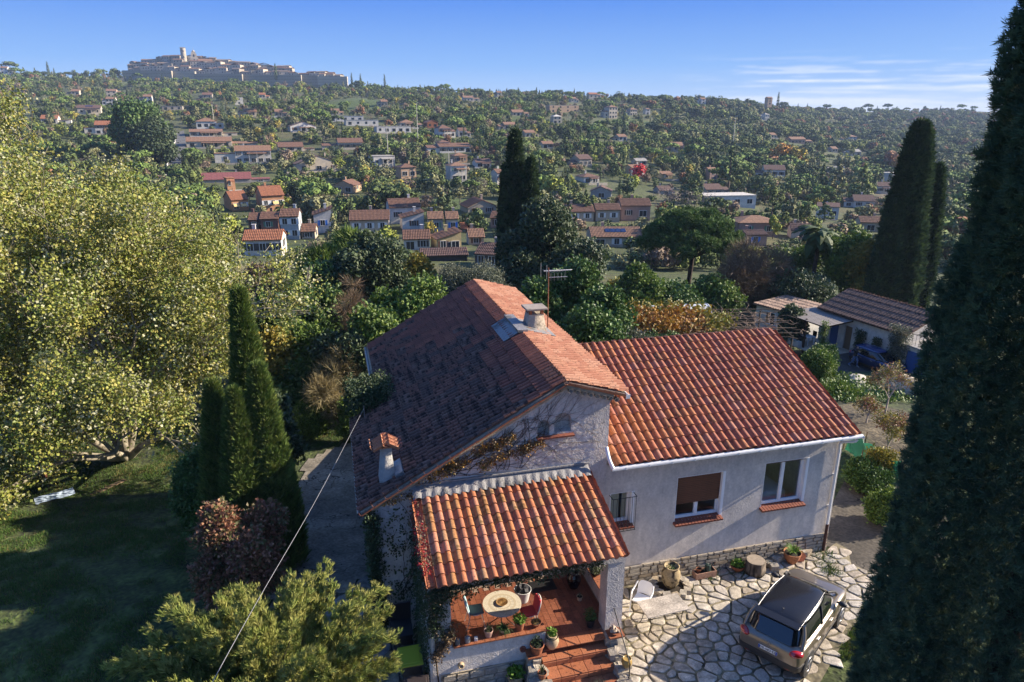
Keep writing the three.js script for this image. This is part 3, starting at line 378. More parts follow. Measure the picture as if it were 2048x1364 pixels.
function crazyPaving(parent, poly, step, gap, hgtS, mats, seed, y0 = .012) {
  const r = Rng(seed), xs = poly.map((p) => p[0]), zs = poly.map((p) => p[1]), S = [];
  for (let x = Math.min(...xs) - step, i = 0; x < Math.max(...xs) + step; x += step, i++) for (let z = Math.min(...zs) - step; z < Math.max(...zs) + step; z += step * .9) { if (r() < .17) continue; S.push([x + r.s() * step * .46, z + (i % 2) * step * .45 + r.s() * step * .44]); }
  let n = 0; const made = [];
  for (const c of S) {
    if (!inPoly(poly, c[0], c[1])) continue;
    let cell = [[-1, -1], [1, -1], [1, 1], [-1, 1]].map(([a, b]) => [c[0] + a * step * 1.3, c[1] + b * step * 1.3]);
    for (const o of S) { if (o === c) continue; const dx = o[0] - c[0], dz = o[1] - c[1], L = Math.hypot(dx, dz); if (L > step * 3) continue; const nx = dx / L, nz = dz / L, lim = L / 2 - gap / 2, out = []; for (let i = 0; i < cell.length; i++) { const a = cell[i], b = cell[(i + 1) % cell.length], da = (a[0] - c[0]) * nx + (a[1] - c[1]) * nz - lim, db = (b[0] - c[0]) * nx + (b[1] - c[1]) * nz - lim; if (da <= 0) out.push(a); if (da * db < 0) { const t = da / (da - db); out.push([a[0] + (b[0] - a[0]) * t, a[1] + (b[1] - a[1]) * t]); } } cell = out; if (cell.length < 3) break; }
    if (cell.length < 3) continue;
    // knock off corners, jitter the outline
    const rim = []; for (let i = 0; i < cell.length; i++) { const p = cell[(i + cell.length - 1) % cell.length], q = cell[i], s = cell[(i + 1) % cell.length]; const k1 = r.r(.1, .24), k2 = r.r(.1, .24); rim.push([lerp(q[0], p[0], k1), lerp(q[1], p[1], k1)], [lerp(q[0], s[0], k2), lerp(q[1], s[1], k2)]); if (r() < .4) { const m = [(q[0] + s[0]) / 2, (q[1] + s[1]) / 2]; rim.push([lerp(m[0], c[0], r() * .08), lerp(m[1], c[1], r() * .08)]); } }
    const N = rim.length, h = hgtS * r.r(.7, 1.2), P = [], I = [], tx = r.s() * .02, tz = r.s() * .02;
    const mid = [rim.reduce((a, p) => a + p[0], 0) / N, rim.reduce((a, p) => a + p[1], 0) / N];
    for (const [k, y] of [[1, 0], [.985, h * .75], [.93, h], [.5, h * 1.04]]) rim.forEach((p) => P.push((p[0] - mid[0]) * k, y + (y ? (p[0] - mid[0]) * tx + (p[1] - mid[1]) * tz + r.s() * .004 : 0), (p[1] - mid[1]) * k)); P.push(0, h * 1.03, 0);
    for (let k = 0; k < 3; k++) for (let i = 0; i < N; i++) { const a = k * N + i, b = k * N + (i + 1) % N; I.push(a, a + N, b, b, a + N, b + N); } for (let i = 0; i < N; i++) I.push(3 * N + i, 4 * N, 3 * N + (i + 1) % N);
    const g = new THREE.BufferGeometry(); g.setAttribute('position', new THREE.Float32BufferAttribute(P, 3)); g.setIndex(I); g.computeVertexNormals(); if (g.attributes.normal.getY(4 * N) < 0) { g.setIndex(I.map((_, i) => I[i - i % 3 + [0, 2, 1][i % 3]])); g.computeVertexNormals(); }
    const uv = new Float32Array((4 * N + 1) * 2); for (let i = 0; i < uv.length / 2; i++) { uv[i * 2] = P[i * 3] + n * .37; uv[i * 2 + 1] = P[i * 3 + 2]; } g.setAttribute('uv', new THREE.BufferAttribute(uv, 2));
    const P0 = V(mid[0], y0 - .004 + hgt(mid[0], mid[1]), mid[1]); made.push({ g, m: r.pick(mats), p: P0, d: P0.distanceTo(camera.position) + (seen(P0)[1] > 1390 ? 100 : 0) }); n++;
  }
  made.sort((a, b) => a.d - b.d); made.slice(0, 300).forEach((q) => part('stone', q.g, q.m, parent).position.copy(q.p));
  if (made.length > 300) { const by = new Map(); made.slice(300).forEach((q) => { if (!by.has(q.m)) by.set(q.m, []); by.get(q.m).push(q.g.clone().translate(q.p.x, q.p.y, q.p.z)); }); part('further_stones', mergeGeometries([...by.values()].map((a) => mergeGeometries(a)), true), [...by.keys()], parent, 'stuff'); }
  return n;
}
const paveMats = [[.78, .73, .65], [.72, .67, .59], [.82, .78, .72], [.64, .58, .50], [.74, .70, .66], [.70, .62, .52]].map(([a, b, c], i) => std(lin(a, b, c), .88, { map: shifted(stoneT, i * .21, i * .33), bumpMap: roughB, bumpScale: .01 }));
const joint = std(lin(.33, .28, .205), 1, { map: groundT, bumpMap: groundT, bumpScale: .02 });
const steppe = (lx, lz) => { const p = V(lx, 0, lz).applyMatrix4(house.matrixWorld); return [p.x, p.z]; };
house.updateWorldMatrix(true, false);
const patioPoly = [steppe(-1.2, .05), steppe(7.7, .05), ...groundPts([[1672, 1086], [1695, 1098], [1703, 1130], [1752, 1148], [1745, 1205], [1700, 1262], [1660, 1330], [1610, 1420]]), ...groundPts([[1560, 1560], [1100, 1620]]), steppe(-4.3, 4.6), steppe(-3.3, 4.75), steppe(-1.7, 4.7), steppe(-1.3, 3.4)];
{
  const patio = tag(part('patio', flatPoly(patioPoly, .012), joint), 'crazy paving patio of pale irregular stones', null, null, 'structure');
  crazyPaving(patio, patioPoly, .385, .062, .032, paveMats, 301);
  const yard = [steppe(-6.5, 3.3), steppe(-6.6, .2), steppe(-7.7, .0), steppe(-7.75, -3), steppe(-9.2, -3), steppe(-10.4, 2.5), steppe(-10.3, 6), steppe(-4.2, 6.4), steppe(-4.2, 3.0)];
  const yd = tag(part('side_yard', drape(yard, .012, .2), joint), 'shaded side yard paved with uneven grey stones', null, null, 'structure');
  crazyPaving(yd, yard, .78, .09, .04, [3, 4].map((i) => stoneMats[i]).concat(std(lin(.30, .29, .28), .85, { map: stoneT }), std(lin(.36, .35, .34), .8, { map: stoneT })), 302);
  const conc = std(lin(.34, .31, .265), .95, { map: concT, bumpMap: concT, bumpScale: .02 });
  tag(part('concrete_drive', drape([steppe(-7.5, -3.1), steppe(-6.7, -12.5), steppe(-6.6, -16.2), steppe(-8.3, -17.4), steppe(-10.2, -15.6), steppe(-11.2, -9), steppe(-11.0, -3), steppe(-10.6, 2.4), steppe(-9.25, -2.9)], .03, .3), conc), 'cracked concrete drive beside the villa', null, null, 'structure');
  const asph = std(lin(.135, .12, .10), .95, { map: concT, bumpMap: groundT, bumpScale: .015 });
  tag(part('asphalt_drive', flatPoly(groundPts([[1648, 1092], [1668, 1000], [1690, 960], [1790, 950], [1900, 1010], [1880, 1160], [1745, 1180], [1740, 1150], [1700, 1133], [1690, 1098]]), .006), asph), 'grey asphalt drive at the corner of the villa', null, null, 'structure');
}
// grass: tufts of blades
const bladeGeo = (n, h, w, spread, seed) => { const r = Rng(seed), P = []; for (let i = 0; i < n; i++) { const a = r() * 6.28, x = r.s() * spread, z = r.s() * spread, dx = Math.cos(a) * w, dz = Math.sin(a) * w, hh = h * r.r(.5, 1), bx = r.s() * hh * .6, bz = r.s() * hh * .6; P.push(x - dx, 0, z - dz, x + dx, 0, z + dz, x + bx * .4 + dx * .6, hh * .6, z + bz * .4 + dz * .6, x + bx * .4 + dx * .6, hh * .6, z + bz * .4 + dz * .6, x - dx, 0, z - dz, x + bx, hh, z + bz); } const g = new THREE.BufferGeometry(); g.setAttribute('position', new THREE.Float32BufferAttribute(P, 3)); g.computeVertexNormals(); return g; };
function scatterInst(name, geo, m, pts, parent) { const o = new THREE.InstancedMesh(geo, m, pts.length), c = new THREE.Color(); pts.forEach((p, i) => { o.setMatrixAt(i, p.m); if (p.c) o.setColorAt(i, c.setRGB(...p.c)); }); o.name = parent ? name : numbered(name); shade(o); (parent || scene).add(o); return o; }
const leafMat = (c, t = .35, rough = .65) => phy(c, rough, { transmission: t, thickness: 0, side: THREE.DoubleSide, specularIntensity: .5 });
const grassMat = phy(lin(1, 1, 1), .8, { transmission: .3, thickness: 0, side: THREE.DoubleSide, specularIntensity: .3 });
{
  const r = Rng(91), tuft = bladeGeo(9, .11, .009, .13, 5), pts = [];
  const houseIn = (x, z) => { const p = V(x, 0, z).applyMatrix4(house.matrixWorld.clone().invert()); return p.x > -11 && p.x < 8 && p.z < 6.5 && p.z > (p.x < -6 ? -17.2 : -10); };
  for (let k = 0; k < 60000; k++) { const D = 6 + 30 * Math.pow(r(), 1.1), x = r.r(-1.02, -.18) * (D + 6), z = -D; if (houseIn(x, z)) continue; const tr = Math.abs(x + 10.2 - (D - 18) * .62 * -1 * .55) < .55 && D < 24; const n = fbm(x * .35, z * .35, 3), n2 = fbm(x * 1.3 + 9, z * 1.3, 2); if (tr || n * .6 + n2 * .4 < .40 + r() * .1) continue; const g = r.r(.75, 1.2), dry = r() < .12 + .3 * smooth(.55, .7, n); pts.push({ m: mat4(x, hgt(x, z) - .02, z, r.s() * .2, r() * 6.28, r.s() * .2, r.r(.7, 1.5)), c: dry ? [.19 * g, .165 * g, .06 * g] : [.08 * g, .145 * g, .03 * g] }); }
  tag(scatterInst('lawn_grass', tuft, grassMat, pts), 'rough dark green grass on the lawn', 'grass', null, 'stuff');
  const gp = groundPts([[1745, 1190], [1790, 1190], [1790, 1420], [1560, 1520], [1620, 1410], [1670, 1330], [1702, 1262]]), p2 = []; const xs = gp.map((p) => p[0]), zs = gp.map((p) => p[1]);
  for (let k = 0; k < 9000; k++) { const x = r.r(Math.min(...xs), Math.max(...xs)), z = r.r(Math.min(...zs), Math.max(...zs)); if (!inPoly(gp, x, z)) continue; const g = r.r(.7, 1.3), n = fbm(x * .8, z * .8, 2); if (n < .42) continue; p2.push({ m: mat4(x, -.02, z, r.s() * .2, r() * 6.28, r.s() * .2, r.r(.6, 1.4)), c: r() < .15 ? [.17 * g, .15 * g, .05 * g] : [.11 * g, .175 * g, .03 * g] }); }
  tag(scatterInst('verge_grass', tuft, grassMat, p2), 'sunlit green grass beside the parked taupe car', 'grass', null, 'stuff');
  // weeds in the joints of the patio
  const p3 = []; for (const [u, v, n, s] of [[1660, 1140, 50, .3], [1655, 1175, 25, .2], [1370, 1178, 40, .25], [1300, 1165, 30, .3], [1420, 1150, 30, .3], [1645, 1120, 30, .4], [1480, 1135, 25, .35], [1560, 1110, 25, .3], [1240, 1300, 20, .2]]) { const [[x, z]] = groundPts([[u, v]]); for (let k = 0; k < n; k++) p3.push({ m: mat4(x + r.s() * s, .03, z + r.s() * s, 0, r() * 6.28, 0, r.r(.4, 1.3)), c: [.07 * r.r(.7, 1.3), .125, .02] }); }
  tag(scatterInst('joint_weeds', tuft, grassMat, p3), 'small weeds growing in the patio joints', 'weeds', null, 'stuff');
}
// ---------------------------------------------------------------- cars: x forward, z to the right, origin on the ground between the axles
function buildCar(name, label, pos, ry, o) {
  const car = thing(name, label, 'car', pos, ry, undefined);
  const paint = phy(o.paint, .32, { metalness: .55, clearcoat: 1, clearcoatRoughness: .06 }), roofM = phy(o.roof, .25, { metalness: 0, clearcoat: .3, clearcoatRoughness: .08, specularIntensity: .6 });
  const glass = phy(lin(.008, .010, .012), .04, { clearcoat: 1, clearcoatRoughness: .02 }), trim = std(lin(.022, .022, .024), .6), chrome = std(lin(.30, .30, .31), .4, { metalness: .9 }), red = phy(lin(.36, .008, .012), .12, { clearcoat: 1 }), redPale = phy(lin(.6, .25, .24), .15, { clearcoat: 1 });
  const S = [[-1.965, .47, .80, .66, .78], [-1.945, .38, .93, .76, .86], [-1.88, .31, 1.0, .825, .9], [-1.7, .25, 1.03, .862, .93], [-1.35, .22, 1.04, .886, .95], [-.6, .21, 1.01, .889, .93], [.3, .21, .99, .889, .92], [.95, .21, .985, .889, .90], [1.25, .21, .985, .886, .88], [1.6, .22, .95, .872, .84], [1.88, .25, .87, .82, .77], [2.05, .30, .76, .74, .68], [2.13, .38, .66, .62, .60], [2.15, .46, .58, .5, .55]];
  const cross = ([x, yb, yt, w, ye]) => { const belly = (z, y) => [x, y, z]; const L = [[0, yb], [.55 * w, yb], [.88 * w, yb + .02], [.965 * w, yb + .10], [.985 * w, lerp(yb, ye, .35)], [1.0 * w, lerp(yb, ye, .62)], [.992 * w, lerp(yb, ye, .82)], [.965 * w, ye - .015], [.93 * w, ye + (yt - ye) * .35], [.82 * w, ye + (yt - ye) * .72], [.55 * w, yt - .012], [0, yt]]; return L.map(([z, y]) => belly(z, y)).concat(L.slice(1, -1).reverse().map(([z, y]) => belly(-z, y))); };
  const curves = S.map(cross), NP = curves[0].length, rows = []; const NS = 44;
  for (let i = 0; i <= NS; i++) { const t = i / NS * (S.length - 1), k = Math.min(S.length - 2, Math.floor(t)), f = t - k; rows.push(curves[0].map((_, j) => [0, 1, 2].map((c) => cub(curves[Math.max(0, k - 1)][j][c], curves[k][j][c], curves[k + 1][j][c], curves[Math.min(S.length - 1, k + 2)][j][c], f)))); }
  const loft = (rows, closeEnds = true) => { const n = rows[0].length, P = rows.flat(2), I = []; for (let i = 0; i < rows.length - 1; i++) for (let j = 0; j < n; j++) { const a = i * n + j, b = i * n + (j + 1) % n; I.push(a, b, a + n, b, b + n, a + n); } if (closeEnds) for (const i of [0, rows.length - 1]) { const c = P.length / 3, r = rows[i]; P.push(...[0, 1, 2].map((k) => r.reduce((s, p) => s + p[k], 0) / n)); for (let j = 0; j < n; j++) { const a = i * n + j, b = i * n + (j + 1) % n; i ? I.push(a, b, c) : I.push(b, a, c); } } const g = new THREE.BufferGeometry(); g.setAttribute('position', new THREE.Float32BufferAttribute(P, 3)); g.setIndex(I); g.computeVertexNormals(); return g; };
  const sideAt = (x, y) => { let i = 0; while (i < NS - 1 && rows[i + 1][0][0] < x) i++; const f = clamp((x - rows[i][0][0]) / (rows[i + 1][0][0] - rows[i][0][0])); let best = 0; for (let j = 2; j < 11; j++) { const p = rows[i][j].map((c, k) => lerp(c, rows[i + 1][j][k], f)), q = rows[i][j + 1].map((c, k) => lerp(c, rows[i + 1][j + 1][k], f)); if (p[1] <= y && q[1] >= y && q[1] > p[1]) best = lerp(p[2], q[2], (y - p[1]) / (q[1] - p[1])); } return best; };
  const body = part('body', loft(rows), paint, car);
  // lower cladding: the same section cut low, a little proud
  const clad = rows.filter((_, i) => i % 1 === 0).map((r) => { const x = r[0][0], mx = (p) => [x + (x < -1.7 ? -.012 : x > 1.9 ? .012 : 0), Math.min(p[1], (x < -1.55 ? .57 : .40) ) , p[2] * 1.012]; return r.map(mx); });
  part('cladding', loft(clad), trim, car);
  // greenhouse
  const ring = (x0, x1, hw, y, e = 5, fw = 1) => { const a = []; for (let i = 0; i < 48; i++) { const t = i / 48 * 2 * Math.PI, c = Math.cos(t), s = Math.sin(t), k = Math.pow(Math.abs(c) ** e + Math.abs(s) ** e, -1 / e); const ux = c * k, x = (x0 + x1) / 2 + ux * (x1 - x0) / 2; a.push([x, y, s * k * hw * (1 - (ux > 0 ? ux * ux * (1 - fw) : ux * ux * .06))]); } return a; };
  const gh = [ring(-1.86, 1.36, .80, .95, 6, .86), ring(-1.80, 1.22, .795, 1.03, 6, .86), ring(-1.64, .90, .74, 1.25, 6, .86), ring(-1.47, .58, .675, 1.42, 6, .87), ring(-1.36, .42, .62, 1.49, 6, .88)];
  part('windows', loft(gh.map((r) => r.slice().reverse())), glass, car);
  const rf = [ring(-1.50, .56, .683, 1.43, 6, .87), ring(-1.44, .46, .66, 1.475, 6, .87), ring(-1.36, .38, .60, 1.515, 6, .88), ring(-1.2, .24, .46, 1.545, 5, .9), ring(-.95, 0, .25, 1.56, 4, 1)];
  const roof = part('roof', loft(rf.map((r) => r.slice().reverse())), roofM, car);
  new MB().rbox(-1.52, 1.475, 0, .26, .03, 1.22, .012, 0, 0, .06).build('spoiler', roofM, roof);
  for (const s of [-1, 1]) { new MB().tube([[-1.40, 1.475, s * .60], [-.8, 1.525, s * .61], [-.2, 1.53, s * .605], [.36, 1.49, s * .57]], .010, 20, 6).build('roof_rail', chrome, roof); }
  new MB().span(V(-1.15, 1.55, 0), V(-1.26, 1.66, 0), .008, .004).add(new THREE.SphereGeometry(.022, 8, 6), mat4(-1.15, 1.55, 0, 0, 0, 0, [1.6, .6, .8])).build('aerial', trim, roof);
  const pil = new MB(); for (const s of [-1, 1]) { pil.tube([[1.28, .97, s * .70], [.92, 1.25, s * .675], [.5, 1.44, s * .61]], .035, 12, 6).tube([[-.30, .97, s * .806], [-.27, 1.25, s * .752], [-.22, 1.44, s * .688]], .026, 10, 5); } pil.build('pillar', trim, car);
  for (const s of [-1, 1]) new MB().tube([[-1.70, .96, s * .775], [-1.50, 1.22, s * .735], [-1.34, 1.43, s * .645]], .05, 12, 6).build("rear_pillar", paint, car);
  new MB().box(-1.745, 1.02, 0, .02, .012, .9, 0, 0, -.4).tube([[-1.79, 1.035, .05], [-1.76, 1.06, -.2], [-1.73, 1.09, -.45]], .009, 8, 5).build('rear_wiper', trim, car);
  // lights, badge, plate
  for (const s of [-1, 1]) { const l = new THREE.SphereGeometry(1, 16, 10); const t = part('tail_light', new MB().add(l, mat4(-1.86, .90, s * .70, 0, s * .62, 0, [.11, .10, .19])).geo(), red, car); new MB().add(l, mat4(-1.90, .895, s * .685, 0, s * .62, 0, [.085, .03, .13])).build('reflector', redPale, t);
    part('headlight', new MB().add(l, mat4(1.93, .73, s * .60, 0, -s * .55, 0, [.14, .055, .19])).geo(), phy(lin(.25, .26, .28), .1, { clearcoat: 1 }), car);
    new MB().add(new THREE.SphereGeometry(1, 14, 10), mat4(.82, 1.04, s * .98, 0, 0, 0, [.085, .075, .125])).span(V(.86, 1.0, s * .82), V(.83, 1.02, s * .94), .03, .03).build('mirror', trim, car);
    for (const x of [-.72, .28]) { const z = sideAt(x, .80); new MB().rbox(x, .80, s * (z + .012), .19, .03, .03, .01).build('door_handle', chrome, car); }
    const gap = new MB(); for (const x of [-1.02, -.27, .92]) { const pts = []; for (let y = .42; y < .95; y += .06) pts.push(V(x + (x < -1 ? (y - .42) * -.25 : 0), y, s * (sideAt(x, y) - .001))); gap.add(new THREE.TubeGeometry(new THREE.CatmullRomCurve3(pts), 12, .0055, 4)); } const ln = []; for (let x = -1.0; x < .95; x += .1) ln.push(V(x, .42, s * (sideAt(x, .42) - .001))); gap.add(new THREE.TubeGeometry(new THREE.CatmullRomCurve3(ln), 20, .006, 4)); gap.build('door_gap', trim, car);
    for (const x of [-1.303, 1.303]) { const ar = new MB(); const ag = new THREE.TorusGeometry(.375, .035, 6, 24, Math.PI); ar.add(ag, mat4(x, .33, s * (.865), 0, 0, 0, [1, 1, 1.0])); ar.add(new THREE.CylinderGeometry(.365, .365, .12, 28), mat4(x, .33, s * .84, Math.PI / 2)); ar.build('wheel_arch', trim, car);
      const w = new THREE.Group(); w.name = 'wheel'; w.position.set(x, .33, s * .80); car.add(w); const ty = new MB().lathe([[.20, -.1], [.30, -.105], [.325, -.085], [.33, -.05], [.33, .05], [.325, .085], [.30, .105], [.20, .1]], 0, 0, 0, 30); ty.build('tyre', M.rubber, w).rotation.x = Math.PI / 2;
      const rim = new MB(); rim.add(new THREE.TorusGeometry(.212, .016, 6, 28), mat4(0, 0, s * .098)); for (let k = 0; k < 5; k++) { const a = k / 5 * 6.283; rim.box(Math.cos(a) * .11, Math.sin(a) * .11, s * .094, .2, .05, .03, 0, 0, a).box(Math.cos(a + .18) * .12, Math.sin(a + .18) * .12, s * .09, .18, .025, .025, 0, 0, a + .18); } rim.add(new THREE.CylinderGeometry(.05, .05, .04, 14), mat4(0, 0, s * .095, Math.PI / 2)); rim.build('rim', std(lin(.42, .42, .43), .3, { metalness: .9 }), w); } }
  { const hs = new MB(); hs.box(-1.955, .72, 0, .02, .2, .74); hs.build('plate_recess', trim, car).position.x = .012; const pl = part('number_plate', new MB().rbox(-1.972, .715, 0, .012, .11, .52, .004).geo(), std(lin(.78, .78, .76), .4), car); for (const s of [-1, 1]) new MB().box(-1.9795, .715, s * .235, .002, .104, .045).build('plate_band', std(lin(.02, .07, .35), .5), pl);
    if (o.plate) { const tg = new TextGeometry(o.plate, { font: o.font, size: .072, depth: .001, curveSegments: 3 }); tg.center(); part('lettering', tg.applyMatrix4(mat4(-1.979, .715, 0, 0, -Math.PI / 2, 0, [.92, 1, 1])), M.black, pl); } }
  const lz = shapeOf([[0, .075], [.05, 0], [0, -.075], [-.05, 0]]); const hl = new THREE.Path(); [[0, .04], [-.022, 0], [0, -.04], [.022, 0]].forEach(([a, b], i) => i ? hl.lineTo(a, b) : hl.moveTo(a, b)); lz.holes.push(hl); new MB().add(new THREE.ExtrudeGeometry(lz, { depth: .012, bevelEnabled: false }), mat4(-1.955, .905, 0, 0, -Math.PI / 2, .25)).build('badge', chrome, car);
  new MB().box(-1.955, .82, 0, .03, .025, .5).build('tailgate_trim', chrome, car);
  for (const s of [-1, 1]) new MB().box(-1.945, .40, s * .55, .03, .03, .12).build('rear_reflector', red, car);
  new MB().tube([[1.27, 1.0, .3], [1.2, 1.05, 0], [1.13, 1.09, -.3]], .008, 8, 4).build('wiper', trim, car);
  return car;
}
const boldFont = await new FontLoader().loadAsync('fonts/droid/droid_sans_bold.typeface.json');
buildCar('parked_car', 'taupe compact crossover with dark roof parked on the stone patio', [8.19, .045, -16.33], 47.6 * Math.PI / 180, { paint: lin(.20, .165, .125), roof: lin(.014, .014, .016), plate: 'DD-583-EZ', font: boldFont });
// ---------------------------------------------------------------- small things on the terrace and patio
const onY = (u, v, y) => { const r = look(u, v), t = (EYE - y) / -r[1]; return V(r[0] * t, y, -r[2] * t); };
function spikes(n, len, w, spread, seed, droop = .3) { const r = Rng(seed), P = []; for (let i = 0; i < n; i++) { const a = r() * 6.283, tilt = spread * Math.sqrt(r()), L = len * r.r(.6, 1.05), dx = Math.cos(a), dz = Math.sin(a); const pt = (t) => { const ang = tilt + droop * t * t; return V(dx * Math.sin(ang) * L * t, Math.cos(ang) * L * t, dz * Math.sin(ang) * L * t); }; const side = V(-dz, 0, dx); for (let k = 0; k < 3; k++) { const t0 = k / 3, t1 = (k + 1) / 3, w0 = w * (1 - t0 * .75), w1 = k === 2 ? 0 : w * (1 - t1 * .75), p = pt(t0), q = pt(t1), a0 = p.clone().addScaledVector(side, w0), a1 = p.clone().addScaledVector(side, -w0), b0 = q.clone().addScaledVector(side, w1), b1 = q.clone().addScaledVector(side, -w1); [a0, a1, b0, b0, a1, b1].forEach((v) => P.push(v.x, v.y, v.z)); } } const g = new THREE.BufferGeometry(); g.setAttribute('position', new THREE.Float32BufferAttribute(P, 3)); g.computeVertexNormals(); return g; }
function leafBall(n, rx, ry, size, seed, cy = 0) { const r = Rng(seed), P = []; for (let i = 0; i < n; i++) { const a = r() * 6.283, c = r.s(), k = Math.cbrt(r.r(.25, 1)), s = Math.sqrt(1 - c * c), o = V(Math.cos(a) * s * rx * k, cy + c * ry * k, Math.sin(a) * s * rx * k); const d = V(r.s(), r.s() * .6 + .3, r.s()).normalize(), e = d.clone().cross(V(r.s(), r.s(), r.s())).normalize(), L = size * r.r(.7, 1.3), w = L * .36; const tip = o.clone().addScaledVector(d, L), m1 = o.clone().addScaledVector(d, L * .5).addScaledVector(e, w), m2 = o.clone().addScaledVector(d, L * .5).addScaledVector(e, -w); [o, m1, tip, o, tip, m2].forEach((v) => P.push(v.x, v.y, v.z)); } const g = new THREE.BufferGeometry(); g.setAttribute('position', new THREE.Float32BufferAttribute(P, 3)); g.computeVertexNormals(); return g; }
const POT = { flower: [[0, 0], [.68, 0], [.72, .04], [.92, .78], [1, .8], [1.02, 1], [.92, 1], [.90, .86], [0, .84]], bowl: [[0, 0], [.5, 0], [.85, .45], [1, .95], [1.02, 1], [.94, 1], [.9, .86], [0, .82]], jar: [[0, 0], [.55, 0], [.85, .25], [1, .52], [.9, .76], [.66, .88], [.72, .96], [.74, 1], [.6, 1], [.56, .9], [0, .86]], oil: [[0, 0], [.58, 0], [.86, .2], [1, .5], [.94, .74], [.72, .88], [.82, .93], [.84, 1], [.7, 1], [.64, .9], [0, .88]] };
const GREEN = { bright: leafMat(lin(.13, .24, .025), .35), mid: leafMat(lin(.06, .12, .025), .3), dark: leafMat(lin(.03, .06, .02), .25), blue: leafMat(lin(.085, .12, .075), .2), straw: leafMat(lin(.25, .17, .06), .3), olive: leafMat(lin(.10, .115, .05), .25) };
function potted(name, label, p, kind, r, h, potMat, leaves, leafM, group) { const t = thing(name, label, 'potted plant', p, 0, group); new MB().lathe(POT[kind].map(([a, b]) => [a * r, b * h]), 0, 0, 0, 22).build('pot', potMat, t); new MB().add(new THREE.CircleGeometry(r * .88, 16), mat4(0, h * .86, 0, -Math.PI / 2)).build('soil', M.earth, t); if (leaves) part('foliage', leaves.translate(0, h * .86, 0), leafM, t); return t; }
const F0 = .905, COP = 1.435, L2W = (x, y, z) => V(x, y, z).applyMatrix4(house.matrixWorld);
{ // terrace furniture
  const tp = onY(1004, 1207, 1.64); const t = thing('round_table', 'round pale mosaic table with thin iron legs on the terrace', 'table', [tp.x, F0, tp.z], .3);
  const mos = (() => { const n = 512, d = new Uint8Array(n * n * 4); for (let j = 0; j < n; j++) for (let i = 0; i < n; i++) { const x = i / n * 2 - 1, y = j / n * 2 - 1, r = Math.hypot(x, y), a = Math.atan2(y, x); let k = 1; const rg = r * 26, sg = a / 6.283 * Math.max(8, Math.round(r * 26) * 6); k *= (rg % 1 < .16) || ((sg % 1 + 1) % 1 < .12) ? .72 : 1; const band = (r > .62 && r < .72) || (r > .40 && r < .46); const m = band ? [206, 190, 160] : [226, 215, 190]; const pn = (r > .46 && r < .62 && Math.sin(a * 16) * .08 + .54 < r) ? .93 : 1; const v = .94 + .12 * (hash2(Math.floor(rg), Math.floor(sg)) - .5), o = (j * n + i) * 4; for (let c = 0; c < 3; c++) d[o + c] = clamp(m[c] * k * v * pn, 0, 255); d[o + 3] = 255; } const tx = new THREE.DataTexture(d, n, n); tx.colorSpace = THREE.SRGBColorSpace; tx.magFilter = THREE.LinearFilter; tx.needsUpdate = true; return tx; })();
  const top = part('tabletop', new THREE.CylinderGeometry(.53, .53, .035, 48), [std(lin(.5, .45, .37), .7), std(lin(.95, .95, .95), .6, { map: mos }), std(lin(.3, .28, .25), .8)], t); top.position.y = .735;
  for (let k = 0; k < 4; k++) { const a = k * Math.PI / 2 + .4, c = Math.cos(a), s = Math.sin(a); new MB().tube([[c * .42, .71, s * .42], [c * .2, .5, s * .2], [c * .1, .32, s * .1], [c * .28, .1, s * .28], [c * .38, .012, s * .38]], .011, 16, 6).build('leg', M.iron, t); }
  const bw = thing('trivet_bowl', 'brown ribbed wooden bowl in the middle of the round table', 'bowl', [tp.x, F0 + .754, tp.z]); const bb = new MB().lathe([[0, 0], [.11, 0], [.16, .035], [.165, .04], [.15, .035], [.1, .012], [0, .012]], 0, 0, 0, 24); for (let k = 0; k < 20; k++) { const a = k / 20 * 6.283; bb.box(Math.cos(a) * .085, .022, Math.sin(a) * .085, .13, .012, .008, -a, 0, .2); } bb.build('bowl_body', std(lin(.30, .17, .06), .5), bw);
  const chair = (label, p, ry, cush, cm) => { const c = thing('bistro_chair', label, 'chair', p, ry, undefined), fr = std(lin(.68, .66, .60), .6); // faces +x
    new MB().lathe([[0, .445], [.2, .445], [.21, .455], [.2, .465], [0, .462]], 0, 0, 0, 20).build('seat', fr, c); new MB().tube([[-.19, .45, -.17], [-.26, .7, -.17], [-.30, .88, -.12], [-.31, .93, 0], [-.30, .88, .12], [-.26, .7, .17], [-.19, .45, .17]], .016, 28, 6).tube([[-.2, .48, -.06], [-.27, .72, -.07], [-.30, .9, -.05]], .009, 10, 5).tube([[-.2, .48, .06], [-.27, .72, .07], [-.30, .9, .05]], .009, 10, 5).build('backrest', fr, c);
    for (const [a, b] of [[.16, .16], [.16, -.16], [-.16, .16], [-.16, -.16]]) new MB().span(V(a, .45, b), V(a * 1.5 * (a > 0 ? 1 : 1.1), .01, b * 1.2), .012, .011).build('leg', fr, c);
    new MB().rbox(.02, .49, 0, .4, .06, .4, .028).build('seat_cushion', cm, c); if (cush) new MB().rbox(-.235, .70, 0, .07, .40, .34, .03, 0, 0, .2).build('back_cushion', cush, c); };
  const c1 = onY(950, 1222, 1.35), c2 = onY(1058, 1225, 1.35);
  chair('white metal chair with pale blue cushion on the terrace', [c1.x, F0, c1.z], .25, std(lin(.42, .62, .66), .9), std(lin(.10, .14, .15), .95));
  chair('white metal chair with red cushion on the terrace', [c2.x, F0, c2.z], Math.PI + .35, std(lin(.55, .05, .06), .9), std(lin(.5, .05, .05), .9));
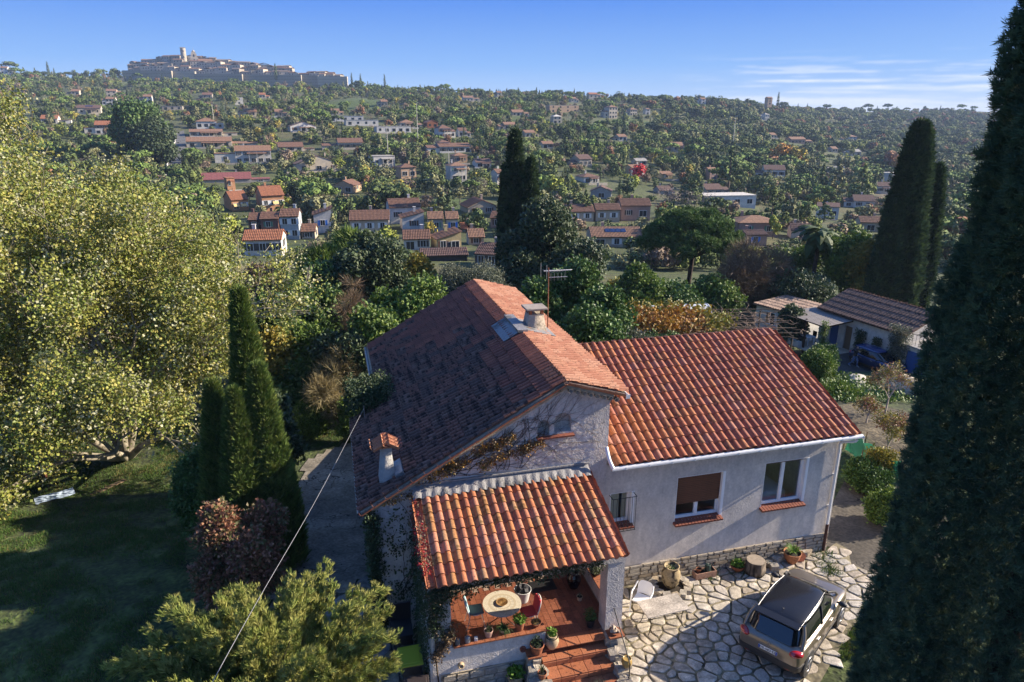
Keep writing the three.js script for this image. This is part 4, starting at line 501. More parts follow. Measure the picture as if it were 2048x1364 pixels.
  const lb = onY(1045, 1200, F0), bk = thing('laundry_basket', 'pale grey basket full of dark things behind the round table', 'basket', lb, .2); const q = new MB(); q.lathe([[.17, 0], [.24, .36], [.255, .36], [.255, .385], [.235, .385], [.165, .02], [0, .02]], 0, 0, 0, 20); q.build('basket_body', std(lin(.5, .5, .49), .7), bk); { const r = Rng(4), g = new MB(); for (let k = 0; k < 12; k++) g.add(stoneGeos[k % 7], mat4(r.s() * .13, .33 + r() * .08, r.s() * .13, r(), r() * 6, r(), [.12, .1, .16])); g.build('contents', std(lin(.03, .03, .035), .8), bk); }
  const dm = onY(1085, 1172, F0); new MB().rbox(0, .01, 0, .78, .018, .5, .006).build('mat_body', M.black, thing('doormat', 'black rubber doormat in front of the entrance door', 'doormat', dm, 14.6 * Math.PI / 180));
  const bj = onY(1147, 1174, F0), jt = thing('black_jar', 'large glossy black glazed jar by the side wall', 'jar', bj); new MB().lathe(POT.jar.map(([a, b]) => [a * .22, b * .55]), 0, 0, 0, 28).build('jar_body', std(lin(.006, .006, .008), .12), jt);
  potted('terrace_plant', 'small grey pot with wispy plant below the side wall', onY(1159, 1200, F0), 'flower', .09, .14, M.paleClay, spikes(20, .16, .006, .8, 3), GREEN.olive);
  potted('terrace_plant', 'dark pot with trailing green plant at the pillar foot', onY(1180, 1252, F0), 'flower', .13, .24, M.black, leafBall(160, .17, .2, .07, 4, .16), GREEN.mid);
  new MB().span(V(0, 0, 0), V(0, .5, 0), .11, .1, 14).build('log_body', M.paleWood, thing('log_stool', 'upright pale wooden log standing by the front door wall', 'log', L2W(-1.78, F0, .3)));
  // on the copings
  const ul = (u, v) => onY(u, v, COP);
  potted('coping_plant', 'spiky aloe in a painted pot on the terrace wall', ul(977, 1272), 'flower', .12, .2, std(lin(.45, .30, .26), .6, { map: stainT }), spikes(34, .26, .014, 1.0, 5, .15), GREEN.olive);
  potted('coping_plant', 'drooping strap-leaved plant on the terrace wall', ul(1006, 1264), 'bowl', .12, .13, M.paleClay, spikes(46, .36, .012, 1.25, 6, .9), GREEN.mid);
  potted('coping_plant', 'bright green basil in a terracotta pot on the terrace wall', ul(1039, 1258), 'flower', .14, .25, M.terracotta, leafBall(320, .17, .13, .06, 7, .1), GREEN.bright);
  potted('coping_plant', 'brownish succulent in a shallow clay bowl on the terrace wall', ul(1072, 1251), 'bowl', .14, .12, M.terracotta, spikes(60, .17, .014, 1.2, 8, .1), GREEN.straw);
  const lant = (u, v, lab, k) => { const t = thing('lantern', lab, 'lantern', ul(u, v)); new MB().lathe([[0, 0], [.07, 0], [.075, .02], [.075, .15], [.06, .17], [.02, .19], [0, .19]], 0, 0, 0, 12).build('lantern_body', k, t); new MB().add(new THREE.TorusGeometry(.05, .006, 5, 14), mat4(0, .22, 0)).build('handle', M.iron, t); };
  lant(915, 1288, 'small dark glass lantern at the end of the terrace wall', std(lin(.10, .11, .12), .25)); lant(935, 1284, 'grey metal lantern beside the dark one on the terrace wall', std(lin(.25, .27, .3), .4, { metalness: .5 }));
  { const s = part('ornament_stone', stoneGeos[2], std(lin(.7, .68, .64), .9)); s.position.copy(ul(952, 1280)); s.position.y += .04; s.scale.setScalar(.09); tag(s, 'small white stone on the terrace wall', 'stone'); }
  const sw = (z) => L2W(-1.31, COP + .005, z);
  { const tpot = thing('teapot', 'small white teapot on the tiled side wall', 'teapot', sw(.55)); new MB().lathe([[0, 0], [.06, 0], [.09, .05], [.07, .11], [.02, .13], [.02, .15], [0, .15]], 0, 0, 0, 16).build('pot_body', M.white, tpot); new MB().tube([[.07, .04, 0], [.12, .07, 0], [.14, .12, 0]], .014, 8, 6).build('spout', M.white, tpot); }
  potted('side_wall_plant', 'dark bowl of succulents on the tiled side wall', sw(1.05), 'bowl', .17, .12, M.black, leafBall(180, .17, .08, .06, 12, .04), GREEN.olive);
  { const w = thing('small_jug', 'small black jug on the tiled side wall near the pillar', 'jug', sw(1.75)); new MB().lathe([[0, 0], [.05, 0], [.07, .06], [.05, .13], [.06, .16], [0, .15]], 0, 0, 0, 14).build('jug_body', M.black, w); }
  // steps
  potted('step_plant', 'terracotta pot with sparse dark plant on the step cheek', L2W(-3.72, .925, 3.06), 'flower', .19, .27, M.terracotta, leafBall(120, .14, .18, .05, 14, .12), GREEN.dark);
  potted('step_plant', 'round beige jar with bright green seedling beside the steps', L2W(-3.28, .915, 2.98), 'jar', .19, .42, M.paleClay, leafBall(90, .10, .14, .08, 15, .12), GREEN.bright);
  potted('step_plant', 'small pot of cactus stems on the lower step cheek', L2W(-3.74, .62, 3.62), 'flower', .12, .17, M.terracotta, spikes(40, .26, .016, .5, 16, .1), GREEN.olive);
  { const b = thing('shell_dish', 'clay dish heaped with shells on the slab by the handrail', 'dish', L2W(-1.5, 1.052, 3.02)); new MB().lathe([[0, 0], [.1, 0], [.17, .05], [.165, .055], [0, .02]], 0, 0, 0, 18).build('dish_body', M.terracotta, b); const r = Rng(8), g = new MB(); for (let k = 0; k < 9; k++) g.add(stoneGeos[k % 7], mat4(r.s() * .1, .07, r.s() * .1, r(), r() * 6, r(), [.07, .06, .12])); g.build('shells', std(lin(.35, .27, .2), .7), b); }
  { const b = thing('ochre_jar', 'empty ochre glazed jar on the rough stone cheek', 'jar', L2W(-1.5, .66, 3.85)); new MB().lathe(POT.oil.map(([a, k]) => [a * .14, k * .26]), 0, 0, 0, 20).build('jar_body', std(lin(.32, .21, .06), .35), b); }
  potted('yard_plant', 'cream pot with leafy bulbs in front of the terrace wall', onY(1031, 1372, .02), 'flower', .22, .42, M.paleClay, leafBall(120, .2, .1, .12, 18, .08).clone(), GREEN.bright);
  potted('yard_plant', 'feathery grey green plant in a low pot on the bottom step', L2W(-2.35, .22, 4.15), 'bowl', .15, .15, M.terracotta, spikes(120, .38, .006, 1.0, 19, .4), GREEN.blue);
}
{ // patio things
  const wp = onY(1284, 1199, .42), pc = thing('plastic_chair', 'white moulded plastic armchair beside the patio table', 'chair', [wp.x, .045, wp.z], -.55); const W = std(lin(.82, .82, .81), .4);
  { const shell = (f, nu, nv, th) => { const P = [], I = []; for (let j = 0; j <= nv; j++) for (let i = 0; i <= nu; i++) P.push(...f(i / nu, j / nv)); for (let j = 0; j < nv; j++) for (let i = 0; i < nu; i++) { const a = j * (nu + 1) + i; I.push(a, a + 1, a + nu + 1, a + 1, a + nu + 2, a + nu + 1); } const g = new THREE.BufferGeometry(); g.setAttribute('position', new THREE.Float32BufferAttribute(P, 3)); g.setIndex(I); g.computeVertexNormals(); return g; };
    new MB().rbox(0, .41, .02, .46, .03, .44, .012).build('seat', W, pc); part('backrest', shell((u, v) => { const a = (u - .5) * 2.1; return [Math.sin(a) * .27 * (1 + .05 * v), .42 + v * .40 * (1 - .35 * Math.pow(Math.abs(u - .5) * 2, 4)), -.12 - Math.cos(a) * .12 - v * .10]; }, 14, 6), W, pc);
    for (const s of [-1, 1]) { new MB().tube([[s * .25, .80, -.24], [s * .29, .66, -.08], [s * .29, .63, .12], [s * .27, .60, .2]], .022, 16, 6).build('armrest', W, pc); new MB().span(V(s * .27, .61, .2), V(s * .28, 0, .25), .024, .02).build('leg', W, pc); new MB().span(V(s * .22, .42, -.18), V(s * .27, 0, -.28), .024, .02).build('leg', W, pc); } }
  // table with a pale slab on iron legs
  const P4 = [onY(1275, 1203, .75), onY(1354, 1186, .75), onY(1380, 1218, .75), onY(1294, 1237, .75)], ctr = P4.reduce((a, p) => a.add(p), V(0, 0, 0)).multiplyScalar(.25), ax = P4[1].clone().sub(P4[0]), ang = Math.atan2(-ax.z, ax.x); const tb = thing('patio_table', 'rectangular table with pale travertine top and scrolled iron legs', 'table', [ctr.x, .045, ctr.z], ang);
  const tw = P4[1].distanceTo(P4[0]) * .5 + P4[2].distanceTo(P4[3]) * .5, td = P4[3].distanceTo(P4[0]) * .5 + P4[2].distanceTo(P4[1]) * .5;
  new MB().rbox(0, .70, 0, tw, .035, td, .008).build('tabletop', std(lin(.66, .58, .48), .5, { map: grainT }), tb);
  for (const [a, b] of [[-1, -1], [1, -1], [1, 1], [-1, 1]]) { const x = a * (tw / 2 - .12), z = b * (td / 2 - .1); new MB().tube([[x, .68, z], [x * .92, .45, z * .9], [x * .9, .25, z * .9], [x, .05, z], [x * 1.06, .012, z * 1.05]], .012, 16, 6).add(new THREE.TorusGeometry(.06, .009, 5, 16, 5), mat4(x * .86, .58, z, 0, 0, 0)).build('leg', M.iron, tb); }
  new MB().span(V(-tw / 2 + .14, .3, 0), V(tw / 2 - .14, .3, 0), .009).box(0, .675, 0, tw - .12, .015, td - .12).build('table_frame', M.iron, tb);
  // big oil jar on a ring of stones
  const jp = onY(1340, 1172, .1), jb = thing('stone_jar_base', 'low ring of rough stones under the big oil jar', 'stone base', [jp.x, .03, jp.z]); { const r = Rng(20); new MB().lathe([[0, 0], [.52, 0], [.5, .08], [0, .1]], 0, 0, 0, 20).build('earth', M.earth, jb); for (let k = 0; k < 13; k++) { const a = k / 13 * 6.283, s = part('stone', stoneGeos[k % 7], stoneMats[k % 5], jb); s.position.set(Math.cos(a) * .56, .07, Math.sin(a) * .5); s.rotation.y = -a + r(); s.scale.set(.22, .2, .26); } }
  const oj = thing('oil_jar', 'big weathered ochre oil jar planted with a small green plant', 'jar', [jp.x, .125, jp.z]); new MB().lathe(POT.oil.map(([a, k]) => [a * .30, k * .74]), 0, 0, 0, 30).build('jar_body', std(lin(.40, .31, .17), .8, { map: lichenT }), oj); part('foliage', leafBall(60, .14, .05, .06, 22, .68), GREEN.mid, oj);
  const bp = onY(1408, 1152, .05), bx = thing('planter_box', 'pinkish clay trough against the stone plinth', 'planter', [bp.x, .045, bp.z], .27); new MB().box(0, .02, 0, .72, .04, .26).box(0, .13, .125, .74, .2, .025).box(0, .13, -.125, .74, .2, .025).box(.36, .13, 0, .025, .2, .23).box(-.36, .13, 0, .025, .2, .23).build('trough', std(lin(.42, .25, .18), .85, { map: speckT }), bx); new MB().box(0, .13, 0, .7, .12, .22).build('soil', M.earth, bx);
  { const wc = thing('watering_can', 'dark green watering can standing in the clay trough', 'watering can', [bp.x + .1, .235, bp.z - .02], .4); new MB().lathe([[0, 0], [.09, 0], [.095, .02], [.085, .24], [.07, .25], [0, .22]], 0, 0, 0, 16).build('can_body', std(lin(.012, .035, .03), .35), wc); new MB().tube([[.08, .06, 0], [.17, .16, 0], [.22, .26, 0]], .015, 8, 6).build('spout', std(lin(.012, .035, .03), .35), wc); new MB().tube([[-.08, .08, 0], [-.15, .18, 0], [-.06, .28, 0], [.04, .25, 0]], .01, 12, 5).build('handle', std(lin(.012, .035, .03), .35), wc); }
  potted('patio_plant', 'empty small terracotta pot in the clay trough', V(bp.x - .2, .235, bp.z + .03), 'flower', .09, .13, M.terracotta, null, null);
  potted('patio_plant', 'low terracotta bowl of green rosettes by the tree stump', onY(1474, 1140, .045), 'bowl', .24, .22, M.terracotta, leafBall(200, .2, .08, .11, 23, .05), GREEN.bright);
  const sp = onY(1509, 1143, .045), st = thing('tree_stump', 'weathered sawn tree trunk section standing on the patio', 'stump', sp); { const r = Rng(25), prof = [[0, 0], [.34, 0], [.33, .1], [.31, .25], [.31, .44], [.30, .46]]; const g = new THREE.LatheGeometry(prof.map(([a, b]) => new THREE.Vector2(a, b)), 28), p = g.attributes.position; for (let i = 0; i < p.count; i++) { const a = Math.atan2(p.getZ(i), p.getX(i)), k = 1 + .05 * Math.sin(a * 5 + 1) + .03 * Math.sin(a * 11); p.setXYZ(i, p.getX(i) * k, p.getY(i), p.getZ(i) * k); } g.computeVertexNormals(); part('bark', metreUV(g), std(lin(.26, .22, .18), .95, { map: barkT, bumpMap: barkT, bumpScale: .02 }), st); new MB().add(new THREE.CircleGeometry(.30, 28), mat4(0, .456, 0, -Math.PI / 2)).build('sawn_top', std(lin(.33, .28, .23), .95, { map: stainT, bumpMap: woodT, bumpScale: .01 }), st); }
  potted('patio_plant', 'rounded terracotta pot of green strap leaves near the downpipe', onY(1582, 1124, .045), 'bowl', .29, .40, std(lin(.46, .19, .085), .8, { map: speckT }), spikes(60, .42, .022, .8, 26, .4), GREEN.bright);
  { const r = Rng(27); [[1537, 1128], [1553, 1120], [1548, 1136], [1604, 1108], [1612, 1104], [1562, 1113]].forEach(([u, v], i) => { const s = part('garden_rock', stoneGeos[i % 7], stoneMats[(i * 2) % 5]); const p = onY(u, v, .1); s.position.set(p.x, .13, p.z); s.scale.set(r.r(.2, .38), r.r(.16, .28), r.r(.2, .34)); s.rotation.y = r() * 6; tag(s, ['flat grey rock right of the tree stump', 'grey rock between stump and terracotta pot', 'small rock in front of the others near the stump', 'pale rock right of the terracotta pot', 'grey rock nearest the downpipe', 'rock left of the rounded terracotta pot'][i], 'rock', 'rocks along the plinth'); });
    const sh = new MB().add(new THREE.CylinderGeometry(.22, .2, .05, 6), mat4(0, .03, 0)); const o = sh.build('clay_shard', M.terracotta); o.position.copy(onY(1598, 1118, .045)); o.rotation.set(.5, .4, .2); o.position.y += .1; tag(o, 'broken clay tile leaning by the terracotta pot', 'shard'); }
  // wheeled bins
  const bin = (label, u, v, ry, bodyC, lidC, open) => { const p = onY(u, v, -.28), b = thing('wheeled_bin', label, 'bin', [p.x, hgt(p.x, p.z) + .05, p.z], ry), m = std(bodyC, .6), l = std(lidC, .5); const g = new THREE.CylinderGeometry(.40, .31, .92, 4, 1); g.rotateY(Math.PI / 4); new MB().add(g, mat4(0, .5, 0, 0, 0, 0, [.95, 1, 1.15])).box(0, .95, 0, .60, .05, .72).build('bin_body', m, b); const lid = new MB().rbox(0, 0, .34, .62, .05, .74, .02).rbox(0, .03, .34, .5, .04, .6, .02).build('lid', l, b); lid.position.set(0, 1.0, -.34); if (open) lid.rotation.x = -open; new MB().span(V(-.22, .98, -.42), V(.22, .98, -.42), .018).build('handle', M.black, b); for (const s of [-1, 1]) new MB().add(new THREE.CylinderGeometry(.11, .11, .05, 16), mat4(s * .3, .11, -.28, 0, 0, Math.PI / 2)).build('wheel', M.black, b); return b; };
  bin('open black wheeled bin nearest the villa corner', 806, 1312, .25, lin(.02, .022, .024), lin(.018, .018, .02), 1.3); bin('dark wheeled bin with a yellow lid beside the terrace wall', 824, 1374, .25, lin(.035, .037, .04), lin(.33, .36, .02), 0); bin('grey wheeled bin with a dark brown lid, at the bottom edge', 838, 1440, .2, lin(.075, .07, .068), lin(.035, .026, .024), 0);
}
// ---------------------------------------------------------------- foliage kit
function leafSprig(n, size, R, seed, fat = .42, upish = .3) { const r = Rng(seed), P = []; for (let i = 0; i < n; i++) { const o = V(r.s(), r.s(), r.s()).multiplyScalar(R), d = V(r.s(), r.s() + upish, r.s()).normalize(), e = d.clone().cross(V(r.s(), r.s(), r.s())).normalize(), nn = d.clone().cross(e), L = size * r.r(.7, 1.25), w = L * fat; const a = o, b = o.clone().addScaledVector(d, L), c = o.clone().addScaledVector(d, L * .45).addScaledVector(e, w).addScaledVector(nn, w * .3), f = o.clone().addScaledVector(d, L * .45).addScaledVector(e, -w).addScaledVector(nn, w * .3); [a, c, b, a, b, f].forEach((v) => P.push(v.x, v.y, v.z)); } const g = new THREE.BufferGeometry(); g.setAttribute('position', new THREE.Float32BufferAttribute(P, 3)); g.computeVertexNormals(); return g; }
function needleSprig(n, len, w, spread, seed, fan = .12) { const r = Rng(seed), P = []; for (let i = 0; i < n; i++) { const a = r() * 6.283, t = spread * Math.sqrt(r()), d = V(Math.cos(a) * Math.sin(t), Math.cos(t), Math.sin(a) * Math.sin(t)), o = V(r.s() * fan, r.s() * fan, r.s() * fan), e = d.clone().cross(V(r.s(), r.s(), r.s())).normalize(), L = len * r.r(.55, 1.1), ww = w * r.r(.7, 1.3); const m = o.clone().addScaledVector(d, L * .5); [o.clone().addScaledVector(e, ww * .6), o.clone().addScaledVector(e, -ww * .6), m.clone().addScaledVector(e, ww), m.clone().addScaledVector(e, ww), o.clone().addScaledVector(e, -ww * .6), m.clone().addScaledVector(e, -ww), m.clone().addScaledVector(e, ww), m.clone().addScaledVector(e, -ww), o.clone().addScaledVector(d, L)].forEach((v) => P.push(v.x, v.y, v.z)); } const g = new THREE.BufferGeometry(); g.setAttribute('position', new THREE.Float32BufferAttribute(P, 3)); g.computeVertexNormals(); return g; }
const SPR = { broad: leafSprig(10, .17, .30, 1), big: leafSprig(10, .30, .5, 2, .5), small: leafSprig(14, .10, .22, 3), olive: leafSprig(16, .16, .3, 4, .16), spray: needleSprig(16, .34, .028, .9, 5, .1), cyp: needleSprig(18, .42, .05, .75, 6, .14), feather: needleSprig(22, .36, .016, .75, 7, .06), pine: needleSprig(20, .34, .02, 1.5, 8, .06), twig: needleSprig(7, .7, .008, .9, 9, .05), plane: leafSprig(13, .118, .34, 10, .5, .1), cypFine: needleSprig(34, .21, .013, 1.0, 12, .10), reed: needleSprig(14, .9, .03, .7, 11, .2) };
const FM = phy(lin(1, 1, 1), .6, { transmission: .38, thickness: 0, side: THREE.DoubleSide, specularIntensity: .6 }), FG = phy(lin(1, 1, 1), .5, { transmission: .32, thickness: 0, side: THREE.DoubleSide, specularIntensity: .55 }), FN = phy(lin(1, 1, 1), .75, { transmission: .22, thickness: 0, side: THREE.DoubleSide, specularIntensity: .4 });
const PAL = { plane: [[.22, .245, .055], [.29, .28, .07], [.17, .21, .045], [.36, .32, .08], [.20, .25, .04], [.31, .32, .06], [.40, .40, .24]], dark: [[0.052, 0.086, 0.031], [0.065, 0.104, 0.036], [0.039, 0.068, 0.026], [0.086, 0.124, 0.044]], laurel: [[0.068, 0.135, 0.027], [0.095, 0.176, 0.034], [0.047, 0.101, 0.024], [0.135, 0.216, 0.047]], bright: [[0.144, 0.228, 0.03], [0.108, 0.18, 0.024], [0.204, 0.276, 0.042], [0.084, 0.144, 0.022]], olive: [[0.138, 0.156, 0.094], [0.106, 0.125, 0.069], [0.188, 0.2, 0.138], [0.075, 0.094, 0.05]], yellow: [[.30, .25, .035], [.22, .21, .03], [.15, .17, .025], [.36, .27, .04]], orange: [[.40, .20, .03], [.46, .26, .035], [.30, .13, .025], [.24, .17, .03]], brown: [[0.204, 0.132, 0.072], [0.156, 0.102, 0.06], [0.252, 0.168, 0.084], [0.12, 0.096, 0.054]], purple: [[0.25, 0.112, 0.075], [0.312, 0.144, 0.081], [0.163, 0.138, 0.056], [0.125, 0.125, 0.044], [0.362, 0.188, 0.1]], cyp: [[0.062, 0.1, 0.037], [0.045, 0.077, 0.033], [0.083, 0.122, 0.043], [0.037, 0.065, 0.027]], blueCyp: [[.07, .12, .066], [.09, .145, .076], [.05, .09, .054], [.11, .16, .08]], juniper: [[.22, .25, .055], [.28, .29, .075], [.15, .19, .04], [.33, .32, .09]], thuja: [[.10, .155, .03], [.13, .19, .04], [.07, .115, .024], [.17, .20, .045]], pine: [[0.068, 0.128, 0.027], [0.088, 0.155, 0.034], [0.047, 0.095, 0.024], [0.115, 0.182, 0.041]], straw: [[.34, .27, .12], [.26, .20, .09], [.40, .33, .16]], red: [[.45, .02, .02], [.36, .015, .02], [.5, .05, .03]] };
function tint(r, pal) { const c = r.pick(PAL[pal]), g = r.r(.75, 1.25); return [c[0] * g, c[1] * g, c[2] * g]; }
const UPV = V(0, 1, 0);
function sprigAt(p, dir, s, r) { const q = new THREE.Quaternion().setFromUnitVectors(UPV, dir), q2 = new THREE.Quaternion().setFromAxisAngle(UPV, r() * 6.283); return new THREE.Matrix4().compose(p, q.multiply(q2), V(s, s, s)); }
function blobPoints(blobs, n, r, pal, scale, out = .35, up = .5) { const w = blobs.map((b) => (b[3] * b[4] * b[5]) ** .667), tot = w.reduce((a, b) => a + b, 0), cum = []; w.reduce((a, b, i) => cum[i] = a + b, 0); const res = []; for (let i = 0; i < n; i++) { const x = r() * tot, k = cum.findIndex((c) => c >= x), b = blobs[k], a = r() * 6.283, c = r.s(), s = Math.sqrt(1 - c * c), d = V(Math.cos(a) * s, c, Math.sin(a) * s), q = Math.cbrt(lerp(out, 1, r())) * (1 + r.s() * .06); const p = V(b[0] + d.x * b[3] * q, b[1] + d.y * b[4] * q, b[2] + d.z * b[5] * q), dir = d.clone().add(V(r.s() * .5, up + r.s() * .3, r.s() * .5)).normalize(); res.push({ m: sprigAt(p, dir, scale * r.r(.75, 1.3), r), c: tint(r, pal) }); } return res; }
// crown made of uneven lobes inside an ellipsoid of half-sizes (a, b, a) about (0, cy, 0)
function lobes(r, n, a, b, cy, lobe = .38, flat = 1) { const L = []; for (let i = 0; i < n; i++) { const t = r() * 6.283, c = r.r(-.75, 1), s = Math.sqrt(1 - c * c), q = r.r(.45, .85), k = lobe * r.r(.7, 1.25); L.push([Math.cos(t) * s * a * q, cy + c * b * q, Math.sin(t) * s * a * q, a * k, Math.min(a * k * flat, b * .6), a * k]); } return L; }
function limbs(t, r, H, hTrunk, rad, ends, m = M.bark, name = 'trunk') { const b = new MB(), base = V(0, -.15, 0), fork = V(r.s() * .3, hTrunk, r.s() * .3); b.span(base, fork, rad, rad * .75, 9); for (const e of ends) { const mid = fork.clone().lerp(e, .5).add(V(r.s() * .3, r() * .4, r.s() * .3)); b.span(fork, mid, rad * .5, rad * .3, 6).span(mid, e, rad * .3, rad * .08, 5); } return b.build(name, m, t); }
function broadTree(o) { // {name,label,category,u,vTop,D,w(px),pal,sprig,n,...}
  const r = Rng(o.seed), top = at(o.u, o.vTop, o.D), gy = hgt(top.x, top.z), H = top.y - gy, f = seen(top)[2], a = o.w * f / FOCAL / 2, t = thing(o.name, o.label, o.category || 'tree', [top.x, gy, top.z], r() * 6, o.group);
  const crownB = (o.low ?? .28) * H, b = (H - crownB) / 2, cy = crownB + b, L = lobes(r, o.lobes || 22, a, b, cy, o.lobe || .38, o.flat || 1);
  limbs(t, r, H, crownB * .9 + .1, o.trunk || H * .022, L.slice(0, 9).map((q) => V(q[0] * .8, q[1], q[2] * .8)), o.bark || M.bark);
  const c = scatterInst('crown', SPR[o.sprig || 'broad'], o.mat || FM, blobPoints(L, o.n || 3000, r, o.pal, o.s || 1, o.out ?? .25, o.up ?? .4), t); c.userData.kind = 'stuff'; return t;
}
function columnTree(o) { // cypress and other columns: profile of radius over height
  const r = Rng(o.seed), top = o.at ? V(o.at[0], o.H + hgt(o.at[0], o.at[1]), o.at[1]) : at(o.u, o.vTop, o.D), gy = hgt(top.x, top.z), H = o.H || top.y - gy, f = seen(top)[2], R = o.R || o.w * f / FOCAL / 2, t = thing(o.name || 'cypress_tree', o.label, 'tree', [top.x, gy, top.z], 0, o.group);
  const prof = o.prof || ((y) => Math.min(1, .55 + y * 2.2) * Math.pow(clamp(1 - y), .55) * 1.08), sd = r() * 50; const rad = (y, a) => R * prof(y) * (.86 + .26 * fbm(Math.cos(a) * 1.8 + sd, Math.sin(a) * 1.8 + y * H * (o.freq || .22) + sd, 3) + (o.plume ? .16 * Math.pow(Math.abs(Math.sin(a * o.plume / 2 + 2 * vnoise(y * 4, sd))), 2) : 0)), lean = (y) => V((o.lean || 0) * y * y * H, 0, 0);
  new MB().span(V(0, -.2, 0), V(lean(.8).x, H * .85, 0), Math.max(.08, R * .14), .03, 8).build('trunk', M.bark, t);
  const pts = []; for (let i = 0; i < o.n; i++) { const y = o.y0 ? lerp(o.y0, 1, Math.pow(r(), .9)) : Math.pow(r(), .92), a = r() * 6.283, R1 = rad(y, a), k = Math.sqrt(lerp(o.out ?? .5, 1.06, r())), p = V(Math.cos(a) * R1 * k, .15 + y * H * .985, Math.sin(a) * R1 * k).add(lean(y)), d = V(Math.cos(a) * (o.outw ?? .8) + r.s() * .3, (o.upw ?? 1) + r.s() * .3, Math.sin(a) * (o.outw ?? .8) + r.s() * .3).normalize(); pts.push({ m: sprigAt(p, d, (o.s || 1) * r.r(.7, 1.3), r), c: tint(r, o.pal || 'cyp') }); }
  scatterInst('crown', SPR[o.sprig || 'cyp'], o.mat || FN, pts, t).userData.kind = 'stuff'; return t;
}
// ---------------------------------------------------------------- near trees
function planeTree(label, base, H, spread, seed, stems, nS) {
  const r = Rng(seed), t = thing('plane_tree', label, 'tree', base, 0), b = new MB(), tips = [];
  const grow = (p, d, L, rad, lev) => { const mid = p.clone().addScaledVector(d, L * .5).add(V(r.s(), r.s() * .4, r.s()).multiplyScalar(L * .06)), e = p.clone().addScaledVector(d, L).add(V(r.s(), r.s() * .3, r.s()).multiplyScalar(L * .08)); b.span(p, mid, rad, rad * .85, lev < 2 ? 8 : 5).span(mid, e, rad * .85, rad * .62, lev < 2 ? 8 : 5); if (lev >= 2) for (const q of [mid, e]) tips.push([q, rad, lev, d]); if (lev >= 5) return; const k = lev < 1 ? 3 : r() < .55 ? 3 : 2; for (let i = 0; i < k; i++) { const nd = d.clone().multiplyScalar(1.15).add(V(r.s(), r.s() * .55 + .1, r.s()).multiplyScalar(.95)).normalize(); if (nd.y < -.25) nd.y = .1; grow(e, nd.normalize(), L * r.r(.62, .84), rad * .58, lev + 1); } };
  for (const [dx, dy, dz, L] of stems) grow(V(dx * .3, -.1, dz * .3), V(dx, dy, dz).normalize(), L, H * .0115, 0);
  b.build('trunk', M.paleBark, t); const pts = [];
  for (let i = 0; i < nS; i++) { const [q, rd, lev] = r.pick(tips), s = lev > 3 ? .95 : .6, p = q.clone().add(V(r.s() + r.s(), r.s() + r.s() - .15, r.s() + r.s()).multiplyScalar(s * .62)); if (p.y < .5 || p.y > H) continue; if (fbm(p.x * .55 + seed, p.y * .6 + p.z * .5, 2) < .43) continue; pts.push({ m: sprigAt(p, V(r.s(), .6 + r.s(), r.s()).normalize(), r.r(.75, 1.25), r), c: tint(r, 'plane') }); }
  scatterInst('crown', SPR.plane, FG, pts, t).userData.kind = 'stuff';
}
planeTree('broad yellowing plane tree with pale stems at the lawn edge', [-19.6, -1.9, -31.2], 16.2, 8, 401, [[.12, 1, .1, 4.5], [-.4, 1, -.15, 4.8], [.36, 1, -.1, 4.0], [-.75, .9, .3, 4.3], [-.1, 1, -.6, 4.3], [.3, 1, .5, 3.6], [-.8, .45, .6, 3.0], [.75, .55, .3, 2.8], [.35, .5, .8, 2.6], [-.3, .5, .9, 2.8]], 20000);
planeTree('taller plane tree cut by the left edge of the photo', [-27.5, -2, -34], 20.5, 8, 402, [[-.02, 1, .1, 5.8], [-.4, 1, .2, 5.6], [.3, 1, .2, 5.2], [.0, 1, -.5, 5.3], [.8, .6, .6, 3.4]], 13000);
planeTree('plane tree with a leaning crown behind the first one', [-21.0, -2.3, -38.5], 15.2, 7, 403, [[.12, 1, 0, 4.1], [-.4, 1, .2, 3.8], [.4, .9, .2, 3.3], [-.1, 1, -.5, 3.6]], 9000);
columnTree({ label: 'towering dark cypress filling the right edge of the photo', at: [8.42, -9.5], H: 22, R: 1.9, n: 85000, seed: 411, pal: 'blueCyp', sprig: 'cypFine', s: .44, out: .72, freq: .7, plume: 9, prof: (y) => Math.min(1, .9 + y) * Math.pow(clamp(1 - y), .22), outw: 1.1, upw: .7 });
columnTree({ name: 'tall_juniper', label: 'tall narrow green conifer between lawn and drive', u: 478, vTop: 590, D: 22.3, w: 108, n: 9000, seed: 412, pal: 'thuja', sprig: 'feather', s: .95, freq: .8, plume: 7, outw: .25, upw: 1.4, prof: (y) => Math.min(1, .6 + y * 1.5) * Math.pow(clamp(1 - y), .8) * 1.15 });
columnTree({ name: 'tall_juniper', label: 'shorter multi-pointed conifer in front of the tall narrow one', u: 425, vTop: 775, D: 20.6, w: 112, n: 6000, seed: 413, pal: 'thuja', sprig: 'feather', s: .85, freq: 1, plume: 6, outw: .3, upw: 1.4, prof: (y) => Math.min(1, .7 + y) * Math.pow(clamp(1 - y), .75) * 1.1 });
columnTree({ name: 'tall_juniper', label: 'pointed conifer shoot right of the multi-pointed conifer', u: 515, vTop: 742, D: 20.4, w: 116, n: 6200, seed: 414, pal: 'thuja', sprig: 'feather', s: .85, freq: 1, plume: 6, outw: .3, upw: 1.4, prof: (y) => Math.min(1, .7 + y) * Math.pow(clamp(1 - y), .75) * 1.1 });
columnTree({ name: 'tall_juniper', label: 'conifer spire between the two lower conifer points', u: 468, vTop: 790, D: 19.9, w: 104, n: 5600, seed: 415, pal: 'thuja', sprig: 'feather', s: .85, freq: 1, plume: 5, outw: .3, upw: 1.4, prof: (y) => Math.min(1, .7 + y) * Math.pow(clamp(1 - y), .75) * 1.1 });
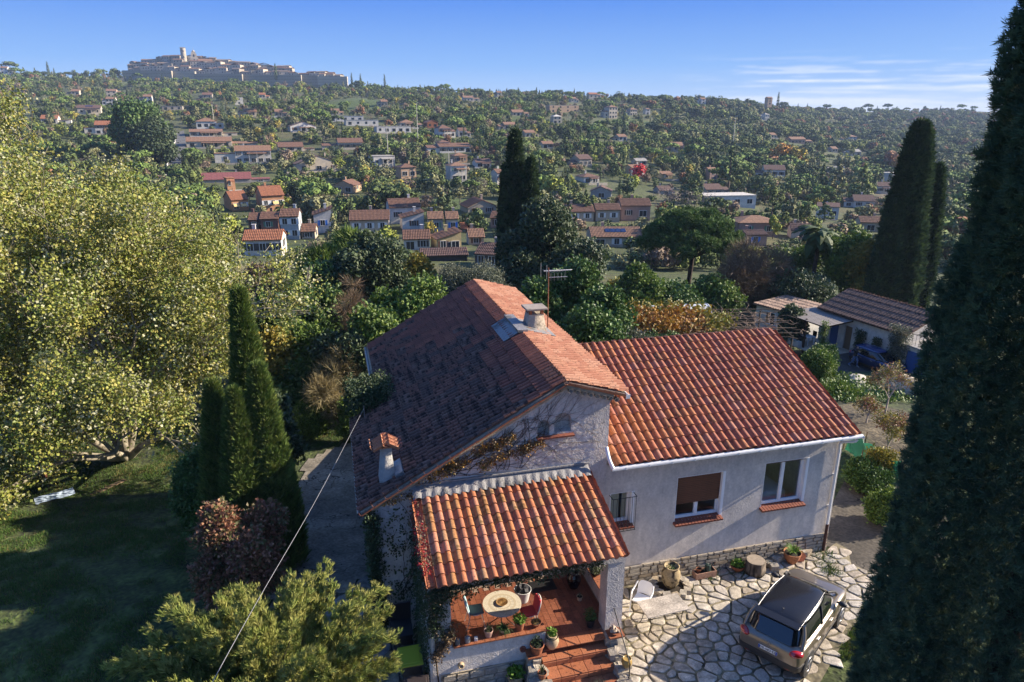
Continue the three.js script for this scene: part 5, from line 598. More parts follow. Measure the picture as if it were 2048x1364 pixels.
{ // feathery juniper bush in the foreground: sprays along arching boughs
  const r = Rng(420), p = at(528, 1290, 10.9), t = thing('juniper_bush', 'feathery yellow green juniper bush at the bottom edge', 'shrub', [p.x, hgt(p.x, p.z), p.z]), b = new MB(), pts = []; b.span(V(0, -.2, 0), V(0, 3.2, 0), .12, .06, 7);
  for (let k = 0; k < 120; k++) { const a = r() * 6.283, tl = Math.sqrt(r()) * 1.12, L = r.r(2.8, 4.0) * (1 - .10 * tl), d = (q) => { const g = tl * (.35 + .75 * q); return V(Math.cos(a) * Math.sin(g) * L * q * .95, Math.cos(g * .82) * L * q, Math.sin(a) * Math.sin(g) * L * q * .95); }; const y0 = 2.5 - 1.2 * r(); let pr = V(0, y0, 0); for (let i = 1; i <= 9; i++) { const q = i / 9, e = d(q).add(V(r.s(), r.s() + y0 / .06, r.s()).multiplyScalar(.06)); b.span(pr, e, .035 * (1.05 - q) + .006, .035 * (1 - q) + .004, 4); if (q > .3) for (let s = 0; s < 32; s++) { const pp = pr.clone().lerp(e, r()).add(V(r.s(), r.s(), r.s()).multiplyScalar(.30 * (1.25 - q) + .05)), dir = e.clone().sub(pr).normalize().add(V(r.s() * .7, r.s() * .5 + .25, r.s() * .7)).normalize(); pts.push({ m: sprigAt(pp, dir, r.r(.42, .8) * (1.1 - q * .45), r), c: tint(r, 'juniper') }); } pr = e; } }
  b.build('branches', M.bark, t); scatterInst('crown', SPR.feather, FN, pts, t).userData.kind = 'stuff';
}
broadTree({ name: 'reddish_shrub', label: 'reddish brown autumn shrub beside the juniper bush', category: 'shrub', u: 465, vTop: 1000, D: 17.6, w: 165, pal: 'purple', sprig: 'small', n: 3600, seed: 421, low: .12, lobes: 26, lobe: .30, s: 1 });
const shrubs = [
  ['leafy bush at the foot of the tall narrow conifer', 400, 880, 21.5, 110, 'laurel', 'small', 2600, .05], ['dark bush right of the tall narrow conifer', 540, 775, 26, 90, 'dark', 'broad', 2400, .03], ['yellow green bush beyond the concrete drive', 600, 655, 38, 130, 'bright', 'broad', 3400, .05],
  ['low green bush beside the concrete drive', 620, 800, 34.5, 110, 'bright', 'small', 2600, .03], ['yellowing shrub behind the conifers, near the drive', 540, 660, 37, 110, 'yellow', 'broad', 2600, .05], ['pale twiggy shrub left of the main roof', 668, 690, 34.5, 120, 'straw', 'twig', 1100, .05], ['green shrub at the corner of the main roof', 700, 790, 33.5, 60, 'bright', 'small', 1400, .05], ['tall weedy shrub above the concrete drive', 590, 720, 36.5, 120, 'laurel', 'broad', 2400, .03],
  ['broad dark evergreen tree with a round top, left of the main roof', 738, 455, 54, 135, 'dark', 'broad', 6000, .1], ['dark evergreen tree left of the round one', 650, 520, 52, 150, 'laurel', 'broad', 3600, .05], ['glossy bright green laurel behind the main roof', 832, 556, 40, 175, 'bright', 'broad', 5200, .05], ['glossy green laurel left of the main roof', 760, 610, 37, 130, 'bright', 'broad', 3600, .05], ['dark shrub under the laurels', 690, 640, 36, 120, 'dark', 'broad', 3000, .03],
  ['grey green olive tree behind the roof ridge', 925, 520, 49, 150, 'olive', 'olive', 4200, .1], ['second olive tree beside the big evergreen', 990, 545, 47, 90, 'olive', 'olive', 2600, .1], ['tall yellow green bamboo clump by the terraced houses', 700, 462, 74, 90, 'bright', 'reed', 1500, .03], ['bamboo clump lower down beside the dark evergreen', 640, 495, 66, 70, 'bright', 'reed', 1100, .03], ['yellowing tree right of the dark evergreen', 830, 500, 58, 80, 'yellow', 'broad', 2200, .08], ['bare brown shrub with a few yellow leaves', 712, 545, 46, 80, 'brown', 'twig', 900, .05],
  ['bushy green tree left of the dark evergreens', 600, 560, 47, 90, 'laurel', 'broad', 2400, .05], ['huge dark evergreen tree behind the chimney', 1110, 402, 60, 215, 'dark', 'broad', 9500, .05], ['dark evergreen shrub below the big cypress', 1035, 500, 58, 100, 'dark', 'broad', 2800, .03], ['laurel hedge tree behind the television aerial', 1150, 520, 44, 130, 'laurel', 'broad', 4200, .03], ['laurel bush behind the wing roof', 1215, 565, 41, 130, 'laurel', 'broad', 4000, .03], ['laurel bush behind the roof chimney', 1070, 560, 42, 110, 'laurel', 'broad', 3400, .03], ['dark laurel bush along the ridge of the wing', 1170, 610, 38, 150, 'laurel', 'broad', 4200, .03], ['pale green shrub over the wing ridge', 1262, 655, 38, 100, 'olive', 'small', 2600, .03], ['low shrub over the wing ridge', 1200, 672, 34, 140, 'laurel', 'small', 3200, .03],
  ['bright yellow green shrub left of the umbrella pine', 1282, 520, 64, 75, 'bright', 'broad', 2200, .03], ['yellowish shrub beside the pale green one', 1245, 545, 66, 60, 'yellow', 'broad', 1500, .03], ['low green hedge under the umbrella pine', 1350, 572, 66, 120, 'laurel', 'broad', 2400, .03], ['shrub right of the hedge under the umbrella pine', 1440, 552, 68, 90, 'bright', 'broad', 1900, .03], ['bare brown tree right of the umbrella pine', 1530, 480, 72, 140, 'brown', 'twig', 2400, .1], ['second bare brown tree behind the pergola', 1470, 510, 70, 90, 'brown', 'twig', 1300, .1], ['yellow green leafy tree beside the palm', 1705, 440, 80, 110, 'bright', 'broad', 3000, .1], ['yellow leafed tree right of the palm', 1740, 478, 76, 70, 'yellow', 'broad', 1800, .1], ['light green tree left of the palm', 1600, 478, 84, 90, 'bright', 'broad', 2200, .05], ['dark hedge behind the low outbuilding', 1600, 545, 70, 160, 'dark', 'broad', 2600, .03],
  ['green garden shrub below the low outbuilding', 1640, 702, 44, 58, 'bright', 'small', 1800, .03], ['leafy shrub in the vegetable garden', 1678, 778, 38, 66, 'bright', 'small', 1800, .03], ['green bush beside the vegetable garden', 1650, 690, 47, 60, 'laurel', 'small', 1500, .03], ['round dark bush beside the pergola', 1590, 610, 57, 40, 'dark', 'broad', 1200, .03], ['low bush over the wing ridge end', 1330, 684, 39, 120, 'laurel', 'small', 2600, .03], ['shrub behind the middle of the wing ridge', 1430, 684, 40, 130, 'laurel', 'small', 2600, .03], ['yellow flowering bush by the green net', 1768, 900, 25, 42, 'yellow', 'small', 1300, .03], ['overgrown shrub beneath the green net', 1745, 935, 24.5, 80, 'laurel', 'small', 2200, .03], ['low weedy bush by the asphalt drive', 1780, 985, 22, 60, 'bright', 'small', 1200, .03],
  ['ragged hedge behind the plane trees', 540, 590, 42, 80, 'laurel', 'broad', 2000, .03], ['reddish brown hedge near the pink roofed house', 530, 535, 72, 70, 'brown', 'broad', 1500, .03],
];
shrubs.forEach(([label, u, vTop, D, w, pal, sprig, n, low], i) => broadTree({ name: /tree|evergreen/.test(label) ? 'garden_tree' : 'garden_shrub', category: /tree|evergreen/.test(label) ? 'tree' : 'shrub', label, u, vTop, D, w, pal, sprig, n: Math.round(n * 1.0), low, seed: 500 + i, s: D > 50 ? 1.35 : D > 35 ? 1.1 : .9, lobes: 24, lobe: .36, mat: pal === 'laurel' ? FG : FM }));
{ const g = onGround(270, 332); broadTree({ name: 'garden_tree', label: 'large dark leafy tree above the plane tree, beside the road', u: 268, vTop: 192, D: -g.z, w: 105, pal: 'laurel', sprig: 'big', n: 3400, low: .06, seed: 590, s: 3.0, lobes: 26, lobe: .34 }); const g2 = onGround(305, 338); broadTree({ name: 'garden_tree', label: 'second large leafy tree nearer the road', u: 302, vTop: 235, D: -g2.z, w: 80, pal: 'dark', sprig: 'big', n: 2400, low: .06, seed: 591, s: 2.8, lobes: 22, lobe: .34 }); }
columnTree({ label: 'tallest of the three cypresses behind the chimney', u: 1030, vTop: 262, D: 70, w: 62, n: 3600, seed: 430, s: 1.15, freq: .35, plume: 5 });
columnTree({ label: 'right-hand cypress of the group behind the chimney', u: 1062, vTop: 318, D: 69, w: 50, n: 2400, seed: 431, s: 1.1, freq: .35, plume: 4 });
columnTree({ label: 'left shoulder cypress of the group behind the chimney', u: 1012, vTop: 330, D: 71, w: 40, n: 1800, seed: 434, s: 1.1, freq: .35, plume: 4 });
columnTree({ label: 'massive cypress rising above the low outbuilding', u: 1846, vTop: 243, D: 74, w: 94, n: 6500, seed: 432, s: 1.3, freq: .3, plume: 6, prof: (y) => Math.min(1, .8 + y) * Math.pow(clamp(1 - y), .42) });
columnTree({ label: 'lower cypress at the foot of the massive one', u: 1795, vTop: 405, D: 73, w: 62, n: 2600, seed: 433, s: 1.2, freq: .3, plume: 5 });
columnTree({ label: 'cypress behind the right shoulder of the massive one', u: 1880, vTop: 330, D: 78, w: 56, n: 2600, seed: 435, s: 1.2, freq: .3, plume: 5 });
{ // umbrella pine
  const r = Rng(440), top = at(1388, 412, 86), gy = hgt(top.x, top.z), H = top.y - gy, f = seen(top)[2], a = 205 * f / FOCAL / 2, t = thing('umbrella_pine', 'umbrella pine with a wide domed crown behind the wing roof', 'tree', [top.x, gy, top.z]);
  const L = []; for (let i = 0; i < 46; i++) { const an = r() * 6.283, q = Math.sqrt(r()), x = Math.cos(an) * q * a * .86, z = Math.sin(an) * q * a * .86, y = H * .93 - q * q * H * .32 - r() * H * .06; L.push([x, y, z, a * .24, H * .085, a * .24]); }
  limbs(t, r, H, H * .42, .34, L.slice(0, 16).map((q) => V(q[0], q[1] - .4, q[2])), std(lin(.10, .065, .045), .95, { map: barkT })); scatterInst('crown', SPR.pine, FN, blobPoints(L, 7500, r, 'pine', 1.25, .1, .8), t).userData.kind = 'stuff';
}
function palm(label, u, vTop, D, seed, s = 1) { const r = Rng(seed), top = at(u, vTop, D), gy = hgt(top.x, top.z), H = top.y - gy - 1.2 * s, t = thing('palm_tree', label, 'tree', [top.x, gy, top.z]); new MB().span(V(0, -.2, 0), V(.1, H, 0), .2 * s, .16 * s, 8).build('trunk', M.bark, t); const b = new MB(); for (let k = 0; k < 34; k++) { const a = r() * 6.283, e = r.r(-.5, 1.25), L = r.r(1.4, 2.1) * s; const P = []; for (let q = 0; q < 5; q++) { const t0 = q / 5, t1 = (q + 1) / 5, pt = (x) => V(Math.cos(a) * Math.cos(e - x * .8) * L * x, Math.sin(e - x * .9) * L * x, Math.sin(a) * Math.cos(e - x * .8) * L * x), w = (x) => .42 * s * Math.sin(Math.min(1, x * 1.1) * Math.PI * .8 + .25) * (x > .99 ? 0 : 1), sd = V(-Math.sin(a), 0, Math.cos(a)), p0 = pt(t0), p1 = pt(t1); for (const sg of [-1, 1]) { const o0 = p0.clone().addScaledVector(sd, sg * w(t0)), o1 = p1.clone().addScaledVector(sd, sg * w(t1) * .75); o0.y -= .12 * s; o1.y -= .1 * s; [p0, o0, p1, p1, o0, o1].forEach((v) => P.push(v.x, v.y + H, v.z)); } } const g = new THREE.BufferGeometry(); g.setAttribute('position', new THREE.Float32BufferAttribute(P, 3)); g.computeVertexNormals(); b.add(g); } const c = b.build('crown', leafMat(lin(.05, .085, .022), .25), t); c.userData.kind = 'stuff'; }
palm('fan palm in front of the terraced houses, beside the leafy tree', 1642, 436, 80, 450, 1.5);
// ---------------------------------------------------------------- houses of the valley and hillsides
const WALL = { white: [.80, .78, .74], cream: [.70, .62, .50], peach: [.60, .42, .28], beige: [.60, .51, .40], pink: [.50, .33, .27], rust: [.30, .15, .12], blue: [.52, .58, .62], grey: [.42, .41, .40], yellow: [.66, .53, .28], salmon: [.62, .33, .18], stone: [.50, .445, .37], stoneB: [.58, .53, .45], stoneC: [.42, .375, .31], wood: [.26, .09, .04], dark: [.07, .07, .07] };
const ROOF = { brown: [.225, .12, .08], tan: [.33, .19, .12], dusk: [.17, .10, .08], orange: [.42, .17, .085], grey: [.33, .32, .31], rose: [.30, .10, .10], pale: [.58, .56, .53], stone: [.32, .24, .18] };
const wm = {}, rm = {}; const wallM = (k) => wm[k] ??= std(lin(...WALL[k]), .92, { map: plasterT }), roofMt = (k) => rm[k] ??= std(lin(...ROOF[k]), .9, { map: k === 'pale' || k === 'grey' ? stainT : lichenT2 });
const lichenT2 = tex(256, .55, (u, v) => { const a = wfbm(u * 12, v * 12, 12, 4), b = wfbm(u * 64, v * 32, 64, 2), s = .82 + .5 * (a - .5) + .5 * (b - .5); return [255 * s, 248 * s, 240 * s]; });
const shutM = { blue: std(lin(.03, .16, .55), .6), green: std(lin(.09, .22, .15), .6), brown: std(lin(.14, .07, .04), .7), white: std(lin(.7, .7, .68), .6), dark: std(lin(.05, .045, .04), .6) };
const paneM = std(lin(.02, .025, .032), .12), frameM = std(lin(.66, .65, .62), .6);
function slopeGeo(w, L, corr) { // roof sheet: x across, z down from 0 to L, y out; tiles in rows of barrels where they can be seen
  if (!corr) { const g = new THREE.BoxGeometry(w, .14, L); g.translate(0, 0, L / 2); return g; }
  const n = Math.max(8, Math.round(w / .3)) * 4, m = Math.max(2, Math.round(L / .8)), P = [], I = []; for (let j = 0; j <= m; j++) for (const st of j && j < m ? [0, 1] : [0]) for (let i = 0; i <= n; i++) P.push((i / n - .5) * w, .05 + .075 * Math.abs(Math.sin(i / 4 * Math.PI)) + (st === 0 ? .05 : 0) * (j ? 1 : 0), L * j / m); const rowsN = P.length / 3 / (n + 1); for (let j = 0; j < rowsN - 1; j++) for (let i = 0; i < n; i++) { const a = j * (n + 1) + i; I.push(a, a + n + 1, a + 1, a + 1, a + n + 1, a + n + 2); } const g = new THREE.BufferGeometry(); g.setAttribute('position', new THREE.Float32BufferAttribute(P, 3)); g.setIndex(I); g.computeVertexNormals(); const b = new THREE.BoxGeometry(w, .08, L); b.translate(0, 0, L / 2); return mergeGeometries([plain(g), plain(b)]); }
function gableRoof(w, d, rise, ov, axis, corr, e = .0) { // ridge along x ('x') or z ('z') over a w x d plan, eaves at y = 0
  const span = axis === 'x' ? d : w, len = axis === 'x' ? w : d, run = span / 2 + ov, L = Math.hypot(run, rise * run / (span / 2)), a = Math.atan2(rise, span / 2), out = []; for (const s of [0, 1]) { const g = slopeGeo(len + ov * 1.2, L, corr); g.applyMatrix4(mat4(0, rise + .03 + s * .012, 0, a, s * Math.PI + (axis === 'x' ? 0 : Math.PI / 2), 0)); out.push(plain(g)); } return mergeGeometries(out); }
function hipRoof(w, d, rise, ov) { const W = w / 2 + ov, Dd = d / 2 + ov, r = Math.max(.2, W - Dd), P = []; const A = V(-W, 0, Dd), B = V(W, 0, Dd), C = V(W, 0, -Dd), E = V(-W, 0, -Dd), R0 = V(-r, rise, 0), R1 = V(r, rise, 0); const q = (...v) => v.forEach((p) => P.push(p.x, p.y, p.z)); q(A, B, R1, A, R1, R0, B, C, R1, C, E, R0, C, R0, R1, E, A, R0, A, C, B, A, E, C); const g = new THREE.BufferGeometry(); g.setAttribute('position', new THREE.Float32BufferAttribute(P, 3)); g.computeVertexNormals(); return g; }
const winG = new Map(); const winGeo = (w, h, kind) => { const k = kind + w.toFixed(2) + h.toFixed(2); if (!winG.has(k)) winG.set(k, kind === 'p' ? metreUV(new THREE.BoxGeometry(w, h, .05)) : kind === 's' ? metreUV(new THREE.BoxGeometry(w, h, .07)) : new MB().box(0, h / 2 + .04, 0, w + .16, .08, .12).box(0, -h / 2 - .05, .02, w + .24, .08, .18).box(w / 2 + .04, 0, 0, .08, h, .12).box(-w / 2 - .04, 0, 0, .08, h, .12).box(0, 0, 0, .06, h, .09).geo()); return winG.get(k); };
function addWindow(t, x, y, z, w, h, shut, near, ry = 0) { const p = part('window', winGeo(w, h, near ? 'f' : 'p'), near ? frameM : paneM, t); p.position.set(x, y, z); p.rotation.y = ry; if (near) part('pane', winGeo(w, h, 'p'), paneM, p); if (shut) for (const s of [-1, 1]) { const q = part('shutter', winGeo(w * .5, h, 's'), shutM[shut], p); q.position.set(s * (w * .78 + .06), 0, .0); } }
const houseBoxes = []; // where houses show in the photograph, so that no tree is set in front of them
function hillHouse([label, u0, u1, vB, vE, vR, type, wall, roof, yaw = 0, shut = 'brown', cols = 2, dep = 0, cat = 'house', opts = {}]) {
  const uc = (u0 + u1) / 2, g0 = onGround(uc, vB); if (yaw > -9) yaw += g0 && -g0.z < 190 ? 9 : 17; const g = onGround(uc, vB) || at(uc, vB, 880); const f = seen(g)[2], k = f / FOCAL, yr = yaw * Math.PI / 180;
  let w = (u1 - u0) * k, h = (vB - vE) * k * 1.03, d = dep || Math.min(9, Math.max(5.5, w * .8)); if (yaw) w = Math.max(w * .55, (w - Math.abs(Math.sin(yr)) * d) / Math.cos(yr)); const D = -g.z, near = D < 330, corr = D < 215, r = Rng(Math.round(u0 * 7 + vB * 13)), tilt = (EYE - g.y - h) / D;
  const back = V(Math.sin(yr), 0, Math.cos(yr)).multiplyScalar(-d / 2); const t = thing(type === 'flat' && opts.shed ? 'shed' : opts.name || (D < 190 ? 'terraced_house' : 'hillside_house'), label, cat, [g.x + back.x, g.y, g.z + back.z], yr, opts.group);
  const rise = type === 'flat' ? 0 : clamp(((vE - vR) * k - (type === 'gz' ? 0 : d / 2 * Math.max(0, tilt))), (type === 'gz' ? w : d) * .11, (type === 'gz' ? w : d) * .22), below = 3.2;
  houseBoxes.push([u0, u1, Math.min(vE, vR || vE), vB, D]);
  if (D > 190 && w > 7 && (type === 'gx' || type === 'hip') && !opts.solar) { // a lower wing at one end, so that outlines vary
    const full = w, aw = w * r.r(.26, .4), sd = r() < .5 ? -1 : 1, ah = h * r.r(.55, .85), ad = d * r.r(.65, .95); w = full - aw; t.position.x -= Math.cos(yr) * sd * aw / 2; t.position.z += Math.sin(yr) * sd * aw / 2;
    const cx = sd * (w + aw) / 2, az = r.r(-.5, .6); new MB().box(cx, (ah - below) / 2, az, aw, ah + below, ad).build('annex_wall', wallM(wall), t); const ar = part('annex_roof', metreUV(r() < .75 ? gableRoof(aw, ad, ad * .13, .3, 'x', corr) : new THREE.BoxGeometry(aw + .2, .25, ad + .3)), roofMt(roof), t); ar.position.set(cx, ah, az); addWindow(t, cx, ah * .5, az + ad / 2 + .03, Math.min(1.6, aw * .5), Math.min(1.5, ah * .5), null, near);
  }
  if (D > 190 && D < 520 && r() < .6) { const tw = w * r.r(1.1, 1.7); new MB().box(r.s() * w * .3, -.4, d / 2 + r.r(3, 5), tw, 1.5, .35).build('terrace_wall', wallM(r.pick(['white', 'cream', 'stoneB'])), t); if (r() < .6) { const py = h * .8, pz = d / 2 + 1.1; new MB().box(w * .1, py, pz, w * .55, .16, 2.2, 0, .12).build('porch_roof', roofMt(roof), t); for (const q of [-.12, .1, .32]) new MB().box(w * q, py / 2 - .1, pz + .9, .22, py, .22).build('porch_post', wallM(wall), t); } }
  const wb = new MB(); if (type === 'gz') { const s = shapeOf([[-w / 2, -below], [w / 2, -below], [w / 2, h], [0, h + rise], [-w / 2, h]]); wb.add(extr(s, d, -d / 2)); } else if (type === 'gx') { const s = shapeOf([[-d / 2, -below], [d / 2, -below], [d / 2, h], [0, h + rise], [-d / 2, h]]), e = new THREE.ExtrudeGeometry(s, { depth: w, bevelEnabled: false }); e.rotateY(Math.PI / 2); e.translate(-w / 2, 0, 0); wb.add(e); } else if (type === 'mono') { const s = shapeOf([[-w / 2, -below], [w / 2, -below], [w / 2, h + rise], [-w / 2, h]]); wb.add(extr(s, d, -d / 2)); } else wb.box(0, (h - below) / 2, 0, w, h + below, d);
  wb.build('wall', wallM(wall), t); const ov = type === 'flat' ? .15 : .35; let rf;
  if (type === 'flat') rf = new MB().box(0, h + .1, 0, w + .3, .2, d + .3).build('roof', roofMt(roof), t);
  else if (type === 'hip') { rf = part('roof', metreUV(hipRoof(w, d, rise, .4)), roofMt(roof), t); rf.position.y = h; }
  else if (type === 'mono') { const a = Math.atan2(rise, w), L = Math.hypot(w, rise) + .5, sg = slopeGeo(d + .5, L, corr); rf = part('roof', metreUV(sg), roofMt(roof), t); rf.applyMatrix4(mat4(w / 2 + .2, h + rise + .06, 0, 0, -Math.PI / 2, 0).multiply(mat4(0, 0, 0, a))); }
  else { rf = part('roof', metreUV(gableRoof(w, d, rise, ov, type === 'gx' ? 'x' : 'z', corr)), roofMt(roof), t); rf.position.y = h; }
  if (type !== 'flat' && near) { const cx = w * r.r(-.3, .3), cz = type === 'gz' ? -d * .15 : -d * .12; const c = new MB().box(cx, h + rise + .25, cz, .55, 1.1, .5).box(cx, h + rise + .86, cz, .7, .1, .65).build('chimney', wallM(wall), rf); c.position.y = -h * (type === 'mono' ? 0 : 1); if (type === 'mono') { t.attach(c); c.position.y = 0; c.position.x = 0; c.rotation.set(0, 0, 0); c.position.z = 0; } }
  const st = Math.max(1, Math.round(h / 3)), ww = near ? .95 : 1.3, wh = near ? 1.2 : 1.4; for (let s = 0; s < st; s++) for (let c = 0; c < cols; c++) { const y = (s + .55) * h / st, hh = Math.min(wh, h / st * .55), big = s === 0 && r() < .4; addWindow(t, (c + .5) / cols * w - w / 2 + (cols > 1 ? 0 : r.s() * .3), y - (big ? .3 : 0), d / 2 + .03, big ? Math.min(w / cols * .6, 1.9) : ww, big ? hh * 1.25 : hh, big || D > 420 ? null : shut, near); }
  if (near) addWindow(t, w / 2 + .03, h * .65, 0, .9, 1.1, shut, true, Math.PI / 2);
  if (opts.solar) { const s = new MB(); for (let i = 0; i < 4; i++) s.box((i - 1.5) * 1.1, 0, 0, 1.0, .05, 1.6); const p = s.build('solar_panel', std(lin(.012, .02, .07), .15), rf); const a = Math.atan2(rise, d / 2); p.applyMatrix4(mat4(0, rise * .55 + .22, d * .23, a)); }
  if (opts.awning) for (const q of opts.awning) { const a = new MB().box(q * w, h * .55, d / 2 + .6, 1.5, .05, 1.4, 0, .5).build('awning', std(lin(.7, .5, .2), .8), t); }
}
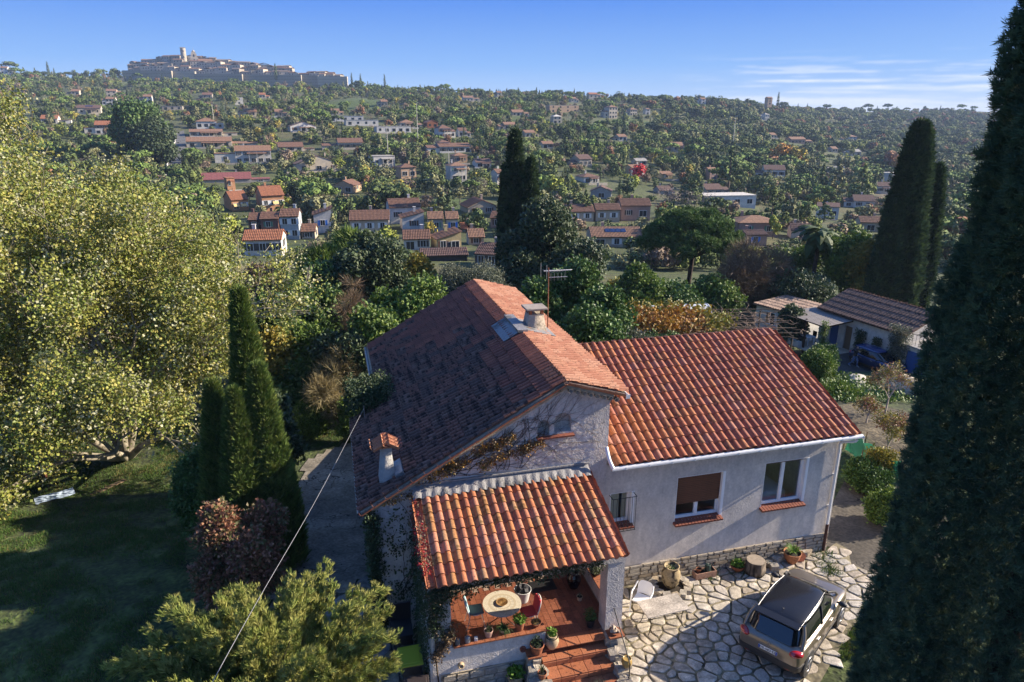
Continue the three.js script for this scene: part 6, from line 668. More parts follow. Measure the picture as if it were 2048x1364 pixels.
const H = [
  // terraced houses below the plane tree
  ['white house with dark glazing and orange roof next to the plane tree', 487, 568, 512, 480, 457, 'gx', 'white', 'orange', 0, 'dark', 3], ['rust red terraced house with green shutters', 520, 561, 462, 438, 417, 'gx', 'rust', 'brown', 0, 'green', 1], ['pale blue terraced house beside the rust red one', 561, 603, 479, 434, 416, 'gx', 'blue', 'brown', 0, 'white', 2], ['narrow brown terraced house left of the rust red one', 496, 520, 462, 440, 424, 'gx', 'rust', 'brown', 0, 'dark', 1], ['white house with bright blue shutters and rising roof', 625, 673, 466, 430, 414, 'mono', 'white', 'brown', 6, 'blue', 1], ['low brown roofed annex left of the blue shuttered house', 601, 634, 478, 463, 441, 'gx', 'beige', 'brown', 0, 'dark', 1],
  ['long beige terraced house with two chimneys', 697, 783, 466, 440, 421, 'gx', 'beige', 'brown', 0, 'white', 3], ['tall white house behind the terraced row', 774, 850, 446, 415, 398, 'gx', 'white', 'brown', 8, 'dark', 2], ['white house with slanting brown roof in the terraced row', 800, 854, 460, 436, 418, 'mono', 'white', 'brown', 6, 'brown', 1], ['grey beige terraced house with pale shutters', 854, 890, 466, 438, 420, 'gx', 'grey', 'tan', 0, 'green', 1], ['yellowish terraced house with blue shutters', 890, 920, 466, 438, 420, 'gx', 'cream', 'tan', 0, 'blue', 1], ['white cottage in the front row with dark window', 804, 864, 500, 478, 457, 'gx', 'white', 'brown', 0, 'dark', 2], ['yellow cottage with big brown roof in the front row', 866, 932, 500, 478, 453, 'mono', 'yellow', 'brown', 10, 'brown', 2], ['small beige house right of the yellow cottage', 934, 972, 490, 474, 457, 'gx', 'beige', 'tan', 0, 'brown', 1], ['long low barn with dark tiled roof', 838, 940, 522, 511, 497, 'gx', 'dark', 'dusk', 0, null, 0, 6, 'barn'], ['grey house with dark gable roof left of the big cypress', 941, 1005, 534, 508, 479, 'gx', 'grey', 'dusk', -18, 'dark', 2], ['small pink house left of the big cypress', 977, 1010, 456, 436, 418, 'gx', 'pink', 'brown', -10, 'brown', 1], ['beige house with chimney behind the pink one', 927, 1003, 428, 414, 397, 'gz', 'beige', 'brown', 10, 'brown', 2], ['low orange roofed lean-to in the terraced row', 920, 951, 463, 458, 445, 'gx', 'cream', 'orange', 0, null, 0],
  ['salmon building with yellow awnings and orange roof', 453, 511, 422, 400, 377, 'gx', 'salmon', 'orange', 18, 'white', 2, 9, 'building', { name: 'apartment_building', awning: [-.25, .2] }], ['larger salmon building with white windows', 513, 584, 422, 392, 371, 'gx', 'salmon', 'orange', 12, 'white', 3, 10, 'building', { name: 'apartment_building', awning: [.1] }], ['salmon stair tower behind the awning building', 450, 477, 380, 358, 0, 'flat', 'salmon', 'orange', 15, null, 1, 5, 'tower', { name: 'stair_tower' }], ['long hall with a rose red metal roof', 405, 542, 366, 358, 345, 'gx', 'grey', 'rose', 4, null, 0, 9, 'hall', { name: 'sports_hall' }],
  ['peach house with gable roof above the terraced row', 663, 712, 386, 371, 356, 'gz', 'peach', 'brown', -14, 'brown', 2], ['cream gabled villa with dark windows on the slope', 590, 688, 342, 328, 313, 'gz', 'cream', 'tan', 8, 'brown', 3], ['modern flat roofed house with three dark openings', 741, 798, 334, 314, 0, 'flat', 'white', 'grey', 8, null, 3], ['peach house right of the modern flat one', 796, 840, 358, 336, 328, 'hip', 'peach', 'brown', 10, 'white', 2], ['square white two-storey house with green shutters', 896, 940, 362, 333, 326, 'hip', 'white', 'tan', 5, 'green', 2], ['peach tower-like house behind the square white one', 904, 940, 327, 312, 306, 'hip', 'peach', 'tan', 5, 'brown', 2], ['low white bungalow with grey roof', 948, 987, 334, 325, 318, 'gx', 'white', 'dusk', 0, 'dark', 2], ['white house half hidden by the big cypress', 988, 1014, 370, 347, 338, 'gx', 'white', 'brown', 12, 'brown', 1],
  ['long white villa with raised middle block', 851, 948, 306, 294, 287, 'gx', 'white', 'brown', 4, 'dark', 5], ['raised white block of the long villa', 865, 905, 305, 286, 281, 'hip', 'white', 'brown', 4, 'dark', 2], ['white two-storey villa on the terrace above', 873, 918, 276, 258, 248, 'hip', 'white', 'brown', 6, 'brown', 3], ['low wing house right of the two-storey villa', 915, 945, 274, 262, 255, 'gx', 'white', 'brown', 0, 'dark', 2], ['long flat white villa', 751, 826, 266, 254, 0, 'flat', 'white', 'pale', 4, null, 5], ['flat white house left of the long flat villa', 690, 760, 252, 241, 0, 'flat', 'white', 'pale', 3, null, 4], ['cream villa with arches behind the long flat one', 797, 849, 256, 246, 240, 'hip', 'cream', 'tan', 3, 'brown', 3], ['red brown wooden house', 850, 881, 256, 246, 234, 'gz', 'wood', 'orange', 10, 'dark', 2], ['small grey house on the wooded slope', 753, 778, 214, 204, 200, 'gx', 'stone', 'tan', 0, 'dark', 2],
  ['terraced modern villa with orange walls under the crane', 1095, 1162, 225, 212, 0, 'flat', 'peach', 'pale', 5, null, 4], ['small cream house below the modern villa', 1104, 1126, 247, 234, 230, 'hip', 'cream', 'pale', 0, 'dark', 2], ['cream manor with terraces on the far slope', 1205, 1239, 237, 216, 212, 'hip', 'cream', 'tan', 5, 'brown', 3], ['low cream villa right of the manor', 1249, 1278, 231, 220, 216, 'hip', 'cream', 'tan', 4, 'brown', 3], ['small white house at the right of the manor', 1289, 1302, 229, 219, 215, 'hip', 'white', 'tan', 0, 'dark', 1], ['tan villa behind the big cypress top', 994, 1041, 260, 250, 245, 'gx', 'beige', 'tan', 0, 'brown', 3], ['cream bungalow right of the big cypress top', 1046, 1084, 277, 266, 261, 'gx', 'cream', 'tan', 0, 'brown', 2], ['brown house with stepped roofs among pines', 1138, 1192, 333, 319, 310, 'gx', 'beige', 'dusk', 6, 'dark', 3], ['white house with carport right of the cypress group', 1160, 1206, 366, 354, 347, 'hip', 'white', 'brown', 6, 'dark', 2], ['grey gabled house above the terraced row', 1178, 1224, 397, 383, 371, 'gz', 'grey', 'dusk', -10, 'dark', 1], ['white house behind the red tree', 1256, 1296, 352, 336, 330, 'gx', 'white', 'tan', 5, 'brown', 2], ['small yellow house right of the red tree', 1319, 1348, 358, 348, 343, 'gx', 'yellow', 'tan', 0, 'white', 1], ['grey roofed bungalow below the yellow house', 1315, 1357, 390, 381, 372, 'gx', 'grey', 'dusk', -6, 'dark', 1], ['white cottage above the red tree', 1268, 1298, 331, 322, 317, 'gx', 'white', 'grey', 0, 'dark', 2],
  ['pinkish terraced house with white window, right end of its row', 1240, 1301, 442, 412, 398, 'gx', 'pink', 'brown', -6, 'dark', 2], ['beige terraced house in the middle of the right row', 1190, 1240, 444, 420, 408, 'gx', 'beige', 'brown', -6, 'white', 2], ['low beige terraced house at the left of the right row', 1110, 1190, 442, 424, 409, 'gx', 'beige', 'brown', -4, 'white', 3], ['beige house with solar panels on its roof', 1182, 1284, 494, 474, 454, 'gx', 'beige', 'tan', -8, 'white', 3, 9, 'house', { solar: true }], ['pink square house with green shutters and hip roof', 1476, 1556, 472, 446, 431, 'hip', 'pink', 'tan', -8, 'green', 2], ['small annex with chimney in front of the pink square house', 1490, 1534, 491, 470, 461, 'gx', 'pink', 'dusk', -6, 'blue', 1], ['yellowish cottage right of the pink square house', 1578, 1630, 480, 461, 447, 'gx', 'cream', 'dusk', -12, 'brown', 1], ['long white flat roofed building', 1404, 1518, 413, 393, 0, 'flat', 'white', 'pale', -8, null, 4, 10, 'building', { name: 'flat_roofed_building' }], ['white gabled house in front of the palm', 1627, 1680, 438, 414, 406, 'gx', 'white', 'dusk', -22, 'dark', 2], ['white house with brown roof right of the gabled one', 1685, 1750, 416, 402, 390, 'gx', 'white', 'dusk', -16, 'dark', 2], ['beige house beside the massive cypress', 1716, 1762, 464, 445, 431, 'gx', 'beige', 'tan', -12, 'white', 1],
  ['white villa with tiled porch among tall pines', 1510, 1570, 356, 340, 328, 'gx', 'white', 'dusk', -10, 'dark', 3], ['white cube house left of the massive cypress', 1765, 1802, 364, 347, 0, 'flat', 'white', 'pale', -12, null, 1], ['white house with balcony below the cube house', 1752, 1792, 388, 373, 365, 'gx', 'white', 'dusk', -14, 'dark', 2], ['beige bungalow above the long flat building', 1407, 1465, 391, 379, 368, 'gx', 'beige', 'dusk', -8, 'dark', 2], ['long low pink house in the trees', 1577, 1630, 288, 279, 274, 'gx', 'pink', 'tan', -4, 'dark', 4], ['small white house far along the valley', 1683, 1716, 282, 274, 269, 'hip', 'white', 'tan', -6, 'dark', 2], ['bluish white house on the far wooded ridge', 1521, 1541, 241, 230, 226, 'hip', 'white', 'grey', 0, 'dark', 2], ['tan house under the far ridge', 1538, 1563, 277, 270, 266, 'gx', 'cream', 'tan', 0, 'dark', 2], ['tall pinkish house left of the conifers', 1413, 1440, 362, 342, 336, 'gx', 'pink', 'tan', 6, 'dark', 1],
  ['long white villa with garages beside the road', 431, 545, 326, 303, 293, 'gx', 'white', 'tan', 3, 'dark', 5], ['cream villa with wide roof above the long white one', 378, 515, 295, 283, 270, 'gx', 'cream', 'tan', 3, 'brown', 4], ['white villa with balconies above the cream one', 392, 450, 258, 244, 236, 'hip', 'white', 'tan', 4, 'brown', 3], ['low cream terrace house between the villas', 381, 475, 273, 264, 259, 'gx', 'cream', 'tan', 4, 'dark', 4], ['white gabled villa on the slope', 578, 637, 264, 253, 245, 'gz', 'white', 'tan', 10, 'brown', 3], ['brown roofed bungalow below the white gabled villa', 555, 633, 303, 294, 285, 'gx', 'cream', 'brown', 4, 'dark', 3], ['long brown roofed villa beside palm trees', 643, 730, 300, 286, 276, 'gx', 'cream', 'brown', 2, 'dark', 4], ['small cream house under the rampart slope', 661, 690, 230, 222, 218, 'gx', 'cream', 'tan', 0, 'dark', 2], ['flat white villa left of the long flat pair', 668, 730, 243, 233, 0, 'flat', 'white', 'pale', 2, null, 4], ['tan villa on the left slope', 475, 517, 234, 224, 217, 'gx', 'cream', 'tan', 4, 'brown', 2], ['beige house right of the tan villa', 548, 577, 233, 224, 219, 'gx', 'beige', 'tan', 2, 'dark', 2], ['white tower-like house on the left slope', 469, 489, 210, 196, 0, 'flat', 'white', 'pale', 5, null, 1],
  ['house with solar panels on the far left slope', 156, 204, 230, 217, 208, 'gx', 'cream', 'dusk', 6, 'dark', 3, 0, 'house', { solar: true }], ['white house right of the solar roof', 204, 234, 212, 199, 195, 'gx', 'white', 'tan', 3, 'dark', 3], ['cream house high on the left slope', 213, 243, 193, 183, 178, 'gx', 'cream', 'tan', 3, 'dark', 2], ['white terrace house below the village', 275, 306, 205, 194, 190, 'gx', 'white', 'tan', 3, 'dark', 2], ['orange roofed house behind the plane tree top', 83, 139, 248, 238, 229, 'gx', 'white', 'orange', 4, 'dark', 2], ['second orange roofed house by the plane tree top', 169, 230, 268, 251, 243, 'gx', 'white', 'orange', 4, 'dark', 3], ['grey flat roofed house below the village', 324, 367, 221, 213, 0, 'flat', 'stone', 'grey', 2, null, 3], ['brown chalet below the ramparts', 396, 426, 197, 190, 185, 'gx', 'stone', 'brown', 0, 'dark', 2], ['pink roofed cottage below the ramparts', 517, 541, 197, 190, 186, 'gx', 'cream', 'orange', 0, 'dark', 2], ['white house on the left skyline', 2, 26, 148, 137, 133, 'gx', 'white', 'tan', 0, 'dark', 2], ['cream house lower on the left skyline slope', 132, 160, 190, 183, 178, 'gx', 'cream', 'tan', 0, 'dark', 2],
  ['pink house seen through the left of the plane tree', 12, 84, 510, 452, 410, 'gx', 'pink', 'orange', 10, 'white', 2], ['white walled house seen through the plane tree', 100, 165, 490, 446, 415, 'gx', 'white', 'orange', 6, 'white', 2], ['house with orange roof seen through the right of the plane tree', 262, 318, 470, 440, 416, 'gx', 'white', 'orange', 6, 'white', 2],
  ['pale house on the central skyline', 988, 1006, 193, 186, 182, 'gx', 'cream', 'tan', 0, 'dark', 1], ['low villa on the right skyline', 1176, 1204, 196, 189, 185, 'gx', 'cream', 'orange', 0, 'dark', 2], ['cream villa among the ridge pines', 1140, 1160, 205, 198, 194, 'gx', 'cream', 'tan', 0, 'dark', 2], ['white house on the right skyline', 1396, 1414, 207, 199, 196, 'gx', 'white', 'tan', 0, 'dark', 1], ['tower house on the right skyline', 1533, 1546, 209, 197, 193, 'gx', 'peach', 'tan', 0, 'dark', 1], ['pale villa near the top of the central slope', 925, 962, 204, 196, 191, 'gx', 'cream', 'tan', 0, 'dark', 3], ['long tan house on the central slope', 1022, 1062, 232, 225, 220, 'gx', 'cream', 'tan', 0, 'dark', 3], ['cream house below the central slope villa', 1082, 1110, 297, 288, 283, 'gx', 'cream', 'tan', 0, 'dark', 2], ['white cottage among the right hand pines', 1226, 1258, 282, 274, 269, 'gx', 'white', 'tan', 0, 'dark', 2], ['tan roofed house in the right hand trees', 1330, 1372, 304, 292, 284, 'gx', 'beige', 'tan', -4, 'dark', 2], ['small house left of the far valley road', 1655, 1678, 305, 298, 293, 'gx', 'cream', 'tan', -4, 'dark', 2], ['low grey house beyond the orange trees', 1690, 1725, 312, 304, 299, 'gx', 'cream', 'grey', -6, 'dark', 2], ['white wall house right of the villa among pines', 1652, 1690, 348, 338, 333, 'gx', 'white', 'grey', -20, 'dark', 1],
];
H.forEach(hillHouse);
// ---------------------------------------------------------------- walled village on the hill
{
  const r = Rng(900), ramp = thing('rampart', 'long grey stone rampart below the hilltop village', 'wall', [0, 0, 0]);
  const rm2 = std(lin(.38, .345, .295), .95, { map: stainT }), rm3 = std(lin(.50, .45, .38), .95, { map: stainT });  // same stone twice: the paler copy paints sunlight onto the lit sections
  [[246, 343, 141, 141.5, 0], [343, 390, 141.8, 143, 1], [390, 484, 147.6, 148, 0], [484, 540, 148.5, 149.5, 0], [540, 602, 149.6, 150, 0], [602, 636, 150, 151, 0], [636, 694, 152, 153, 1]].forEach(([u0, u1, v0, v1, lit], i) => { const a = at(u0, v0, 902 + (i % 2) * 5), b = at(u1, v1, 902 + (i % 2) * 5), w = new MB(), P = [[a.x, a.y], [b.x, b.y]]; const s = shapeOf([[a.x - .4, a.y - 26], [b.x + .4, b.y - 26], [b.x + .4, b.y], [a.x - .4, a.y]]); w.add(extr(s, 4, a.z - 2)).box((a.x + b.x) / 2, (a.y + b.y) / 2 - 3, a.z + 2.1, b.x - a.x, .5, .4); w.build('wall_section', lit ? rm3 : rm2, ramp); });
  const topV = (u) => { const q = [[247, 130], [278, 122], [316, 116], [334, 113], [370, 112], [420, 116], [442, 118], [487, 123], [532, 126], [545, 131], [570, 133], [600, 132], [622, 138], [645, 141], [690, 149]]; for (let i = 0; i < q.length - 1; i++) if (u <= q[i + 1][0]) return lerp(q[i][1], q[i + 1][1], clamp((u - q[i][0]) / (q[i + 1][0] - q[i][0]))); return 150; };
  const gM = [wallM('stone'), wallM('stoneB'), wallM('stoneC'), wallM('cream'), wallM('stoneB')], rM = [roofMt('stone'), roofMt('tan'), roofMt('stone'), roofMt('brown')], labs = ['front row of', 'middle row of', 'upper row of'], tones = ['grey stone house in the', 'pale stone house in the', 'weathered stone house in the', 'cream rendered house in the', 'pale stone house in the'];
  for (let row = 2; row >= 0; row--) for (let u = 256 + r() * 8; u < 682; ) { const wpx = r.r(9, 21), D = 920 + row * 26, k = D * 1.06 / FOCAL, uc = u + wpx / 2; u += wpx * r.r(.85, 1.15); const tv = topV(uc), bv = uc < 390 ? 144 : uc < 600 ? 150 : 152, v = lerp(bv, tv, clamp((row + .55 + r() * .95) / 3.1, .2, 1)); if (uc > 588 && uc < 612 && row > 0) continue; if (row === 2 && (uc > 590)) continue; if (bv - tv < 12 && row > 1) continue; if (bv - tv < 7 && row) continue; const top = at(uc, v, D), w = wpx * k, d = r.r(7, 11), h = r.r(6, 13), gy = hgt(top.x, top.z), wi = r.i(5), t = thing('village_house', `${tones[wi]} ${labs[row]} the hilltop village`, 'house', [top.x, top.y - h, top.z], r.s() * .35, 'stone houses of the hilltop village'); const ext = Math.max(3, top.y - h - gy + 3); new MB().box(0, h / 2 - ext / 2, 0, w, h + ext, d).build('wall', gM[wi], t); const ax = r() < .7 ? 'x' : 'z', rf = part('roof', metreUV(gableRoof(w, d, (ax === 'x' ? d : w) * .14, .3, ax, false)), r.pick(rM), t); rf.position.y = h; const nc = Math.max(1, Math.floor(w / 3.2)); for (let s = 0; s < 2; s++) for (let c = 0; c < nc; c++) if (r() < .8) { const p = part('window', winGeo(1.0, 1.6, 'p'), paneM, t); p.position.set((c + .5) / nc * w - w / 2, h - 2.2 - s * 3.2, d / 2 + .02); } }
  { const b = at(368, 118, 960), tp = at(368, 96, 960), hh = tp.y - b.y, t = thing('square_tower', 'tall square stone tower rising above the hilltop village', 'tower', [b.x, b.y - 12, b.z], .5); new MB().add(new THREE.CylinderGeometry(4.3, 4.7, hh + 12, 4, 1), mat4(0, (hh + 12) / 2, 0, 0, Math.PI / 4, 0)).build('shaft', wallM('stoneB'), t); new MB().box(0, hh + 12.2, 0, 6.4, .8, 6.4).build('parapet', wallM('stoneC'), t); for (let i = 0; i < 3; i++) { const p = part('window', winGeo(1.1, 2.2, 'p'), paneM, t); p.position.set(0, hh + 8 - i * 7, 3.12 + i * .07); } }
  { const b = at(388, 115, 955), t = thing('church', 'village church with a stepped bell tower', 'church', [b.x, b.y - 20, b.z], .4); new MB().box(0, 10, 0, 9, 20, 9).box(0, 22, 0, 7, 5, 7).box(0, 25.5, 0, 5, 3, 5).build('bell_tower', wallM('stoneB'), t); new MB().add(new THREE.SphereGeometry(1.8, 10, 6, 0, 6.3, 0, 1.57), mat4(0, 27, 0)).span(V(0, 28, 0), V(0, 32, 0), .25, .1).build('cupola', wallM('stone'), t); new MB().box(13, 8, 2, 17, 16, 11).build('nave', wallM('cream'), t); const nf = part('roof', metreUV(gableRoof(17, 11, 2.4, .3, 'x', false)), roofMt('tan'), t); nf.position.set(13, 16, 2); for (const [x, y] of [[0, 22], [0, 16]]) { const p = part('window', winGeo(1.6, 3, 'p'), paneM, t); p.position.set(x, y, y > 20 ? 3.55 : 4.55); } }
}
{ // road climbing the slope, with kerb walls
  const pl = [[352, 268], [350, 285], [342, 305], [335, 330], [330, 360]].map(([u, v]) => onGround(u, v)), pr = [[368, 262], [372, 285], [368, 312], [362, 335], [362, 365]].map(([u, v]) => onGround(u, v)); const P = [], I = []; const N = 24; const cl = new THREE.CatmullRomCurve3(pl), cr = new THREE.CatmullRomCurve3(pr); for (let i = 0; i <= N; i++) for (let j = 0; j <= 4; j++) { const p = cl.getPoint(i / N).lerp(cr.getPoint(i / N), j / 4); P.push(p.x, hgt(p.x, p.z) + .35, p.z); } for (let i = 0; i < N; i++) for (let j = 0; j < 4; j++) { const a = i * 5 + j; I.push(a, a + 5, a + 1, a + 1, a + 5, a + 6); } const g = new THREE.BufferGeometry(); g.setAttribute('position', new THREE.Float32BufferAttribute(P, 3)); g.setIndex(I); g.computeVertexNormals(); tag(part('road', metreUV(g), std(lin(.20, .20, .20), .9, { map: concT })), 'grey asphalt road climbing between the villas', null, null, 'structure');
  const w = new MB(); for (let i = 0; i < N; i++) { const a = cl.getPoint(i / N), b = cl.getPoint((i + 1) / N); a.y = hgt(a.x, a.z) + .4; b.y = hgt(b.x, b.z) + .4; w.span(a, b, .35, .35, 5); } tag(part('road_wall', w.geo(), wallM('white')), 'low pale wall along the climbing road', 'wall');
}
{ // slender masts and a crane on the slopes
  const mast = (label, u, v0, v1, D) => { const b = at(u, v1, D), t2 = at(u, v0, D), h = t2.y - b.y, t = thing('street_lamp', label, 'street lamp', [b.x, b.y - 3, b.z]); new MB().span(V(0, 0, 0), V(0, h + 3, 0), .16, .1, 6).build('pole', std(lin(.5, .47, .4), .6), t); new MB().box(.5, h + 3, 0, 1.2, .15, .3).build('lamp_head', std(lin(.4, .4, .4), .5), t); };
  mast('tall lamp mast left of the red brown wooden house', 835, 204, 262, 330); mast('lamp mast beside the modern flat house', 898, 298, 334, 270); mast('lamp mast in the trees above the pink square house', 1468, 232, 268, 330); mast('lamp mast left of the long flat white villa', 775, 250, 290, 300); mast('thin lamp mast below the village', 426, 206, 228, 420);
}
// ---------------------------------------------------------------- trees of the slopes: shapes of unit height, shared by their copies
const farM = {}; const farMat = (c) => std(c, .95, { vertexColors: true, side: THREE.DoubleSide });
function farCrown(L, n, size, seed, up = .2, thin = 1) { const r = Rng(seed), P = [], N = [], C = []; const w = L.map((b) => (b[3] * b[4] * b[5]) ** .667), tot = w.reduce((a, b) => a + b, 0); for (let i = 0; i < n; i++) { let x = r() * tot, k = 0; while (x > w[k] && k < L.length - 1) x -= w[k++]; const b = L[k], a = r() * 6.283, c = r.s(), s = Math.sqrt(1 - c * c), d = V(Math.cos(a) * s, c, Math.sin(a) * s), q = Math.cbrt(r.r(.6, 1.1)), o = V(b[0] + d.x * b[3] * q, b[1] + d.y * b[4] * q, b[2] + d.z * b[5] * q), dj = d.clone().add(V(r.s(), r.s(), r.s()).multiplyScalar(.55)).normalize(), e = V(r.s(), r.s() + up * 1.5, r.s()).projectOnPlane(dj).normalize(), f = dj.clone().cross(e), z = size * r.r(.7, 1.5), g = r.r(.68, 1.4); const v = [o.clone().addScaledVector(e, z), o.clone().addScaledVector(f, z * .6 * thin), o.clone().addScaledVector(e, -z * .8), o.clone().addScaledVector(f, -z * .6 * thin)]; const nn = d.clone().add(V(r.s() * .5, r.s() * .5 + .15, r.s() * .5)).normalize(); for (const j of [0, 1, 2, 0, 2, 3]) { P.push(v[j].x, v[j].y, v[j].z); N.push(nn.x, nn.y, nn.z); C.push(g, g, g); } } const g = new THREE.BufferGeometry(); g.setAttribute('position', new THREE.Float32BufferAttribute(P, 3)); g.setAttribute('normal', new THREE.Float32BufferAttribute(N, 3)); g.setAttribute('color', new THREE.Float32BufferAttribute(C, 3)); return g; }
const trunkG = (r, h) => { const g = plain(new THREE.CylinderGeometry(r * .5, r, h, 5, 1)); g.translate(0, h / 2 - .03, 0); const n = g.attributes.position.count; g.setAttribute('color', new THREE.Float32BufferAttribute(new Float32Array(n * 3).fill(.8), 3)); return g; };
const proto = {};
for (let k = 0; k < 3; k++) {
  const r = Rng(1000 + k); proto['round' + k] = { crown: farCrown(lobes(r, 13, .40, .40, .58, .42), 620, .052, 1100 + k), trunk: trunkG(.03, .4), w: .85 };
  proto['bush' + k] = { crown: farCrown(lobes(r, 11, .62, .40, .45, .42), 520, .075, 1120 + k), trunk: trunkG(.03, .3), w: 1.25 };
  const L = []; for (let i = 0; i < 16; i++) { const a = r() * 6.283, q = Math.sqrt(r()); L.push([Math.cos(a) * q * .48, .88 - q * q * .16 - r() * .08, Math.sin(a) * q * .48, .17, .09, .17]); } proto['pine' + k] = { crown: farCrown(L, 640, .05, 1140 + k, .4), trunk: trunkG(.028, .75), w: 1.25 };
  const Y = []; for (let i = 0; i < 14; i++) { const y = i / 14; Y.push([r.s() * .012, .08 + y * .88, r.s() * .012, .115 * Math.pow(1 - y, .55) * (.8 + .2 * r() + (y < .15 ? -.2 : 0)) + .012, .07, .115 * Math.pow(1 - y, .55) + .012]); } proto['cyp' + k] = { crown: farCrown(Y, 460, .035, 1160 + k, 1.6, .6), trunk: trunkG(.02, .3), w: .24 };
  const Z = []; for (let i = 0; i < 34; i++) { const y = Math.pow(r(), .8), a = r() * 6.283, q = (1 - y) * .26; Z.push([Math.cos(a) * q, .12 + y * .84, Math.sin(a) * q, .075 * (1.25 - y), .035, .075 * (1.25 - y)]); } proto['cone' + k] = { crown: farCrown(Z, 620, .042, 1180 + k, -.2), trunk: trunkG(.024, .7), w: .6 };
  proto['tall' + k] = { crown: farCrown(lobes(r, 16, .27, .44, .54, .44), 620, .045, 1200 + k), trunk: trunkG(.026, .5), w: .58 };
  proto['bare' + k] = { crown: farCrown(lobes(r, 11, .45, .40, .56, .4), 420, .065, 1220 + k, .6, .12), trunk: trunkG(.03, .5), w: .95 };
  proto['hedge' + k] = { crown: farCrown([[0, .5, 0, 1.5, .5, .45], [-.8, .5, 0, .9, .5, .5], [.8, .5, 0, .9, .5, .5]], 420, .09, 1240 + k), trunk: trunkG(.03, .2), w: 3.2 };
}
const FP = { green: [0.136, 0.17, 0.04], dark: [0.082, 0.115, 0.034], olive: [0.185, 0.187, 0.086], lime: [0.21, 0.239, 0.037], yellow: [0.297, 0.242, 0.044], orange: [0.396, 0.198, 0.039], brown: [0.187, 0.138, 0.094], rust: [0.22, 0.11, 0.055], red: [0.462, 0.022, 0.028], pine: [0.112, 0.17, 0.037], deep: [0.064, 0.092, 0.036], grey: [0.187, 0.16, 0.138] };
const fm = {}; const trunkMat = std(lin(.11, .08, .06), .95, { vertexColors: true });
const crownMat = (k) => fm[k] ??= farMat(lin(...FP[k]));
const KIND = { round: 'broad_tree', tall: 'poplar_tree', pine: 'umbrella_pine', cyp: 'cypress_tree', cone: 'conifer_tree', bush: 'shrub', bare: 'bare_tree', hedge: 'hedge' };
const WORDS = { round: 'round tree', tall: 'tall tree', pine: 'umbrella pine', cyp: 'cypress', cone: 'conifer', bush: 'shrub', bare: 'bare tree', hedge: 'hedge' }, CW = { green: 'green', dark: 'dark green', olive: 'grey green', lime: 'light green', yellow: 'yellow', orange: 'orange', brown: 'brown', rust: 'rusty', red: 'bright red', pine: 'green', deep: 'dark', grey: 'greyish' };
const labelSeen = new Map(), usedTrees = [];
function nearestHouse(u, v, D) { let b = null, bd = 1e9; H.forEach((h) => { const cx = (h[1] + h[2]) / 2, cy = (h[3] + h[4]) / 2, d = Math.hypot(u - cx, (v - cy) * 1.6); if (d < bd) { bd = d; b = h; } }); return b; }
function farTree(kind, pal, p, h, label, wide = 1) {
  const k = Math.abs(Math.round(p.x * 3 + p.z * 5)) % 3, pr = proto[kind + k], t = new THREE.Group(); t.name = numbered(KIND[kind]); t.position.copy(p); t.scale.set(h * wide, h, h * wide); t.rotation.y = (p.x * 7.3 + p.z * 3.1) % 6.28; scene.add(t);
  if (kind !== 'hedge' && kind !== 'bush') part('trunk', pr.trunk, trunkMat, t); part('crown', pr.crown, crownMat(pal), t);
  const s = seen(p); if (!label) { const nh = nearestHouse(s[0], s[1], -p.z), side = s[0] < nh[1] ? 'left of' : s[0] > nh[2] ? 'right of' : s[1] < nh[3] - 4 ? 'behind' : 'in front of', short = nh[0].split(' ').slice(0, 10).join(' ').replace(/ (with|and|of|the|in|on|by|a|at|to|left|right|its|beside|below|above|behind|among|seen|under)$/g, '').replace(/ (with|and|of|the|in|on|by|a|at|to|left|right|its|beside|below|above|behind|among|seen|under)$/g, ''); label = `${CW[pal]} ${WORDS[kind]} ${side} the ${short}`.split(' ').slice(0, 16).join(' '); }
  tag(t, label, kind === 'bush' ? 'shrub' : kind === 'hedge' ? 'hedge' : 'tree', 'trees and shrubs of the hillsides'); usedTrees.push([s[0], s[1], -p.z, h]); return t;
}
